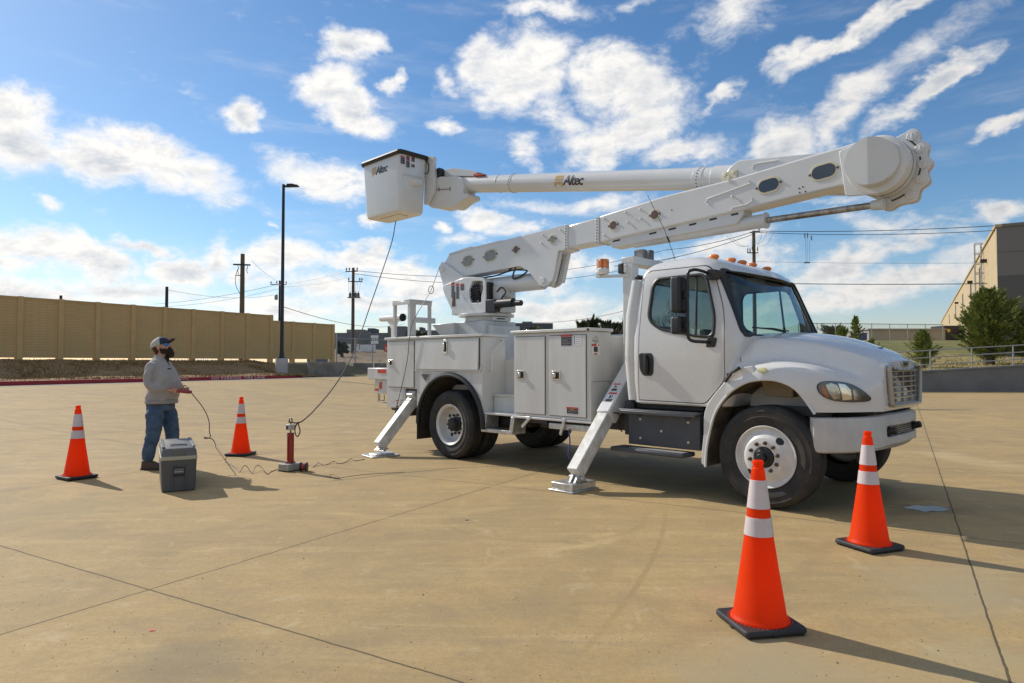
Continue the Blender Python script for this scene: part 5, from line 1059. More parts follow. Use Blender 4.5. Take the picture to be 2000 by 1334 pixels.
# inspection ports on the boom
def obl(cx, cy, L_, w_, ang, n=10):
    pts = []
    for s_, a0 in ((1, -90), (-1, 90)):
        for i in range(n+1): a = R(a0+180*i/n); pts.append((s_*(L_-w_)+w_*math.cos(a), w_*math.sin(a)))
    c_, s2 = math.cos(ang), math.sin(ang); return [(cx+p[0]*c_-p[1]*s2, cy+p[0]*s2+p[1]*c_) for p in pts]
def port(px, py, L_, w_, inner, ring=CREAMR, ang=.06, rw=.022):
    q = ty(px, py, LY0); m = MB(); L_ = max(L_, w_); m.prism(obl(q[0], q[1], L_+rw, w_+rw, ang), 'y', LY0-.007, LY0); o = ob('inspection_port', m, ring, TR, bev=.003)
    m = MB(); m.prism(obl(q[0], q[1], L_, w_, ang), 'y', LY0-.0085, LY0-.0072); ob('port_window', m, inner, o)
    for s_ in (-1, 1): m = MB(); x = q[0]+s_*(L_+rw*.9)*math.cos(ang); z = q[1]+s_*(L_+rw*.9)*math.sin(ang); m.cyl((x, LY0-.012, z), (x, LY0, z), .014, .014, 8); ob('screw', m, NUT, o)
port(914, 510, .125, .085, PORTG, ang=.08); port(958, 499, .135, .085, PORTG, ang=.08); port(1008, 487.5, .05, .055, PORTB, rw=.018); port(1079, 467.5, .055, .055, PORTG, rw=.018)
port(1198, 440, .052, .056, PORTB, rw=.018); port(1279, 419.5, .050, .056, PORTB, rw=.018); port(1501.5, 362, .118, .070, PORT, ang=.1); port(1609, 335, .125, .072, PORT, ang=.1)
m = MB()
for (px, py) in ((1143+425, 365), (1143+418, 368), (1562, 376), (1573, 374), (1312, 410)): q = ty(px, py, LY0); m.cyl((q[0], LY0-.003, q[1]), (q[0], LY0+.01, q[1]), .009, .009, 8)
ob('bolt_holes', m, HUBK, TR)
m = MB()
for (x0_, y0_, x1_, y1_) in ((1060, 459, 1078, 474), (1095, 449, 1108, 462), (1180, 427, 1192, 436), (1180, 459, 1190, 467), (1222, 415, 1243, 430), (1226, 434, 1240, 446), (1250, 409, 1270, 423), (1251, 427, 1265, 438), (1057, 475, 1066, 481), (1430, 384, 1447, 396)):
    a = ty(x0_, y0_, LY0); b2 = ty(x1_, y1_, LY0); m.tube([(a[0], LY0-.001, a[1]), (b2[0], LY0-.001, b2[1])], .009, 6); m.sphere((a[0], LY0-.002, a[1]), .016, 10, 6)
ob('weld_ribs', m, BOOMP, TR)
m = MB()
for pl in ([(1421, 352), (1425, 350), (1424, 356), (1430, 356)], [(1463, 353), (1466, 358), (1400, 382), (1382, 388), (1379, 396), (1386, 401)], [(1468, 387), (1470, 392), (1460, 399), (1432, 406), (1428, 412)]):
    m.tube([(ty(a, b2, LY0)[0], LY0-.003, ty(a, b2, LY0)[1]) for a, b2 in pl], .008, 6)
ob('weld_seam', m, LABW, TR)  # raised weld beads, their bright highlight put in as a whiter colour
# elbow cap with folded face, housing, link plates
cc = ty(1698, 313, .76); rx = .242; m = MB(); n = 56; vs0 = []; vs1 = []; xf = ty(1697, 268, .76)[0]
for i in range(n):
    a = 2*math.pi*i/n; x = cc[0]+rx*math.cos(a); z = cc[1]+rx*math.sin(a); f = .76 if x < xf else .76+(x-xf)*.42
    vs1.append(Vector((x, f, z))); vs0.append(Vector((x, LY0+.01, z)))
m.loft([vs0, vs1], caps=False)
L_ = [v for v in vs1 if v.x < xf]; R_ = [v for v in vs1 if v.x >= xf]
L_.sort(key=lambda v: math.atan2(v.z-cc[1], v.x-cc[0]) % (2*math.pi)); R_.sort(key=lambda v: math.atan2(v.z-cc[1], v.x-cc[0]))
zt_ = math.sqrt(max(0, rx*rx-(xf-cc[0])**2)); T_ = Vector((xf, .76, cc[1]+zt_)); B_ = Vector((xf, .76, cc[1]-zt_))
m.add([T_]+L_+[B_], [tuple(range(len(L_)+2))]); m.add([B_]+R_+[T_], [tuple(range(len(R_)+2))]); ob('elbow_cap', m, BOOMP, TR, smooth=25)
m = MB(); hc = ty(1712, 325, LY0)
m.prism(circ(hc[0], hc[1], .285, n=48), 'y', LY0-.02, LY0); m.prism(rpoly([(hc[0]-.36, hc[1]+.24), (hc[0]-.30, hc[1]-.26), (hc[0]+.0, hc[1]-.29), (hc[0]+.0, hc[1]+.29)], .04, 3), 'y', LY0-.018, LY0+.01); ob('elbow_flange', m, BOOMP, TR, bev=.008)
ec = ty(1722, 328, 1.1); m = MB(); m.cyl((ec[0], LY0+.0, ec[1]), (ec[0], 1.19, ec[1]), .300, .300, 56); m.cyl((ec[0], 1.36, ec[1]), (ec[0], 1.62, ec[1]), .29, .29, 40); ob('elbow_housing', m, BOOMP, TR, bev=.02)
m = MB(); m.cyl((ec[0], 1.06, ec[1]), (ec[0], 1.066, ec[1]), .303, .303, 56); ob('elbow_seam', m, DARK, TR)
bolts = [ty(a, b2, 1.20) for a, b2 in ((1781, 266), (1797, 290), (1803, 320), (1799, 350), (1779, 381), (1732, 396))]
def lobed(y0, y1, name, dx=0):
    c0_ = (ec[0], ec[1]); P_ = []
    for b2 in bolts:
        a = math.atan2(b2[1]-c0_[1], b2[0]-c0_[0]); a = a if a < 2 else a-2*math.pi; P_.append((a, math.hypot(b2[0]-c0_[0], b2[1]-c0_[1])))
    pl = []; a, r_ = P_[0]; bx_, bz_ = bolts[0]
    pl += [(bx_+.078*math.cos(a+R(k)), bz_+.078*math.sin(a+R(k))) for k in range(85, 10, -15)]
    for i_ in range(5):
        (a0, r0), (a1, r1) = P_[i_], P_[i_+1]
        for k in range(12):
            f = k/12; pl.append((c0_[0]+(r0+(r1-r0)*f+.058+.020*math.cos(2*math.pi*f))*math.cos(a0+(a1-a0)*f), c0_[1]+(r0+(r1-r0)*f+.058+.020*math.cos(2*math.pi*f))*math.sin(a0+(a1-a0)*f)))
    a, r_ = P_[-1]; bx_, bz_ = bolts[-1]; pl += [(bx_+.078*math.cos(a+R(k)), bz_+.078*math.sin(a+R(k))) for k in range(0, -150, -18)]
    pl += [(c0_[0]-.02, c0_[1]-.20), (c0_[0], c0_[1]), (c0_[0]+.0, c0_[1]+.285)]
    pl = [(p[0]+dx, p[1]) for p in pl]
    m = MB(); m.prism(pl, 'y', y0, y1); return ob(name, m, BOOMP, TR, bev=.008)
lobed(1.20, 1.235, 'link_plate'); lobed(1.27, 1.305, 'link_plate', .004)
for b2 in bolts:
    m = MB(); m.cyl((b2[0], 1.202, b2[1]), (b2[0], 1.190, b2[1]), .052, .048, 24); m.box(b2[0]-.006, b2[0]+.008, 1.184, 1.191, b2[1]-.028, b2[1]+.028); m.cyl((b2[0], 1.236, b2[1]), (b2[0], 1.269, b2[1]), .03, .03, 16); ob('link_bolt', m, BOOMP, TR, bev=.004)
m = MB()
for a0, a1, r_ in ((52, 28, .35), (12, -28, .335), (-58, -80, .345)):
    m.tube([(ec[0]+r_*math.cos(R(a0+(a1-a0)*k/8)), 1.198, ec[1]+r_*math.sin(R(a0+(a1-a0)*k/8))) for k in range(9)], .008, 6)
ob('plate_slot', m, HUBK, TR)
# ---------------------------------------------------------------- upper boom
UY = 1.50; p0 = ty(905, 360.5, UY); p1_ = ty(1400, 348.5, UY); A = Vector((p0[0], UY, p0[1])); B = Vector((p1_[0], UY, p1_[1])); ud = (B-A).normalized(); ur = .150; E_ = Vector((ec[0], UY, ec[1]))
m = MB(); m.cyl(A-ud*.05, B+ud*.15, ur, ur, 40); ob('upper_boom_tube', m, FIBER, TR)
def uc(px): q = ty(px, 355, UY); t_ = (q[0]-A.x)/ud.x; return A+ud*t_
for px, w_ in ((1004, .05), (1369, .05), (978, .015), (1378, .02)):
    c = uc(px); m = MB(); m.cyl(c-ud*w_, c+ud*w_, ur+.006, ur+.006, 40); ob('boom_band', m, FIBER, TR, bev=.004)
up = Vector((0, 1, 0)).cross(ud).normalized(); up = up if up.z > 0 else -up
for px in (1005, 1371):
    m = MB(); c = uc(px)
    for k in range(22):
        a = 2*math.pi*k/22; d_ = Vector((0, -1, 0))*math.cos(a)+up*math.sin(a); m.sphere(c+d_*(ur+.007), .009, 8, 5)
    ob('band_bolts', m, mat('dark_blue_bolt_head', (.02, .02, .07), .4), TR)
s0 = B-ud*.02; m = MB()
pl = [ty(a, b2, UY-.17) for a, b2 in ((1416, 339), (1427, 324), (1441, 313), (1600, 298), (1700, 275), (1745, 300), (1745, 350), (1640, 372), (1420, 372))]
m.prism(rpoly(pl, .05, 3), 'y', UY-.17, UY+.17); ob('upper_boom_steel', m, BOOMP, TR, bev=.03, seg=3)
m = MB(); m.cyl(s0, B+ud*.5, ur+.015, ur+.02, 32); ob('upper_boom_socket', m, BOOMP, TR, bev=.006)
q = ty(1424, 342, UY-.2); m = MB(); m.box(q[0]-.09, q[0]+.1, UY-.2, UY-.15, q[1]-.07, q[1]+.05); [m.cyl((q[0]+dx_, UY-.215, q[1]+dz_), (q[0]+dx_, UY-.19, q[1]+dz_), .022, .022, 10) for dx_, dz_ in ((-.05, .01), (.0, -.03), (.06, .02))]; ob('manifold', m, CREAMR, TR, bev=.01)
m = MB(); m.tube([(ty(a, b2, UY-.18)[0], UY-.18, ty(a, b2, UY-.18)[1]) for a, b2 in ((1520, 313), (1480, 319), (1472, 322), (1470, 330))], .010, 6); ob('weld_seam', m, LABW, TR)  # weld bead with its highlight painted white
# lettering wrapped on the tube
def wrap_on_tube(me, cpx, dv=0.0):
    bm = bmesh.new(); bm.from_mesh(me); bmesh.ops.triangulate(bm, faces=bm.faces)
    for _ in range(2):
        es_ = [e for e in bm.edges if abs(e.verts[0].co.y-e.verts[1].co.y) > .03]
        if es_: bmesh.ops.subdivide_edges(bm, edges=es_, cuts=1); bmesh.ops.triangulate(bm, faces=bm.faces)
    c = uc(cpx)
    vs = []
    for v in bm.verts:
        a = (v.co.y+dv)/ur; d_ = Vector((0, -1, 0))*math.cos(a)+up*math.sin(a); vs.append(c+ud*v.co.x+d_*(ur+.003+v.co.z))
    for i, v in enumerate(bm.verts): v.index = i
    fs = [tuple(v.index for v in f.verts) for f in bm.faces]; bm.free(); return MB().add(vs, fs)
def logo_mesh(s_):
    m = MB(); w_ = s_*.09
    def bar(x0, y0, x1, y1): m.box(x0*s_, x1*s_, y0*s_, y1*s_, 0, .0008)
    bar(-.42, .40, .48, .50); bar(-.42, .0, -.34, .40); bar(.40, -.0, .48, .40); bar(-.30, .27, .36, .35); bar(-.30, -.05, -.22, .27); bar(.28, -.05, .36, .27); bar(-.14, .10, .20, .18); bar(-.14, -.05, -.06, .10); bar(.12, -.05, .20, .10)
    bar(-.46, -.20, .50, -.12); bar(-.46, -.48, -.32, -.20); bar(.34, -.48, .50, -.20); bar(-.24, -.34, .28, -.26); bar(-.50, -.52, -.26, -.44); bar(.26, -.52, .52, -.44)
    return m
me = text_mesh('Altec', .215, shear=.22, offset=.004, depth=.0005, spacing=.86); mm = wrap_on_tube(me, 1131, -.01); ob('boom_lettering', mm, LABK, TR, fix=False, smooth=0)
mm = wrap_on_tube(logo_mesh(.17).mesh('l', False), 1102.5, -.005); ob('boom_emblem', mm, GOLD, TR, fix=False, smooth=0)
# tip knuckle
def kp(zx, zy): return (690+zx/7.407, 270+zy/7.407)
pl = [ty(*kp(*q), UY-.2) for q in ((1165, 555), (1480, 545), (1560, 560), (1600, 700), (1570, 795), (1650, 800), (1655, 860), (1560, 900), (1430, 1010), (1330, 1000), (1230, 1018), (1120, 1005), (1075, 960), (1060, 900), (1130, 820), (1165, 740))]
m = MB(); m.prism(rpoly(pl, .06, 4), 'y', UY-.20, UY+.12); ob('tip_housing', m, BOOMP, TR, bev=.06, seg=4)
m = MB(); m.lathe([(.170, -.012), (.170, .012)], n=8); c = uc(891); m = MB(); m.cyl(c-ud*.008, c+ud*.008, ur+.016, ur+.016, 40); ob('tip_seam', m, BLACK, TR)
m = MB(); [m.tube([(ty(*kp(*a_), UY-.205)[0], UY-.205, ty(*kp(*a_), UY-.205)[1]) for a_ in pp], .006, 5) for pp in (((1165, 745), (1390, 735)), ((1240, 700), (1240, 770)), ((1400, 700), (1400, 765)))]; ob('tip_seam_wire', m, NUT, TR)
pl = [ty(*kp(*q), UY-.12) for q in ((1290, 545), (1300, 460), (1440, 430), (1700, 460), (1800, 490), (1740, 530), (1740, 545))]
m = MB(); m.prism(rpoly(pl, .02, 2), 'y', UY-.12, UY+.12); ob('jib_cover', m, mat('pale_grey_cover', (.55, .57, .60), .5), TR, bev=.02)
pl = [ty(*kp(*q), UY-.14) for q in ((1740, 500), (1850, 522), (1900, 532), (1740, 545))]; m = MB(); m.prism(pl, 'y', UY-.14, UY+.1); ob('jib_red_cover', m, mat('red_cover', (.45, .06, .03), .5), TR, bev=.004)
q = ty(*kp(1180, 520), UY-.12); m = MB(); m.box(q[0]-.05, q[0]+.06, UY-.14, UY+.1, q[1]-.09, q[1]+.08); ob('jib_red_cover', m, mat('red_bracket', (.40, .05, .03), .5), TR, bev=.02)
q = ty(*kp(1252, 505), UY-.16); m = MB(); m.lathe([(.04, -.05), (.085, -.05), (.095, -.035), (.095, .035), (.085, .05), (.04, .05)], c=(q[0], UY-.16, q[1]), ax='y', n=28, closed=True); m.cyl((q[0], UY-.2, q[1]), (q[0], UY, q[1]), .03, .03, 12); ob('rope_sheave', m, BLACK, TR)
# ---------------------------------------------------------------- bucket
BX0, BX1, BY0, BY1, BZ0, BZ1 = -8.21, -6.99, .59, 1.22, 4.225, 5.315
e = empty('bucket', (0, 0, 0), 0, TR)
m = MB(); secs = []
for z, ins in ((BZ0, .085), (BZ0+.02, .062), (BZ0+.07, .05), (4.75, .028), (BZ1-.06, .0), (BZ1-.01, .0)):
    x0, x1, y0, y1 = BX0+ins*1.1, BX1-ins*.8, BY0+ins*.8, BY1-ins*.8; secs.append([Vector((p[0], p[1], z)) for p in rpoly([(x0, y0), (x1, y0), (x1, y1), (x0, y1)], .07, 5)])
m.loft(secs); bk = ob('bucket_shell', m, FIBER, e, smooth=30)
m = MB(); secs = []
for z, o_ in ((BZ1-.055, .012), (BZ1-.06, .03), (BZ1-.01, .045), (BZ1+.02, .035), (BZ1+.025, .0)): secs.append([Vector((p[0], p[1], z)) for p in rpoly([(BX0-o_, BY0-o_), (BX1+o_, BY0-o_), (BX1+o_, BY1+o_), (BX0-o_, BY1+o_)], .09, 5)])
m.loft(secs); ob('bucket_cover_rim', m, mat('black_vinyl_cover', (.022, .02, .018), .55, bump=.3, bscale=20), e)
m = MB(); m.box(BX0+.1, BX1-.06, BY0+.04, BY1-.04, BZ1+.026, BZ1+.034); ob('bucket_cover_top', m, LABW, e, bev=.005)
def bp_(zx, zy, x): return tx(*kp(zx, zy), x)
XF = BX1-.015
s1 = [bp_(*q, XF) for q in ((760, 560), (1010, 590), (1020, 640), (990, 680), (930, 700), (830, 680))]
m = MB(); m.loft([[Vector((XF-.01, p[0], p[1])) for p in s1], [Vector((XF+.07, .5*(p[0]+s1[0][0]*0+sum(q[0] for q in s1)/6)+.0, .62*p[1]+.38*sum(q[1] for q in s1)/6)) for p in s1]]); ob('moulded_step', m, FIBER, e, bev=.012)
s2 = [bp_(*q, XF) for q in ((710, 540), (740, 520), (1010, 570), (1040, 600))]; m = MB(); m.tube([(XF+.002, p[0], p[1]) for p in s2], .012, 6); ob('step_moulding', m, FIBER, e)
for (zx, zy, w_, h_) in ((680, 365, .11, .24), (762, 420, .09, .25), (762, 300, .09, .10), (836, 415, .09, .09), (836, 335, .09, .15)):
    q = bp_(zx, zy, BX1-.004); decal(e, (BX1-.002+.003 if False else BX1-.0005, q[0], q[1]), (0, 1, 0), Z_, w_*.92, h_*.62)
q = ty(690+405/7.407, 270+452/7.407, BY0); me = text_mesh('Altec', .20, shear=.22, offset=.004, depth=.0006, spacing=.86); mm = MB(); tilt = Vector((0, -.028, 1)).normalized(); add_mesh_to(mm, me, frame((q[0], BY0+.004, q[1]), X_, tuple(tilt))); ob('bucket_lettering', mm, LABK, e, fix=False, smooth=0)
q = ty(690+300/7.407, 270+480/7.407, BY0); mm = MB(); add_mesh_to(mm, logo_mesh(.15).mesh('l', False), frame((q[0], BY0+.004, q[1]), X_, tuple(tilt))); ob('bucket_emblem', mm, GOLD, e, fix=False, smooth=0)
m = MB(); m.tube(spline([(BX1+.01, 1.19, 5.26), (BX1+.05, 1.22, 5.15), (BX1+.04, 1.20, 5.02), (BX1+.0, 1.16, 5.0)]), .010, 6); ob('cover_cord', m, BLACK, e)
yb0 = 1.225; pl = [ty(*kp(*q), yb0) for q in ((1040, 255), (1165, 262), (1160, 420), (1170, 520), (1165, 760), (1120, 840), (1060, 960), (1020, 960))]
m = MB(); m.prism(rpoly(pl, .03, 3), 'y', yb0+.0, yb0+.07); ob('bucket_mount_plate', m, FIBER, TR, bev=.012)
m = MB(); a = ty(1105/7.407+690, 640/7.407+270, 1.3); m.cyl((a[0]-.02, 1.29, a[1]), (a[0]-.02, 1.6, a[1]-.02), .11, .11, 24); ob('bucket_pivot', m, BOOMP, TR, bev=.01)
m = MB(); m.box(BX0+.3, BX1-.3, BY0+.2, BY1-.22, BZ0-.012, BZ0-.001); ob('bucket_drain_rib', m, FIBER, e, bev=.004)
# ---------------------------------------------------------------- boom rest, beacon
m = MB(); m.box(-2.05, -1.90, .50, .64, 1.0, 2.74); m.box(-2.05, -1.90, 1.76, 1.90, 1.0, 2.74); m.box(-2.07, -1.88, .50, 1.92, 2.70, 2.80); ob('boom_rest', m, BODYP, TR, bev=.01)
m = MB(); m.prism([(.74, 2.80), (1.0, 2.80), (1.0, 2.93), (.92, 2.93), (.87, 2.86), (.82, 2.92), (.74, 2.92)], 'x', -2.04, -1.90); ob('boom_saddle', m, mat('grey_rubber_saddle', (.08, .085, .09), .5, col2=(.25, .25, .26), vscale=6), TR, bev=.008)
m = MB(); m.tube([(-1.95, .50, 2.555), (-2.42, .50, 2.585)], .026, 4); m.box(-2.45, -2.38, .46, .54, 2.57, 2.65); ob('beacon_arm', m, BODYP, TR, bev=.004)
m = MB(); m.lathe([(.07, 2.61), (.085, 2.63), (.085, 2.67), (.07, 2.69)], c=(-2.36, .50, 0), n=24); ob('beacon_base', m, LABW, TR)
m = MB(); m.lathe([(.068, 2.69), (.070, 2.70), (.070, 2.78), (.058, 2.80), (0, 2.80)], c=(-2.36, .50, 0), n=24); ob('beacon_lens', m, AMBER, TR)
m = MB()
for k in range(6): a = math.pi*k/3; m.tube([(-2.36+.083*math.cos(a), .5+.083*math.sin(a), 2.67), (-2.36+.083*math.cos(a), .5+.083*math.sin(a), 2.805), (-2.36, .5, 2.812)], .004, 4)
ob('beacon_guard', m, BLACK, TR)
m = MB(); m.box(-2.10, -2.02, .46, .55, 2.59, 2.72); ob('work_lamp', m, DARK, TR, bev=.015); m = MB(); m.box(-2.018, -1.985, .47, .54, 2.60, 2.71); ob('work_lamp_lens', m, LABW, TR, bev=.01)
m = MB(); m.tube([(-1.35, .62, 2.66), (-1.38, .61, 2.78), (-1.50, .60, 3.1), (-1.72, .58, 3.55)], .0035, 4); m.cyl((-1.35, .62, 2.61), (-1.35, .62, 2.68), .025, .015, 10); m.cyl((-1.43, .605, 2.93), (-1.46, .60, 3.0), .012, .012, 8); ob('antenna', m, BLACK, TR)
# ---------------------------------------------------------------- cab shell
def plan(z, xr, xf, bulge, yin, rr=.12, rf=.16):
    y0, y1 = yin, 2.4-yin; pts = []
    def arc(cx, cy, r, a0, a1, n=6): return [(cx+r*math.cos(R(a0+(a1-a0)*i/n)), cy+r*math.sin(R(a0+(a1-a0)*i/n))) for i in range(n+1)]
    pts += arc(xr+rr, y0+rr, rr, 180, 270); n = 12
    x_a, x_b = xr+rr, xf-rf
    pts += [(x_a+(x_b-x_a)*i/n, y0) for i in range(1, n)]
    pts += arc(xf-rf, y0+rf, rf, 270, 360, 7)
    N = 16
    for i in range(1, N):
        y = y0+rf+(y1-rf-y0-rf)*i/N; s_ = 2*(i/N)-1; pts.append((xf+bulge*(1-s_*s_), y))
    pts += arc(xf-rf, y1-rf, rf, 0, 90, 7); pts += [(x_b+(x_a-x_b)*i/n, y1) for i in range(1, n)]; pts += arc(xr+rr, y1-rr, rr, 90, 180)
    N = 8; pts += [(xr, y1-rr+(y0+rr-y1+rr)*i/N) for i in range(1, N)]
    return [Vector((p[0], p[1], z)) for p in pts]
SECS = [(.985, -1.585, -.42, .0, .035), (1.0, -1.60, -.40, .0, .02), (1.25, -1.615, -.34, .03, .005), (1.5, -1.62, -.31, .08, .0), (1.75, -1.615, -.27, .13, .005), (2.04, -1.60, -.375, .13, .040), (2.30, -1.575, -.475, .12, .080), (2.46, -1.555, -.54, .11, .11), (2.54, -1.53, -.60, .09, .145), (2.605, -1.48, -.68, .05, .21), (2.655, -1.40, -.80, .03, .33), (2.69, -1.28, -.95, .02, .52), (2.70, -1.18, -1.05, .01, .72)]
def cabsolid(off):
    m = MB(); m.loft([plan(z+(off if i == 0 else (-off if i > 9 else (0 if i < 8 else -off*.5))), xr+off, xf-off, bg, yi+off, rr=max(.05, .12-off) if i < 9 else .15, rf=max(.06, .16-off) if i < 9 else .2) for i, (z, xr, xf, bg, yi) in enumerate(SECS)]); return m
outer = cabsolid(0).mesh('outer'); inner = cabsolid(.045).mesh('inner'); OT = bvh(outer)
outer.materials.append(PAINT); inner.materials.append(PAINT); inner.materials.append(CABIN)
for p in inner.polygons: p.material_index = 1
shell = boolean(outer, inner)
WS = rpoly([(.19, 2.47), (.135, 1.74), (2.265, 1.74), (2.21, 2.47)], [.10, .10, .10, .10], 6)
SW = rpoly([(-1.335, 2.34), (-1.28, 2.415), (-.72, 2.42), (-.655, 2.36), (-.535, 1.95), (-.545, 1.73), (-.70, 1.735), (-1.20, 1.83), (-1.36, 1.95)], [.06, .06, .05, .06, .1, .06, .1, .12, .1], 5)
RW = rpoly([(.34, 2.42), (.34, 1.75), (2.06, 1.75), (2.06, 2.42)], .1, 5)
def pc(pts, ax, a, b2, s_=1.0):
    m = MB(); cx = sum(p[0] for p in pts)/len(pts); cy = sum(p[1] for p in pts)/len(pts); m.prism([(cx+(p[0]-cx)*s_, cy+(p[1]-cy)*s_) for p in pts], ax, a, b2); return m.mesh('cut')
shell = boolean(shell, pc(WS, 'x', -.95, .4)); shell = boolean(shell, pc(SW, 'y', -.5, .5)); shell = boolean(shell, pc(SW, 'y', 1.9, 2.9)); shell = boolean(shell, pc(RW, 'x', -1.9, -1.3))
# door lines: cut a narrow slot
DR = [(-1.485, 1.03), (-.655, 1.02), (-.43, 1.27), (-.425, 1.80), (-.455, 2.02), (-.60, 2.44), (-.68, 2.515), (-1.40, 2.52), (-1.46, 2.46)]
def slotpath(y0, y1, w_=.006):
    a = rpoly(DR, [.02, .05, .08, .1, .1, .06, .05, .05, .05], 4); n = len(a); m = MB()
    cx = sum(p[0] for p in a)/n; cy = sum(p[1] for p in a)/n
    o_ = []; i_ = []
    for i in range(n):
        p = Vector(a[i]); t_ = (Vector(a[(i+1) % n])-Vector(a[i-1])).normalized(); nn_ = Vector((t_.y, -t_.x)); 
        if nn_.dot(p-Vector((cx, cy))) < 0: nn_ = -nn_
        o_.append(p+nn_*w_); i_.append(p-nn_*w_)
    vs = [(q.x, y, q.y) for y in (y0, y1) for q in o_]+[(q.x, y, q.y) for y in (y0, y1) for q in i_]; fs = []
    for i in range(n):
        j = (i+1) % n; fs += [(i, j, n+j, n+i), (2*n+j, 2*n+i, 3*n+i, 3*n+j), (j, i, 2*n+i, 2*n+j), (n+i, n+j, 3*n+j, 3*n+i)]
    m.add(vs, fs); return m.mesh('slot')
dcut = pc(rpoly(DR, [.02, .05, .08, .1, .1, .06, .05, .05, .05], 4), 'y', -.5, .6); doorm = boolean(shell.copy(), dcut, 'INTERSECT')
big = [(p[0], p[1]) for p in DR]; cxd = -1.0; czd = 1.75
def grow(pts, g): return [(p[0]+(g if p[0] > cxd else -g)*min(1, abs(p[0]-cxd)*4), p[1]+(g if p[1] > czd else -g)) for p in pts]
ds = slotpath(-.5, .6)
shell = boolean(shell, pc(rpoly(grow(DR, .009), [.02, .05, .08, .1, .1, .06, .05, .05, .05], 4), 'y', -.5, .6))
shell2 = shell
cab = link('cab', shell2, [], TR, smooth=40); cab.data.materials.clear(); [cab.data.materials.append(x) for x in (PAINT, CABIN)]
dr_ = link('door', doorm, [], TR, smooth=40); dr_.data.materials.clear(); [dr_.data.materials.append(x) for x in (PAINT, CABIN)]; dr_['label'] = 'near side cab door with tinted window'
# dark rubber behind the door gap
m = MB(); rs = rpoly(grow(DR, .02), [.02, .05, .08, .1, .1, .06, .05, .05, .05], 4); rs2 = rpoly(grow(DR, -.03), [.02, .05, .08, .1, .1, .06, .05, .05, .05], 4)
vs = []; 
def onshell(x, z, inn): 
    h, nn_, _, _ = OT.ray_cast(Vector((x, -3, z)), Vector((0, 1, 0))); return Vector((x, (h.y if h else .1)+inn, z))
vs = [onshell(p[0], p[1], .03) for p in rs]+[onshell(p[0], p[1], .03) for p in rs2]; n = len(rs); m.add(vs, [(i, (i+1) % n, n+(i+1) % n, n+i) for i in range(n)]); ob('door_rubber', m, BLACK, TR)
# glass and gaskets
def glasspart(name, outline, mode, parent, mt=GLASS, off=-.018, g0=1.035, g1=.945, gname='window_gasket', goff=.004):
    mb = patch(OT, outline, off, (1.01, .85, .65, .45, .25), mode); o = ob(name, mb, mt, parent)
    mb = patch(OT, outline, goff, (g0, (g0+g1)/2, g1), mode, hole=True); gm = ob(gname, mb, BLACK, o); s = gm.modifiers.new('s', 'SOLIDIFY'); s.thickness = .018; s.offset = 0
    return o
glasspart('windscreen', WS, ('x', -1), TR, g0=1.03, g1=.965)
glasspart('window', SW, ('y', 1), dr_, GLASS2, g0=1.045, g1=.955); o = glasspart('window', SW, ('y', -1), TR, g0=1.045, g1=.955); o['label'] = 'far side cab window'; glasspart('rear_window', RW, ('x', 1), TR, GLASS2)
for s_, par in ((1, dr_), (-1, TR)):
    a = [(-.80, 2.41), (-.775, 2.41), (-.735, 1.74), (-.77, 1.745)]; mb = patch(OT, a, -.004, (1, .6, .3), ('y', s_)); ob('quarter_window_bar', mb, BLACK, par)
# door handle
hp = rpoly([(-1.475, 1.565), (-1.30, 1.565), (-1.275, 1.50), (-1.285, 1.335), (-1.31, 1.305), (-1.42, 1.305), (-1.465, 1.38)], .03, 4)
m = MB(); m.prism(hp, 'y', -.006, .010); o = ob('door_handle', m, BLACK, dr_, bev=.004); m = MB(); m.tube([(-1.375, -.018, 1.54), (-1.365, -.028, 1.48), (-1.36, -.026, 1.38), (-1.365, -.012, 1.33)], [.018, .024, .024, .018], 8); ob('door_handle_grip', m, BLACK, o); m = MB(); m.cyl((-1.375, -.022, 1.535), (-1.375, -.03, 1.535), .012, .012, 10); ob('door_lock', m, CHROME, o)
for i, y in enumerate((.50, .92, 1.2, 1.48, 1.90)):
    h, _, _, _ = OT.ray_cast(Vector((-.80, y, 4)), Vector((0, 0, -1))); m = MB(); m.sphere((-.79, y, h.z+.010), (.066, .042, .034), 16, 8); ob('clearance_light', m, AMBER, TR)
m = MB(); m.box(-1.60, -1.53, .10, .24, 2.44, 2.49); ob('cab_corner_vent', m, BLACK, TR, bev=.015)
# cab rear corner shroud
m = MB(); m.tube([(-1.60, .09, 1.02), (-1.63, .085, 1.5), (-1.62, .10, 2.0), (-1.585, .15, 2.42)], [.07, .085, .085, .07], 14); ob('rear_corner_trim', m, PAINT, TR)
# interior
m = MB()
def seat(y):
    m = MB(); m.prism(rpoly([(-1.45, 1.25), (-.95, 1.25), (-.93, 1.42), (-1.30, 1.45), (-1.36, 1.50), (-1.46, 1.90), (-1.54, 1.90), (-1.52, 1.4)], .04, 3), 'y', y-.24, y+.24); ob('seat', m, SEATM, TR, bev=.03, seg=3)
seat(.62); seat(1.75)
m = MB(); m.prism(rpoly([(-.72, 1.2), (-.40, 1.2), (-.36, 1.66), (-.62, 1.70), (-.76, 1.60)], .05, 3), 'y', .12, 2.28); ob('dashboard', m, mat('beige_dash', (.20, .19, .165), .7), TR, bev=.02)
m = MB(); m.prism(rpoly([(-.75, 1.66), (-.52, 1.66), (-.52, 1.76), (-.66, 1.80), (-.75, 1.75)], .04, 3), 'y', 1.5, 2.05); ob('instrument_cowl', m, mat('dark_beige_dash', (.16, .15, .13), .7), TR, bev=.02)
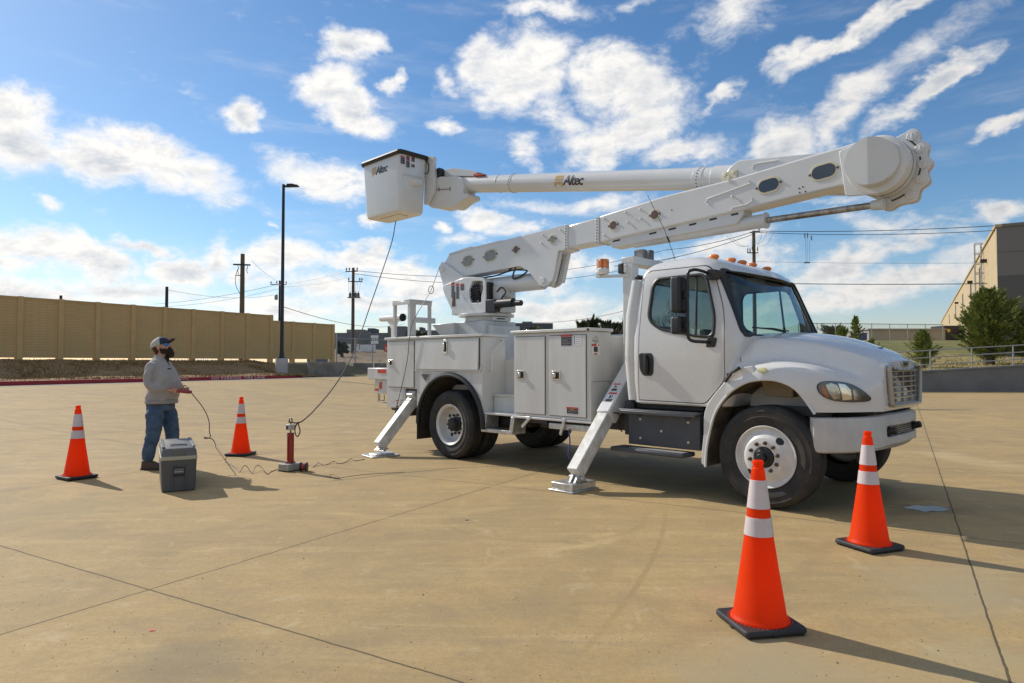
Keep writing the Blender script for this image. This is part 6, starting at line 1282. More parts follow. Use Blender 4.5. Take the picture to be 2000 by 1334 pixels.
m = MB(); c = Vector((-.92, 1.75, 1.78)); ax_ = Vector((.55, 0, .83)).normalized(); a_ = Vector((0, 1, 0)); b__ = ax_.cross(a_); m.tube([c+a_*math.cos(t_)*.235+b__*math.sin(t_)*.235 for t_ in np.linspace(0, 2*math.pi, 33)], .016, 8)
for t_ in (0, 2.2, 4.1): m.tube([c, c+a_*math.cos(t_)*.235+b__*math.sin(t_)*.235], .012, 6)
m.tube([c, c+Vector((.35, 0, -.25))], .03, 8); m.sphere(c, .05, 10, 6); ob('steering_wheel', m, mat('grey_wheel', (.10, .095, .085), .6), TR)
bxo('cab_floor', -1.55, -.45, .08, 2.32, 1.03, 1.06, CABIN); bxo('headliner', -1.35, -.80, .4, 2.0, 2.58, 2.60, CABIN, bev=0)
m = MB(); m.box(-.62, -.60, .35, .95, 2.36, 2.50); m.box(-.62, -.60, 1.45, 2.05, 2.36, 2.50); ob('sun_visor', m, CABIN, TR, bev=.01)
# wipers
WF = lambda y, z: OT.ray_cast(Vector((3, y, z)), Vector((-1, 0, 0)))[0].x
for y0, y1 in ((.30, .98), (1.42, 2.05)):
    m = MB(); pts = [(WF(y0+(y1-y0)*k/6, 1.83-.02*k/6)+.022, y0+(y1-y0)*k/6, 1.83-.02*k/6) for k in range(7)]; m.tube(pts, .009, 6); mid = pts[3]
    m.tube([mid, (mid[0]+.02, mid[1]+.25, mid[2]-.02), (mid[0]+.02, mid[1]+.52, 1.735)], .010, 6); m.tube([(pts[1][0], pts[1][1], pts[1][2]), (mid[0]+.012, mid[1], mid[2]+.01), (pts[5][0], pts[5][1], pts[5][2])], .007, 5); ob('wiper', m, BLACK, TR)
# mirrors
def mirror(s_):
    Yf = (lambda y: y) if s_ > 0 else (lambda y: 2.4-y); e = empty('mirror', (0, 0, 0), 0, TR); e['label'] = 'near side mirror pair on a bent tube arm' if s_ > 0 else 'far side mirror pair'
    m = MB(); m.tube(spline([(-.60, Yf(.10), 2.40), (-.62, Yf(-.10), 2.43), (-.66, Yf(-.22), 2.43), (-.70, Yf(-.25), 2.36), (-.70, Yf(-.25), 2.0), (-.70, Yf(-.25), 1.76), (-.68, Yf(-.22), 1.69), (-.62, Yf(-.10), 1.675), (-.58, Yf(.02), 1.675)], 6), .017, 8); ob('arm', m, BLACK, e)
    m = MB(); m.prism(rpoly([(Yf(-.34), 1.985), (Yf(-.12), 1.985), (Yf(-.12), 2.37), (Yf(-.34), 2.37)], .03, 4), 'x', -.855, -.745); ob('mirror_head', m, BLACK, e, bev=.03, seg=4)
    m = MB(); m.prism(rpoly([(Yf(-.34), 1.755), (Yf(-.12), 1.755), (Yf(-.12), 1.945), (Yf(-.34), 1.945)], .03, 4), 'x', -.855, -.745); ob('mirror_head', m, BLACK, e, bev=.035, seg=4)
    m = MB(); m.box(-.858, -.856, min(Yf(-.32), Yf(-.14)), max(Yf(-.32), Yf(-.14)), 2.01, 2.35); m.box(-.858, -.856, min(Yf(-.32), Yf(-.14)), max(Yf(-.32), Yf(-.14)), 1.78, 1.92); ob('mirror_glass', m, mat('mirror_glass', (.8, .8, .8), .02, metal=1.0), e)
    for z in (2.40, 1.675): m = MB(); m.prism(rpoly([(-.63, z-.055), (-.52, z-.055), (-.50, z+.045), (-.60, z+.055)], .02, 3), 'y', Yf(-.01), Yf(.12)); ob('mount', m, BLACK, e, bev=.012)
    m = MB(); m.box(-.75, -.69, min(Yf(-.22), Yf(-.27)), max(Yf(-.22), Yf(-.27)), 2.13, 2.22); ob('head_bracket', m, BLACK, e, bev=.012); m = MB(); m.box(-.75, -.69, min(Yf(-.22), Yf(-.27)), max(Yf(-.22), Yf(-.27)), 1.82, 1.88); ob('head_bracket', m, BLACK, e, bev=.012)
mirror(1)
# ---------------------------------------------------------------- bonnet
def XR(x): return x if x < .45 else .45+(x-.45)*.87
def H_ztop(x): return float(np.interp(x, [-.40, -.1, .10, .33, .55, .72, .85, .92, .97, 1.0], [1.80, 1.800, 1.785, 1.75, 1.69, 1.635, 1.59, 1.56, 1.525, 1.48]))
def H_a(x): return float(np.interp(x, [-.4, 0, .3, .6, .85, 1.0], [.96, .90, .84, .76, .66, .58]))
def H_T(x): return float(np.interp(x, [-.4, .30, .42, .50, .58, .66, .74, .82, .88, .93, .97, 1.0], [1.22, 1.22, 1.215, 1.19, 1.145, 1.08, .995, .89, .80, .725, .665, .63]))
def H_zf(x): return float(np.interp(x, [-.40, -.30, -.20, -.1, .05, .2, .36, .5, .65, .8, .9, 1.0], [1.28, 1.375, 1.425, 1.455, 1.475, 1.47, 1.45, 1.42, 1.375, 1.32, 1.28, 1.24]))
def smax(a, b_, k=.06):
    h = max(k-abs(a-b_), 0)/k; return max(a, b_)+h*h*k*.25
def H_z(x, t_):
    a = H_a(x); T = H_T(x); zh = H_ztop(x)-.10*(t_/a)**2-.9*max(0, t_-a+.05)**1.25*1.9
    r_ = min(.16, .25); fe = H_zf(x); u_ = (t_-(T-r_))/r_
    if u_ > 0: fe -= r_*.75*(1-math.sqrt(max(0, 1-min(u_, 1)**2)))
    fe -= .10*max(0, (T-r_*1.2)-t_)
    z = smax(zh, fe, .09)
    if t_ > T-r_: 
        z = min(z, smax(zh, fe, .09))
    return z
xs = [-.385]+list(np.linspace(-.34, .30, 9))+list(np.linspace(.36, .99, 17)); NS = 34
def hsec(x, off=0.0):
    T = H_T(x)-off; pts = []
    for j in range(NS+1):
        u_ = j/NS; t_ = T*(1-(1-u_)**1.35); z = H_z(x, t_)-off; fr = sm(x, .93, 1.0)
        pts.append((XR(x), CY-t_, z))
    zb = .985 if off == 0 else .96
    for k in range(1, 7):
        z = pts[NS][2]+(zb-pts[NS][2])*k/6; pts.append((pts[NS][0], CY-T-.012*math.sin(math.pi*k/6)*(1 if x < .5 else .5), z))
    left = [Vector(p) for p in pts]; right = [Vector((p[0], 2*CY-p[1], p[2])) for p in pts]
    return right[::-1]+left[1:]
m = MB(); m.loft([hsec(x) for x in xs]); hoodO = m.mesh('ho'); hood = hoodO.copy()
arch = [(-.75, .2), (-.62, .37)]+[(-.05+.615*math.cos(R(a))*(1.0), .665+.625*math.sin(R(a))) for a in np.linspace(196, -18, 1)]
arch = [ty(a, b2, -.01) for a, b2 in ((1376, 925), (1380, 880), (1385, 850), (1395, 812), (1410, 785), (1430, 763), (1455, 748), (1480, 742), (1510, 742), (1535, 749), (1555, 761), (1572, 780), (1584, 797), (1594, 811))]
arch = [(p.x, p.y) for p in spline([Vector((a[0], a[1])) for a in arch], 4)]+[(.62, .9), (.62, .2), (-.8, .2)]
ac = MB(); ac.prism(arch, 'y', -.4, .52); hood = boolean(hood, ac.mesh('c')); ac = MB(); ac.prism(arch, 'y', 1.88, 2.8); hood = boolean(hood, ac.mesh('c'))
hd = link('bonnet', hood, [], TR, smooth=38); hd.data.materials.clear(); hd.data.materials.append(PAINT); HT = bvh(hoodO)
# flare edge along the arch and rear band of the fender
ed = [ty(a, b2, -.01) for a, b2 in ((1378, 912), (1380, 880), (1385, 850), (1395, 812), (1410, 785), (1430, 763), (1455, 748), (1480, 742), (1510, 742), (1535, 749), (1555, 761), (1572, 780), (1584, 797), (1592, 809))]
ed = [Vector((a[0], 0, a[1])) for a in ed]; ed = spline(ed, 4)
oe = [ty(a, b2, -.01) for a, b2 in ((1370, 905), (1371, 880), (1374, 850), (1376, 806), (1390, 777), (1412, 750), (1440, 722), (1470, 714))]
for y0, y1 in ((-.015, .20), (2.2, 2.415)):
    inn = [(p.x, p.z) for p in ed[:29]]; outp = [(p.x, p.y) for p in spline([Vector((a[0], a[1])) for a in oe], 4)]; m = MB(); pl = inn+outp[::-1]
    m.prism(pl, 'y', y0, y1); ob('fender_band', m, PAINT, TR, bev=.008)
for s_ in (1, -1):
    Yf = (lambda y: y) if s_ > 0 else (lambda y: 2.4-y); m = MB(); m.tube([(p.x, Yf(-.014), p.z) for p in ed], .014, 8); ob('fender_lip', m, PAINT, TR)
    m = MB(); L2 = [(p.x, p.z) for p in ed]; cxa = -.05; cza = .75; secs = [[Vector((cxa+(p[0]-cxa)*.992, Yf(.004), cza+(p[1]-cza)*.992)) for p in L2], [Vector((cxa+(p[0]-cxa)*.985, Yf(.35), cza+(p[1]-cza)*.985)) for p in L2], [Vector((cxa+(p[0]-cxa)*.95, Yf(.60), cza+(p[1]-cza)*.95)) for p in L2]]
    m.loft(secs, caps=False, wrap=False); ob('inner_fender', m, mat('dusty_fender_liner', (.17, .135, .095), .85, col2=(.07, .058, .042), vscale=6, bump=.2), TR)
    m = MB(); m.prism([(-.85, 1.0), (-.62, .4), (.55, .9), (.5, 1.3), (-.3, 1.38)], 'y', Yf(.62), Yf(.66)); m.box(-.1, .35, min(Yf(.3), Yf(.58)), max(Yf(.3), Yf(.58)), 1.13, 1.20); ob('engine_bay_wall', m, mat('grimy_engine_panel', (.10, .08, .06), .85, col2=(.05, .045, .04), vscale=5), TR)
m = MB(); m.prism(rpoly([ty(a, b2, .30) for a, b2 in ((1487, 740), (1552, 740), (1552, 776), (1500, 774))], .02, 2), 'y', .26, .40); ob('air_duct', m, mat('dusty_beige_duct', (.30, .24, .16), .8), TR, bev=.01)
# bonnet latch, fender marker, cowl seam
a = ty(1416, 745, -.03); b2 = ty(1448, 718, -.0); m = MB(); m.tube([(a[0], -.03, a[1]), (.5*(a[0]+b2[0]), -.05, .5*(a[1]+b2[1])+.02), (b2[0], -.03, b2[1])], .018, 6); m.cyl((a[0]+.05, -.03, a[1]+.07), (a[0]+.05, -.055, a[1]+.07), .02, .02, 10); ob('bonnet_latch', m, BLACK, TR)
mb = patch(HT, [(1490+10*math.cos(t_), 724+5*math.sin(t_)) for t_ in np.linspace(0, 2*math.pi, 20, endpoint=False)], .014); o = ob('fender_marker', mb, mat('cream_marker_lens', (.62, .58, .30), .3), TR)
mb = patch(HT, [(1452+2*math.cos(t_)*0, 0) for t_ in ()] or [(1447.2, 660), (1448.6, 660), (1447.6, 708), (1446.2, 708)], .0015, (1, .5)); ob('bonnet_seam', mb, mat('seam_dark', (.05, .05, .05), .8), TR)
# bonnet scoop slot
mb = patch(HT, [(1714, 679), (1722, 677.5), (1731, 680.5), (1722, 682)], .002, (1, .5)); ob('bonnet_vent', mb, HUBK, TR)
# headlight
hl = [(1596.5, 758), (1598, 751), (1606, 746.5), (1622, 745), (1645, 747), (1662, 751), (1680, 760), (1693, 770), (1699.5, 777), (1697, 782), (1685, 784.5), (1655, 785), (1628, 782), (1610, 775), (1600, 766)]
hl = [(p.x, p.y) for p in spline([Vector(q) for q in hl+[hl[0]]], 3)][:-1]
def shift(o_, f): return [(f[0]+(p[0]-f[0])*f[2], f[1]+(p[1]-f[1])*f[2]) for p in o_]
mb = patch(HT, hl, .004, (1.03, .985, .93), hole=True); hl_o = ob('headlight', mb, BLACK, TR); hl_o['label'] = 'near side headlight with amber corner'
SILV = mat('headlight_reflector', (.55, .53, .49), .12, metal=.9, var=.5, vscale=18)
mb = patch(HT, hl, .005, (.97, .8, .6, .4, .2)); ob('reflector', mb, mat('smoky_reflector', (.16, .16, .16), .15, metal=.6), hl_o)
def hlp(name, pts, mt, off): mb = patch(HT, pts, off, (1, .7, .4)); ob(name, mb, mt, hl_o)
hlp('amber_corner', [(1603, 757), (1605, 751), (1611, 759), (1617, 772), (1616, 778), (1608, 770)], AMBER, .009)
hlp('reflector_bowl', [(1612, 752), (1622, 748), (1634, 752), (1640, 765), (1639, 779), (1628, 780), (1618, 768)], SILV, .008)
hlp('reflector_bowl', [(1636, 749), (1650, 751), (1661, 762), (1663, 780), (1645, 782), (1642, 766)], mat('bright_reflector', (.85, .80, .72), .08, metal=.9), .008)
hlp('reflector_bowl', [(1664, 760), (1672, 762), (1682, 778), (1675, 782), (1667, 781)], SILV, .008)
mb = patch(HT, hl, .014, (1.0, .8, .6, .4, .2)); ob('lens', mb, glassmat('clear_lens', (.93, .93, .93), .0, 1.0), hl_o)
hl2 = copy_tree(hl_o); hl2.parent = TR; hl2.scale = (1, -1, 1); hl2.location = (0, 2.4, 0); hl2['label'] = 'far side headlight'
# grille
gx = .925
def gz_(px, py): q = tx(px, py, gx); return (q[0], q[1])
e = empty('grille', (0, 0, 0), 0, TR); GR = mat('silver_grey_grille_plastic', (.42, .40, .36), .3, metal=.3, coat=.2)
gy0, gy1 = .70, 1.70
go = rpoly([(.62, 1.43), (.80, 1.435), (.86, 1.385), (1.54, 1.385), (1.60, 1.435), (1.78, 1.43), (1.72, 1.02), (.68, 1.02)], [.05, .03, .03, .03, .03, .05, .05, .05], 4)
def bow(y): return gx+.022*(1-((y-1.2)/.6)**2)
def bowprism(pts, th, name, mt, parent, base=0.0, bev=.004):
    n = len(pts); A_ = [Vector((bow(p[0])+base, p[0], p[1])) for p in pts]; B_2 = [Vector((bow(p[0])+base-th, p[0], p[1])) for p in pts]; m = MB(); m.loft([A_, B_2]); return ob(name, m, mt, parent, bev=bev)
bowprism([(p[0], p[1]) for p in go], .05, 'grille_back', HUBK, e, base=-.012, bev=0)
n = len(go); cxg = sum(p[0] for p in go)/n; czg = sum(p[1] for p in go)/n; gi = [(cxg+(p[0]-cxg)*.94, czg+(p[1]-czg)*.91) for p in go]
A_ = [Vector((bow(p[0])+.012, p[0], p[1])) for p in go]; B_2 = [Vector((bow(p[0])+.012, p[0], p[1])) for p in gi]; m = MB(); m.add(A_+B_2, [(i, (i+1) % n, n+(i+1) % n, n+i) for i in range(n)]); fr_ = ob('grille_frame', m, GR, e); s = fr_.modifiers.new('s', 'SOLIDIFY'); s.thickness = .04; s.offset = 1
for k in range(7):
    z = 1.375-k*.052 if k else 1.368; z = 1.370-k*.053; hw = np.interp(z, [1.02, 1.4], [.50, .545]); m = MB(); pts = [(bow(1.2-hw+2*hw*i/10)+.008, 1.2-hw+2*hw*i/10) for i in range(11)]
    secs = [[Vector((x, y, z-.006)), Vector((x, y, z+.006)), Vector((x-.035, y, z+.009)), Vector((x-.035, y, z-.001))] for x, y in pts]; m.loft(secs); ob('grille_bar', m, GR, e)
    if k < 7:
        for y in (.93, 1.47): m = MB(); zz_ = z+.026; m.box(bow(y)-.02, bow(y)+.010, y-.017, y+.017, zz_-.014, zz_+.014); m2_ = ob('grille_clip', m, GR, e, bev=.003); m = MB(); m.box(bow(y)+.0105, bow(y)+.0115, y-.007, y+.007, zz_-.006, zz_+.006); ob('clip_slot', m, HUBK, m2_ if False else e)
        for y in (.71, 1.69, 1.2): m = MB(); m.box(bow(y)-.03, bow(y)-.005, y-.012, y+.012, z, z+.05); ob('grille_upright', m, GR, e)
# nose surround: white fascia between bonnet front and grille
fo = [(.575, .99), (.575, 1.25), (.60, 1.42), (.68, 1.475), (.9, 1.50), (1.2, 1.51), (1.5, 1.50), (1.72, 1.475), (1.80, 1.42), (1.825, 1.25), (1.825, .99), (1.2, .985)]
fo = [(p.x, p.y) for p in spline([Vector(q) for q in fo+[fo[0]]], 3)][:-1]; n2 = len(fo)
def rs_(pts, k):
    P2 = [Vector(p) for p in pts]+[Vector(pts[0])]; L3 = [0]
    for i in range(len(P2)-1): L3.append(L3[-1]+(P2[i+1]-P2[i]).length)
    # sample by angle around the centre
    c = Vector((1.2, 1.22)); out_ = []
    for j in range(k):
        a = 2*math.pi*j/k; d_ = Vector((math.cos(a), math.sin(a))); best = None
        for i in range(len(P2)-1):
            p = P2[i]-c; q_ = P2[i+1]-P2[i]; den = d_.x*q_.y-d_.y*q_.x
            if abs(den) < 1e-9: continue
            t_ = (p.x*q_.y-p.y*q_.x)/den; u_ = (p.x*d_.y-p.y*d_.x)/den
            if t_ > 0 and -1e-6 <= u_ <= 1+1e-6 and (best is None or t_ > best): best = t_
        out_.append(c+d_*(best or .1))
    return out_
KK = 96; fo_, go_ = rs_(fo, KK), rs_(go, KK); m = MB()
def ring(pts, dx_): return [Vector((bow(p.x)+dx_, p.x, p.y)) for p in pts]
mid_ = [a.lerp(b2, .25) for a, b2 in zip(fo_, go_)]
m.loft([ring(fo_, -.06), ring([a.lerp(b2, .08) for a, b2 in zip(fo_, go_)], -.02), ring(mid_, -.002), ring(go_, .006), ring([a*1.0 for a in go_], -.03)], caps=False); ob('grille_surround', m, PAINT, e)
m = MB(); m.prism(rpoly([(1.10, 1.41), (1.30, 1.41), (1.33, 1.475), (1.07, 1.475)], .03, 4), 'x', bow(1.2)-.0, bow(1.2)+.016); em = ob('maker_emblem', m, CHROME, e, bev=.004); 
me = text_mesh('freightliner', .032, depth=.001, spacing=.9); m = MB(); add_mesh_to(m, me, frame((bow(1.2)+.018, 1.2, 1.443), (0, 1, 0), Z_)); ob('emblem_lettering', m, LABK, em, smooth=0, fix=False)
# bumper
def bsec(z, ins): 
    pl = [(.47, .02), (.58, .04), (.73, .20), (.84, .40), (.90, .58), (.93, .80), (.945, 1.0), (.95, 1.2)]
    o1 = [(x-ins, y+ins*.4) for x, y in pl]; o1 += [(x, 2.4-y) for x, y in o1[::-1][1:]]; i1 = [(x-.05, y+.045) for x, y in pl]; i1 += [(x, 2.4-y) for x, y in i1[::-1][1:]]
    return o1, i1
m = MB(); secs = []
for z, ins in ((.60, .02), (.615, .0), (.90, .0), (.925, .012), (.935, .05)):
    o1, i1 = bsec(z, ins); zo = lambda y: 0.0
    secs.append([Vector((x, y, z+(.04*sm(min(y, 2.4-y), .3, .8) if z < .7 else .02*sm(min(y, 2.4-y), .3, .8)))) for x, y in o1]+[Vector((x, y, z)) for x, y in i1[::-1]])
m.loft(secs); bme = m.mesh('b'); c_ = MB(); c_.prism(rpoly([(.70, .725), (1.70, .725), (1.70, .835), (.70, .835)], .03, 3), 'x', .75, 1.2); bme = boolean(bme, c_.mesh('c'))
bmp = link('bumper', bme, mat('beige_grey_bumper_paint', (.56, .535, .49), .5, var=.1, vscale=6, bump=.02), TR, bev=.008)
bxo('bumper_recess', .86, .875, .66, 1.74, .70, .86, HUBK, bmp, bev=0)
m = MB(); [m.box(.905, .911, 1.2-.36+i*.045, 1.2-.352+i*.045, .735, .825) for i in range(17)]; [m.box(.905, .915, .83, 1.57, .738+i*.02, .743+i*.02) for i in range(5)]; ob('bumper_grille', m, STEEL, bmp)
for y in (.76, 1.66): m = MB(); m.cyl((.89, y, .775), (.985, y, .80), .04, .035, 14); ob('tow_hook', m, BLACK, bmp, bev=.008)
m = MB(); m.tube([(.72, .45, .60), (.72, .45, .50), (.74, .75, .50)], .008, 6); m.tube(spline([(.5, .4, .62), (.6, .6, .54), (.8, .9, .58)]), .006, 5); ob('brake_line', m, BLACK, TR)
# ---------------------------------------------------------------- step box, battery box
m = MB(); m.box(-1.67, -.74, .06, .55, .50, .88); sb = ob('step_box', m, GREYSTEP, TR, bev=.01)
m = MB(); m.box(-1.74, -.72, -.04, .30, .885, .915); m.box(-1.72, -.74, -.045, -.03, .86, .90); ob('upper_step', m, GREYSTEP, sb, bev=.008)
m = MB(); m.box(-1.80, -.84, -.13, .14, .425, .475); ob('lower_step', m, GREYSTEP, sb, bev=.015)
m = MB(); m.box(-1.55, -.86, -.11, .0, .4765, .482); ob('step_grip', m, mat('worn_tread_grip', (.28, .28, .26), .7, bump=.6, bscale=60), sb)
m = MB()
for x, z in ((-1.50, .80), (-1.22, .68), (-.88, .80), (-1.50, .58), (-.88, .58)): m.cyl((x, .06, z), (x, .048, z), .016, .012, 10)
ob('bolt', m, CREAMR, sb); m = MB(); [m.prism(rpoly([(x, .835), (x+.07, .835), (x+.07, .848), (x, .848)], .005, 2), 'y', .052, .058) for x in (-1.55, -.92)]; ob('slot', m, HUBK, sb)
m = MB(); m.box(-1.62, -.75, .15, .6, .92, .99); m.box(-1.75, -1.62, .1, .5, .6, 1.0); m.cyl((-.66, .1, .5), (-.66, .1, .85), .02, .02, 8); m.cyl((-.62, .35, .55), (-.62, .35, 1.0), .11, .11, 14); ob('under_cab_parts', m, DARK, TR, bev=.01)
m = MB(); m.box(-2.15, -1.70, .3, 2.1, .62, 1.05); ob('outrigger_crossbox', m, DARK, TR, bev=.02)
# ================================================================ LOOSE OBJECTS
ORANGE = mat('fluorescent_orange_plastic', (1.0, .080, .004), .5, spec=.2, col2=(.95, .065, .004), vscale=6)
_t = NT(ORANGE.node_tree); _b = _t.n['Principled BSDF']; _tr = _t.add('ShaderNodeBsdfTranslucent'); _tr.inputs[0].default_value = (1.0, .16, .012, 1)
_mx = _t.add('ShaderNodeMixShader'); _mx.inputs[0].default_value = .5; _t.l.new(_b.outputs[0], _mx.inputs[1]); _t.l.new(_tr.outputs[0], _mx.inputs[2]); _t.l.new(_mx.outputs[0], _t.n['Material Output'].inputs[0])
REFL = mat('reflective_collar', (.66, .58, .57), .35, col2=(.60, .52, .52), vscale=10, bump=.15, bscale=250)
CBASE = mat('black_rubber_base', (.020, .021, .024), .6, bump=.2, bscale=90, col2=(.032, .032, .034), vscale=8)
def cone_proto():
    e = empty('traffic_cone'); m = MB(); pts = rpoly([(-.18, -.18), (.18, -.18), (.18, .18), (-.18, .18)], .03, 3)
    m.loft([[Vector((p[0]*s_, p[1]*s_, z)) for p in pts] for s_, z in ((.97, .012), (1, .018), (1, .034), (.97, .044))])
    for x, y in ((-.15, -.15), (.15, -.15), (.15, .15), (-.15, .15), (0, -.16), (.16, 0), (-.16, 0), (0, .16)): m.box(x-.014, x+.014, y-.014, y+.014, 0, .013)
    ob('base', m, CBASE, e, bev=.003)
    m = MB()
    for k in range(44): a = 2*math.pi*k/44; c = (.167*math.cos(a), .167*math.sin(a), .0445); m.box(c[0]-.0035, c[0]+.0035, c[1]-.0035, c[1]+.0035, .044, .0462)
    ob('base_holes', m, ORANGE, e, smooth=0)
    H_ = .914; r_ = lambda z: float(np.interp(z, [.06, .50, .81, .87], [.141, .077, .041, .034]))
    m = MB(); m.lathe([(.158, .0445), (.157, .052), (.150, .060), (.141, .075), (r_(.3), .3), (r_(.5), .5), (r_(.81), .81), (.034, .868), (.027, .876), (.027, .888), (.031, .894), (.030, .910), (.024, .914), (.018, .914), (.017, .88), (.0, .87)], n=48); ob('cone_body', m, ORANGE, e, smooth=30)
    for z0_, z1_ in ((.503, .603), (.652, .807)):
        m = MB(); m.lathe([(r_(z0_)+.0005, z0_), (r_(z0_)+.003, z0_+.001), (r_(z1_)+.003, z1_-.001), (r_(z1_)+.0005, z1_)], n=48); ob('reflective_collar', m, REFL, e, smooth=30)
    return e
proto = cone_proto(); first = True
for (px, py, ca, cb, lab) in ((150, 934, (111, 932), (150, 940), 'orange cone at far left, alone on the concrete left of the man'), (470, 889, (436, 889), (495, 890), 'orange cone right of the man, beside the red tester'),
        (1484, 1222, (1395, 1200), (1462, 1253), 'nearest and largest orange cone, overlapping the truck front wheel'), (1698, 1069, (1630, 1063), (1703, 1086), 'orange cone in front of the truck bumper')):
    o = proto if first else copy_tree(proto); first = False; g = gnd(px, py); a = gnd(*ca); b_ = gnd(*cb); o.location = g; o.rotation_euler = (0, 0, math.atan2(b_[1]-a[1], b_[0]-a[0]))
    tag(o, lab, 'traffic cone', 'traffic cones around the work area')
# grey case
a = gnd(313, 963.5); b_ = gnd(384, 957.5); c_ = gnd(306.5, 934); w_ = np.linalg.norm(b_-a); ang = math.atan2(b_[1]-a[1], b_[0]-a[0]); dpt = max(.34, np.linalg.norm(c_-a)*.95)
e = empty('tool_case', tuple(a), ang); tag(e, 'tall grey hard plastic case with cream band and lid, standing before the man', 'case')
CG = mat('dark_grey_case_plastic', (.085, .088, .088), .5, bump=.15, bscale=120); CL = mat('mid_grey_case_plastic', (.13, .13, .125), .5, bump=.15, bscale=120); CC_ = mat('cream_case_band', (.42, .40, .30), .5)
m = MB(); m.loft([[Vector((p[0], p[1], z)) for p in rpoly([(i_, i_), (w_-i_, i_), (w_-i_, dpt-i_), (i_, dpt-i_)], .03, 4)] for z, i_ in ((0.0, .025), (.012, .012), (.355, .0))]); ob('case_body', m, CG, e)
m = MB(); m.loft([[Vector((p[0], p[1], z)) for p in rpoly([(-.006, -.006), (w_+.006, -.006), (w_+.006, dpt+.006), (-.006, dpt+.006)], .035, 4)] for z in (.356, .40)]); ob('case_band', m, CC_, e, bev=.006)
m = MB(); m.loft([[Vector((p[0], p[1], z)) for p in rpoly([(i_, i_), (w_-i_, i_), (w_-i_, dpt-i_), (i_, dpt-i_)], .035, 4)] for z, i_ in ((.401, .0), (.455, .004), (.485, .02), (.495, .045))]); ob('case_lid', m, CL, e)
m = MB(); m.box(w_*.28, w_*.74, dpt*.22, dpt*.36, .4955, .51); m.box(w_*.24, w_*.78, dpt*.15, dpt*.43, .4951, .4990); ob('case_handle', m, CG, e, bev=.005)
m = MB(); m.box(w_*.02, w_*.12, .05, dpt-.05, .4952, .505); m.box(w_*.88, w_*.98, .05, dpt-.05, .4952, .505); m.box(w_*.33, w_*.68, -.006, .0, .40, .48); ob('case_ribs', m, CL, e, bev=.006)
m = MB(); m.box(w_*.30, w_*.34, -.008, .0, .04, .285); m.box(w_*.66, w_*.70, -.008, .0, .04, .285); m.box(w_*.30, w_*.70, -.008, .0, .28, .295); ob('case_ribs', m, CG, e, bev=.004)
m = MB(); m.box(w_*.345, w_*.655, -.007, -.001, .175, .275); ob('latch_recess', m, BLACK, e, bev=.003); m = MB(); m.box(w_*.36, w_*.64, -.022, -.008, .205, .265); ob('case_latch', m, CL, e, bev=.006)
m = MB(); [m.box(w_*.37+i*.012, w_*.37+i*.012+.006, -.024, -.0225, .225, .232) for i in range(8)]; ob('latch_print', m, LABW, e, smooth=0)
# high voltage tester
g = gnd(563, 921); a = gnd(543, 921); b_ = gnd(557, 927.5)
e = empty('voltage_tester', (g[0], g[1]+.08, 0), -.55); tag(e, 'red cylindrical high voltage tester on a small grey metal base', 'tester')
m = MB(); m.box(-.095, .095, -.12, .12, .012, .10); ob('base_box', m, mat('grey_tester_box', (.42, .41, .36), .45, var=.2, vscale=20), e, bev=.005); m = MB(); m.box(-.10, .10, -.125, .125, 0, .0115); ob('base_foot', m, BLACK, e)
RT = mat('red_tester_tube', (.33, .018, .014), .32, coat=.3, var=.25, vscale=12)
m = MB(); m.lathe([(.058, .1005), (.058, .13), (.046, .135), (.046, .505), (.043, .51), (0, .51)], n=28); ob('tube', m, RT, e, smooth=30); m = MB(); me = text_mesh('HV-TEST'[:2], .04, depth=.0005); add_mesh_to(m, me, frame((-.012, -.0475, .47), (1, 0, 0), (0, 0, 1))); ob('tube_marking', m, mat('pink_print', (.7, .4, .38), .5), e, smooth=0)
for k in range(6): a = k*math.pi/3; m = MB(); m.cyl((.062*math.cos(a), .062*math.sin(a), .1005), (.062*math.cos(a), .062*math.sin(a), .112), .008, .008, 8); ob('flange_bolt', m, STEEL, e)
m = MB(); m.cyl((0, 0, .51), (0, 0, .545), .01, .01, 10); m.cyl((0, 0, .62), (0, 0, .65), .008, .008, 10); m.tube([(.028*math.cos(t_), 0, .675+.028*math.sin(t_)) for t_ in np.linspace(0, 6.283, 17)], .008, 6); ob('top_ring', m, mat('dark_brass', (.12, .09, .06), .4, metal=.6), e)
m = MB(); m.box(-.045, .045, -.045, .045, .545, .62); ob('meter_box', m, mat('pale_meter_box', (.50, .48, .42), .4), e, bev=.006); m = MB(); m.box(-.035, .0, -.048, -.0455, .56, .60); ob('meter_display', m, HUBK, e)
HV = Vector((g[0], g[1]+.08, 0))
CABR = mat('brown_red_cable', (.10, .035, .025), .5); CABK = mat('dark_brown_cable', (.045, .032, .024), .5); CABG = mat('grey_brown_cable', (.14, .11, .08), .6)
ds_ = [(773, 432, 12.35), (766, 470, 12.2), (752, 514, 12.0), (736, 560, 11.7), (720, 606, 11.4), (707, 645, 11.1), (692, 685, 10.7), (672, 725, 10.2), (645, 765, 9.7), (612, 803, 9.2), (592, 821, 8.95), (580, 826, 8.88), (563, 824, 8.85)]
m = MB(); m.tube(spline([atd(a, b2, d) for a, b2, d in ds_], 6), .009, 6); loop = [atd(a, b2, 8.9) for a, b2 in ((581, 826), (576, 838), (578, 850), (582, 852), (586, 842), (582, 828), (577, 832), (576, 840))]; m.tube(spline(loop, 5), .008, 6); m.sphere(atd(582, 826, 8.88), .018, 8, 6)
tag(ob('test_lead', m, CABK), 'long dark lead hanging from the bucket down to the top of the red tester', 'cable')
sp = lambda L3, z: [Vector(gnd(a, b2))+Vector((0, 0, z if len(q_) < 1 else q_[0])) for (a, b2, *q_) in L3]
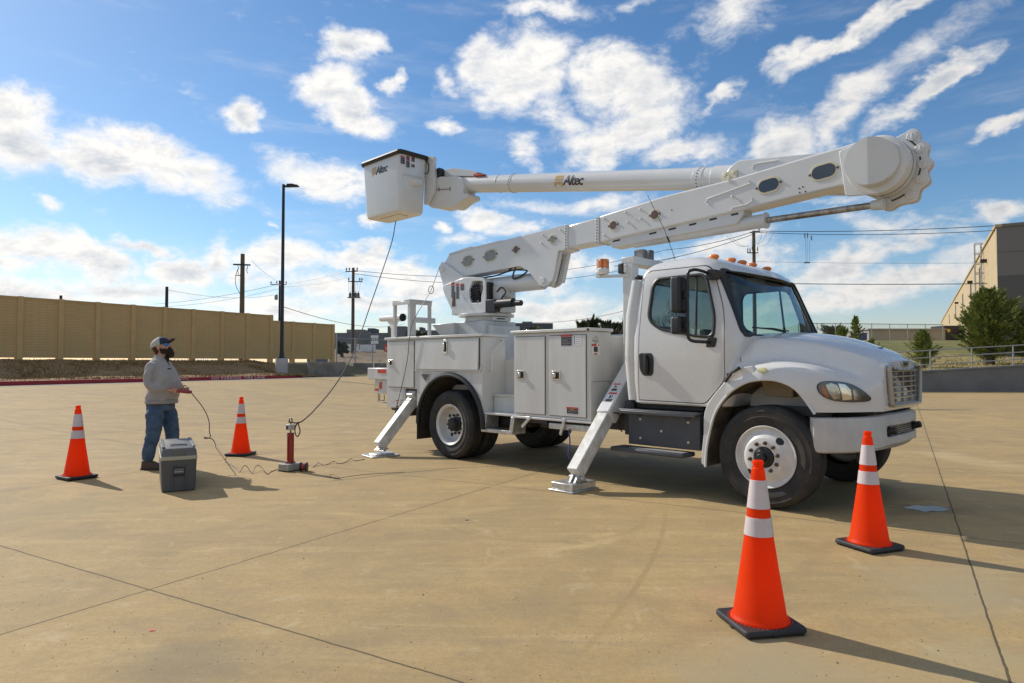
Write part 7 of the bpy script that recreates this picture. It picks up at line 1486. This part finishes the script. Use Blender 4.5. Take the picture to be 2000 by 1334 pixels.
def gl(pts, r, name, mt, lab):
    m = MB(); P3 = []
    for (a, b2, z) in pts: # z: height above the ground under it; b2 is the photo row of the point itself
        dpx = CH-z; rr_ = ray(a, b2); t_ = (z+r-CH)/rr_[2]; P3.append(Vector(CC+rr_*t_))
    m.tube(spline(P3, 6), r, 6); return tag(ob(name, m, mt), lab, 'cable')
gl([(421, 868, 0), (427, 877, 0), (437, 886, 0), (441, 892, 0), (440, 901, 0), (449, 904, .03), (460, 912, .02), (468, 922, 0), (474, 912, .05), (481, 910, .06), (490, 922, 0), (493, 925, 0), (498, 913, .05), (506, 909, .06), (515, 918, .03), (523, 926, 0), (530, 921, 0), (546, 915, .01)], .005, 'coiled_lead', CABR, 'brown coiled lead looping over the concrete between the far cone and the tester')
gl([(582, 914, .02), (590, 907, .03), (602, 908, 0), (612, 912, 0), (622, 904, .02), (630, 908, 0), (640, 907, 0), (652, 901, .02), (660, 905, 0), (672, 904, 0), (686, 896, .02), (694, 900, 0), (712, 897, 0)], .005, 'coiled_lead', CABG, 'grey wavy lead running from the tester towards the rear outrigger')
gl([(634, 926, 0), (645, 932, 0), (662, 933, 0), (655, 928, 0), (643, 928, 0), (655, 935, 0), (672, 932, 0), (720, 926, 0), (790, 922, 0)], .003, 'thin_lead', CABG, 'very thin lead lying on the concrete right of the tester shadow')
g = gnd(591, 922); m = MB(); m.lathe([(.02, -.05), (.06, -.045), (.06, -.03), (.045, -.025), (.045, .025), (.06, .03), (.06, .045), (.02, .05)], c=(g[0], g[1]+.05, .062), ax='x', n=22); m.tube(spline([(g[0]+.05, g[1]+.02, .03), (g[0]+.1, g[1]-.02, .01), (g[0]+.13, g[1]-.03, .008)], 4), .005, 6)
o = ob('cable_reel', m, BLACK); tag(o, 'small black and red plastic cable reel on the ground beside the tester', 'cable reel'); m = MB(); m.cyl((g[0]-.024, g[1]+.05, .062), (g[0]+.024, g[1]+.05, .062), .047, .047, 18); ob('red_winding', m, RT, o)
# wire from boom turret down over the truck body
m = MB(); q = [(859, 520, .85), (850, 545, .5), (842, 566, .25), (830, 588, .1), (815, 612, .0), (803, 640, -.05), (799, 668, -.06), (796, 700, -.06), (788, 740, -.06), (776, 790, -.05)]
pts_ = [Vector(TO+TU*ty(a, b2, y)[0]+TW*y)+Vector((0, 0, ty(a, b2, y)[1])) for a, b2, y in q]; m.tube(spline(pts_, 5), .006, 5); c = pts_[2]; u_ = Vector(TU); m.tube([c+u_*.065*math.cos(t_)+Vector((0, 0, .065*math.sin(t_))) for t_ in np.linspace(0, 6.283, 25)], .006, 5)
tag(ob('grounding_wire', m, CABK), 'thin dark wire with a small ring hanging from the boom base over the truck side', 'wire')
# puddle and wet mark
m = MB(); pp = [gnd(a, b2)+np.array([0, 0, .004]) for a, b2 in ((1764, 991), (1779, 989.5), (1790, 987.5), (1808, 989), (1826, 988.5), (1846, 992.5), (1853, 996), (1838, 999.5), (1820, 998.5), (1806, 1000.5), (1788, 996), (1772, 994))]
pp = [p for p in spline([Vector(p) for p in pp+[pp[0]]], 4)][:-1]; m.add(pp, [tuple(range(len(pp)))])
WAT = mat('puddle_water', (.06, .052, .042), .20, spec=.12); tag(ob('puddle', m, WAT, smooth=0), kind='structure')
# small stones, grit, leaf scraps
m = MB(); rg = random.Random(77)
for k in range(900):
    py = 760+570*rg.random()**.8; px = rg.uniform(-20, 2020); g = gnd(px, py)
    if g[1] > 25: continue
    s_ = rg.uniform(.0014, .0042)*(1.7 if rg.random() < .05 else 1); n = 5; a0 = rg.uniform(0, 6); vs = [(g[0]+s_*rg.uniform(.7, 1.3)*math.cos(a0+i*1.2566), g[1]+s_*rg.uniform(.7, 1.3)*math.sin(a0+i*1.2566), .0) for i in range(5)]+[(g[0], g[1], s_*.9)]
    m.add(vs, [(i, (i+1) % 5, 5) for i in range(5)])
tag(ob('grit', m, mat('dark_grit', (.06, .045, .03), .9, col2=(.16, .12, .08), vscale=2), fix=False, smooth=0), 'scattered small stones and scraps on the concrete', 'grit', kind='stuff')
g = gnd(297, 1232); m = MB(); m.add([Vector(g)+Vector((x, y, .004)) for x, y in ((-.02, -.006), (.0, -.008), (.022, .002), (.01, .008), (-.012, .006))], [(0, 1, 2, 3, 4)]); tag(ob('paint_mark', m, mat('pink_marking_paint', (.85, .10, .12), .7), smooth=0), kind='structure')
g = gnd(912, 1016); m = MB(); m.add([Vector(g)+Vector((x, y, .004)) for x, y in ((-.02, -.012), (.0, -.018), (.018, -.004), (.012, .016), (-.014, .014))], [(0, 1, 2, 3, 4)]); tag(ob('spot_mark', m, mat('grey_blue_spot', (.14, .16, .15), .6), smooth=0), kind='structure')
# ================================================================ PERSON
PE = empty('person', (-4.86, 9.22, 0), R(-5)); tag(PE, 'bearded man in grey pullover, blue jeans and cap holding a red remote', 'person')
def skin_tube(nodes, edges, lv=1):
    me = bpy.data.meshes.new('s'); me.from_pydata([n[0] for n in nodes], edges, []); o = bpy.data.objects.new('s', me); COL.objects.link(o); s = o.modifiers.new('s', 'SKIN'); s.use_smooth_shade = True
    for i, n in enumerate(nodes): me.skin_vertices[0].data[i].radius = (n[1], n[1]) if not isinstance(n[1], tuple) else n[1]
    me.skin_vertices[0].data[0].use_root = True
    u_ = o.modifiers.new('u', 'SUBSURF'); u_.levels = lv; u_.render_levels = lv; r_ = evalmesh(o); bpy.data.objects.remove(o); return r_
def blend(parts, voxel, smooth_it=4, name='m', noise=0, nscale=8, seed=0):
    mb = MB(); [add_mesh_to(mb, p if isinstance(p, bpy.types.Mesh) else p.mesh('x'), Matrix()) for p in parts]; me = mb.mesh('b', False); o = bpy.data.objects.new('b', me); COL.objects.link(o)
    r_ = o.modifiers.new('r', 'REMESH'); r_.mode = 'VOXEL'; r_.voxel_size = voxel
    s = o.modifiers.new('s', 'SMOOTH'); s.iterations = smooth_it; s.factor = .5
    if noise:
        tx_ = bpy.data.textures.new('t', 'CLOUDS'); tx_.noise_scale = nscale; d = o.modifiers.new('d', 'DISPLACE'); d.texture = tx_; d.strength = noise; d.mid_level = .5
    out_ = evalmesh(o); bpy.data.objects.remove(o); return out_
SKIN = mat('skin', (.58, .31, .20), .5, col2=(.50, .25, .16), vscale=14); 
HC = Vector((.005, 0, 1.665)); HR = Matrix.Rotation(R(6), 4, 'Z') @ Matrix.Rotation(R(-20), 4, 'Y') @ Matrix.Scale(1.06, 4)   # chin lifted
def hp3(x, y, z): return HC+HR @ Vector((x, y, z))
def ell(c, r, n=20, k=14):
    m = MB(); m.sphere((0, 0, 0), r, n, k); m.v = [tuple(HC+HR @ (Vector(v)+Vector(c))) for v in m.v]; return m
RH = Vector((.265, -.115, 1.085)); LH = Vector((.30, .05, 1.10))
nodes = [((0, 0, .95), .12), ((.02, 0, 1.15), .12), ((-.01, 0, 1.38), .11), ((-.01, 0, 1.50), .055), ((.0, 0, 1.60), .055)]
edges = [(0, 1), (1, 2), (2, 3), (3, 4)]
def limb(frm, pts):
    last = frm
    for p, r_ in pts: nodes.append((p, r_)); edges.append((last, len(nodes)-1)); last = len(nodes)-1
    return last
rw = limb(2, [((-.03, -.17, 1.42), .055), ((-.01, -.235, 1.15), .043), ((.20, -.155, 1.085), .027)]); lw = limb(2, [((-.01, .17, 1.42), .055), ((.03, .235, 1.17), .043), ((.24, .10, 1.10), .027)])
limb(0, [((-.03, -.10, .86), .09), ((-.03, -.12, .48), .06), ((-.10, -.13, .09), .04)]); limb(0, [((.04, .10, .86), .09), ((.10, .12, .50), .06), ((.08, .14, .09), .04)])
body = skin_tube(nodes, edges, 1)
def hand(wr, s_):
    ms = []; palm = MB(); w0 = Vector(wr); d = Vector((1, -.05*s_, -.05)).normalized(); 
    n2_ = [((0, 0, 0), (.026, .020)), ((.045, 0, -.005), (.034, .018)), ((.085, 0, -.008), (.036, .016))]; pm = skin_tube([(tuple(w0+Vector(p)), r_) for p, r_ in n2_], [(0, 1), (1, 2)], 1); ms.append(pm)
    for i, (zz, L3) in enumerate(((.026, .072), (.009, .080), (-.009, .074), (-.026, .058))):
        b3 = w0+Vector((.085, 0, zz-.006)); c1 = b3+Vector((L3*.42, s_*.012, -.006)); c2 = c1+Vector((L3*.18, s_*.030, -.004)); c3 = c2+Vector((-L3*.16, s_*.022, -.002)); ms.append(skin_tube([(tuple(b3-Vector((.02, 0, 0))), .0095), (tuple(b3), .0095), (tuple(c1), .0088), (tuple(c2), .008), (tuple(c3), .0065)], [(0, 1), (1, 2), (2, 3), (3, 4)], 1))
    b3 = w0+Vector((.03, s_*.012, .022)); ms.append(skin_tube([(tuple(b3), .013), (tuple(b3+Vector((.035, s_*.022, .018))), .011), (tuple(b3+Vector((.068, s_*.030, .014))), .009)], [(0, 1), (1, 2)], 1)); return ms
hands = hand((.205, -.150, 1.083), 1)+hand((.245, .095, 1.098), -1)
head = [ell((0, 0, .03), (.100, .078, .105)), ell((.025, 0, -.045), (.072, .060, .070)), ell((.05, 0, -.075), (.04, .038, .032)), ell((.092, 0, -.005), (.018, .014, .026)), ell((.110, 0, -.018), (.015, .017, .013)), ell((.083, 0, .03), (.016, .055, .014)),
        ell((-.005, .078, -.01), (.022, .012, .034)), ell((-.005, -.078, -.01), (.022, .012, .034)), ell((.06, .035, -.015), (.022, .02, .02)), ell((.06, -.035, -.015), (.022, .02, .02)), ell((-.02, 0, -.09), (.058, .055, .07))]
bm_ = blend([body]+head, .009, 5); mb = MB(); add_mesh_to(mb, bm_, Matrix()); [add_mesh_to(mb, x, Matrix()) for x in hands]
hm_ = blend([mb.mesh('q', False)], .0048, 2); link('body', hm_, SKIN, PE, smooth=60)
m = MB(); [m.sphere(hp3(.083, y, .012), .013, 10, 8) for y in (-.034, .034)]; ob('eyes', m, mat('eye_white', (.6, .58, .55), .3), PE); m = MB(); m.tube([hp3(.093, -.022, -.045), hp3(.100, 0, -.044), hp3(.093, .022, -.045)], .006, 6); ob('lips', m, mat('lip_skin', (.34, .12, .09), .5), PE)
BRD = mat('dark_brown_beard', (.045, .024, .014), .9, bump=1.0, bscale=160)
bd = blend([ell((.068, 0, -.085), (.055, .052, .055)), ell((.080, 0, -.115), (.045, .042, .048)), ell((.035, .058, -.065), (.045, .018, .032)), ell((.035, -.058, -.065), (.045, .018, .032)), ell((.096, .0, -.040), (.014, .030, .008)), ell((.012, .073, -.03), (.012, .008, .03)), ell((.012, -.073, -.03), (.012, .008, .03))], .006, 3, noise=.02, nscale=.02); link('beard', bd, BRD, PE, smooth=60)
rg = random.Random(4); m = MB()
for k in range(900):
    v = bd.vertices[rg.randrange(len(bd.vertices))]; n_ = v.normal; d = (n_+Vector((.3, 0, -.8))+Vector((rg.gauss(0, .3), rg.gauss(0, .3), rg.gauss(0, .3)))).normalized(); s_ = d.orthogonal().normalized()*.0018; m.add([v.co-s_, v.co+s_, v.co+d*rg.uniform(.008, .022)], [(0, 1, 2)])
ob('beard_hairs', m, BRD, PE, fix=False, smooth=0)
hr_ = blend([ell((-.045, 0, .0), (.070, .077, .060)), ell((-.06, 0, -.04), (.045, .060, .042))], .008, 3); link('hair', hr_, mat('short_brown_hair', (.07, .035, .02), .9, bump=.8, bscale=150), PE, smooth=60)
# cap
CAPG = mat('grey_cap_mesh', (.48, .46, .43), .85, bump=.4, bscale=200); CAPN = mat('navy_cap_cloth', (.015, .028, .062), .8)
def capsec(x0, x1, mt, name):
    m = MB(); secs = []; N_ = 14; xs2 = np.linspace(x0, x1, N_)
    for x in xs2:
        f = math.sqrt(max(.0, 1-(x/.118)**2)); secs.append([hp3(x-.004, .094*f*math.cos(t_), .030+.098*f*math.sin(t_)*(1+.06*(x > 0))) for t_ in np.linspace(-.12, math.pi+.12, 22)])
    m.loft(secs, caps=False, wrap=False); o = ob(name, m, mt, PE); s = o.modifiers.new('s', 'SOLIDIFY'); s.thickness = .006; s.offset = 1; return o
capsec(-.1179, .042, CAPG, 'cap_crown'); capsec(.043, .1175, CAPN, 'cap_front')
m = MB(); n = 14; top_ = []; 
for r0 in (0, 1):
    for i in range(n+1):
        t_ = -1.25+2.5*i/n; rr_ = .105 if r0 == 0 else .185; y = math.sin(t_)*(.086 if r0 == 0 else .078); x = math.cos(t_)*rr_ if r0 == 0 else .05+math.cos(t_)*.145; top_.append(hp3(x, y, .030+(.022 if r0 else .012)-.9*y*y*(3 if r0 else 1)))
m.add(top_, [(i, i+1, n+2+i, n+1+i) for i in range(n)]); o = ob('cap_brim', m, CAPN, PE); s = o.modifiers.new('s', 'SOLIDIFY'); s.thickness = .007
m = MB(); m.tube([top_[n+1+i]+Vector((0, 0, .003)) for i in range(n+1)], .004, 5); ob('brim_edge', m, mat('dark_red_trim', (.20, .02, .03), .7), PE)
# sunglasses
m = MB()
for s_ in (-1, 1): m.loft([[hp3(.104-.030*(abs(y)/.07)**2-.004*(1-s2_), s_*y, z) for y, z in rpoly([(.006, .000), (.006, .036), (.072, .036), (.070, -.004), (.034, -.018)], .01, 3)] for s2_ in (1, .7)]); 
m.box(0, 0, 0, 0, 0, 0); ob('sunglasses', m, mat('blue_mirror_lens', (.02, .32, .62), .12, metal=.6), PE, fix=True)
m = MB(); [m.tube([hp3(.092, s_*.052, .026), hp3(.04, s_*.080, .020), hp3(-.02, s_*.084, .010)], .0045, 6) for s_ in (-1, 1)]; ob('sunglass_arms', m, LABW, PE)
# pullover
def esec(z, cx, rx, ry, n=28, tw=0): return [Vector((cx+rx*math.cos(t_), ry*math.sin(t_), z)) for t_ in np.linspace(0, 2*math.pi, n, endpoint=False)]
m = MB(); m.loft([esec(*q) for q in ((.905, .015, .185, .205), (.95, .02, .195, .215), (1.02, .035, .200, .218), (1.10, .055, .205, .220), (1.18, .055, .203, .222), (1.27, .035, .192, .222), (1.36, .005, .170, .215), (1.43, -.015, .140, .190), (1.48, -.02, .105, .140), (1.515, -.015, .082, .092), (1.555, -.005, .072, .078))]);
sl_ = [skin_tube([((-.02, s_*.13, 1.42), .085), ((-.02, s_*.185, 1.40), .080), ((-.03, s_*.232, 1.27), .072), (tuple(el), .069), ((el[0]+.09, el[1]-.03*s_, el[2]-.03), .066), (tuple(wr), .042)], [(i, i+1) for i in range(5)], 2) for s_, el, wr in ((-1, (-.015, -.25, 1.14), (.185, -.165, 1.088)), (1, (.03, .25, 1.17), (.225, .11, 1.10)))]
pull = blend([m]+sl_, .0105, 6, noise=.028, nscale=.085); link('pullover', pull, mat('grey_knit_pullover', (.40, .375, .35), .95, bump=.5, bscale=180, sheen=.2, var=.12, vscale=5), PE, smooth=70)
m = MB(); m.lathe([(.196, .0), (.203, .004), (.203, .045), (.196, .05)], c=(.018, 0, .893), n=36); m.v = [(v[0], v[1]*1.08, v[2]) for v in m.v]; ob('pullover_hem', m, mat('grey_rib_knit', (.34, .32, .30), .95, bump=.6, bscale=200), PE)
m = MB(); m.tube([(.075, -.012, 1.545), (.098, -.016, 1.50), (.118, -.02, 1.45), (.150, -.022, 1.385)], .007, 6); ob('zip', m, BLACK, PE)
m = MB(); m.prism([(.06, 1.53), (.115, 1.47), (.10, 1.56)], 'y', -.03, .03); ob('undershirt', m, mat('black_undershirt', (.012, .012, .014), .9), PE, bev=.01)
m = MB(); m.box(-.025, .025, -.0008, .0, -.008, .008, M=Matrix.Translation((.178, -.085, 1.37)) @ Matrix.Rotation(R(62), 4, 'Z')); ob('chest_logo', m, CAPN, PE)
m = MB(); m.lathe([(.165, 0), (.172, .003), (.172, .035), (.165, .04)], c=(.01, 0, .875), n=32); m.v = [(v[0], v[1]*1.08, v[2]) for v in m.v]; ob('belt', m, mat('brown_belt', (.10, .03, .02), .5), PE)
# jeans and boots
m = MB(); m.loft([esec(*q) for q in ((.80, .0, .165, .185), (.86, .005, .175, .19), (.93, .01, .168, .182))])
lg = [skin_tube(nn__, [(i, i+1) for i in range(len(nn__)-1)], 2) for nn__ in (
    [((-.01, -.095, .86), .130), ((-.005, -.11, .70), .126), ((-.005, -.12, .52), .104), ((-.04, -.125, .38), .096), ((-.075, -.13, .22), .088), ((-.09, -.13, .085), .082)],
    [((.03, .095, .86), .125), ((.065, .11, .70), .118), ((.105, .12, .52), .098), ((.100, .125, .38), .090), ((.085, .135, .22), .084), ((.075, .14, .085), .078)])]
jn = blend([m]+lg, .0105, 5, noise=.030, nscale=.06); link('jeans', jn, mat('blue_denim', (.045, .085, .155), .9, col2=(.085, .14, .22), vscale=7, bump=.5, bscale=220), PE, smooth=70)
for x, y in ((-.09, -.13), (.075, .14)):
    m = MB(); m.loft([[Vector((x+p[0], y+p[1], z)) for p in rpoly([(-.075*s_, -.045*s_), (.10+.1*f, -.052*s_), (.10+.1*f, .052*s_), (-.075*s_, .045*s_)], .04, 4)] for z, s_, f in ((.022, 1, 1.0), (.05, 1.0, .98), (.085, .95, .6), (.12, .92, -.35))]); b3 = ob('boot', m, mat('brown_boot_leather', (.075, .045, .028), .6), PE); m = MB(); m.prism(rpoly([(x-.085, y-.052), (x+.21, y-.058), (x+.21, y+.058), (x-.085, y+.052)], .04, 4), 'z', 0, .021); ob('sole', m, BLACK, b3)
# remote in his hands
e = empty('remote_control', tuple(Vector((-4.86, 9.22, 0))+Matrix.Rotation(R(-7), 3, 'Z') @ Vector((.39, -.09, 1.065))), R(-7)); tag(e, 'red handheld remote control held by the bearded man, with its lead', 'remote control')
m = MB(); M = Matrix.Rotation(R(6), 4, 'Y'); m.loft([[M @ Vector((x, y*s_, z*s_)) for y, z in rpoly([(-.042, -.022), (.042, -.022), (.042, .022), (-.042, .022)], .01, 3)] for x, s_ in ((-.13, .85), (-.12, 1), (.10, 1.0), (.115, .8))]); ob('handset', m, mat('red_handset', (.30, .03, .03), .4), e, bev=.003)
m = MB(); [m.cyl(M @ Vector((x, 0, .022)), M @ Vector((x, 0, .034)), .009, .009, 10) for x in (-.06, -.02, .03, .07)]; ob('buttons', m, BLACK, e)
P0 = Vector(e.location)+Matrix.Rotation(R(-7), 3, 'Z') @ Vector((.115, 0, -.01)); m = MB()
zz = [(397, 797, 9.1), (408, 822, 9.05), (409, 843, 9.0), (411, 853, 9.0), (402, 857, 9.0), (399, 854, 9.0), (408, 856, 9.0), (415, 858, 9.05), (420, 866, 9.3)]
pts_ = [P0]+[atd(a, b2, d) for a, b2, d in zz]; g = Vector(gnd(421, 874)); pts_.append(Vector((g.x, g.y, .01))); m.tube(spline(pts_, 6), .006, 6); o = ob('remote_lead', m, CABR); tag(o, 'brown lead hanging from the remote down to the concrete', 'cable')
for o in list(bpy.data.objects):
    if o.type == 'MESH' and o.users_collection == (): bpy.data.objects.remove(o)
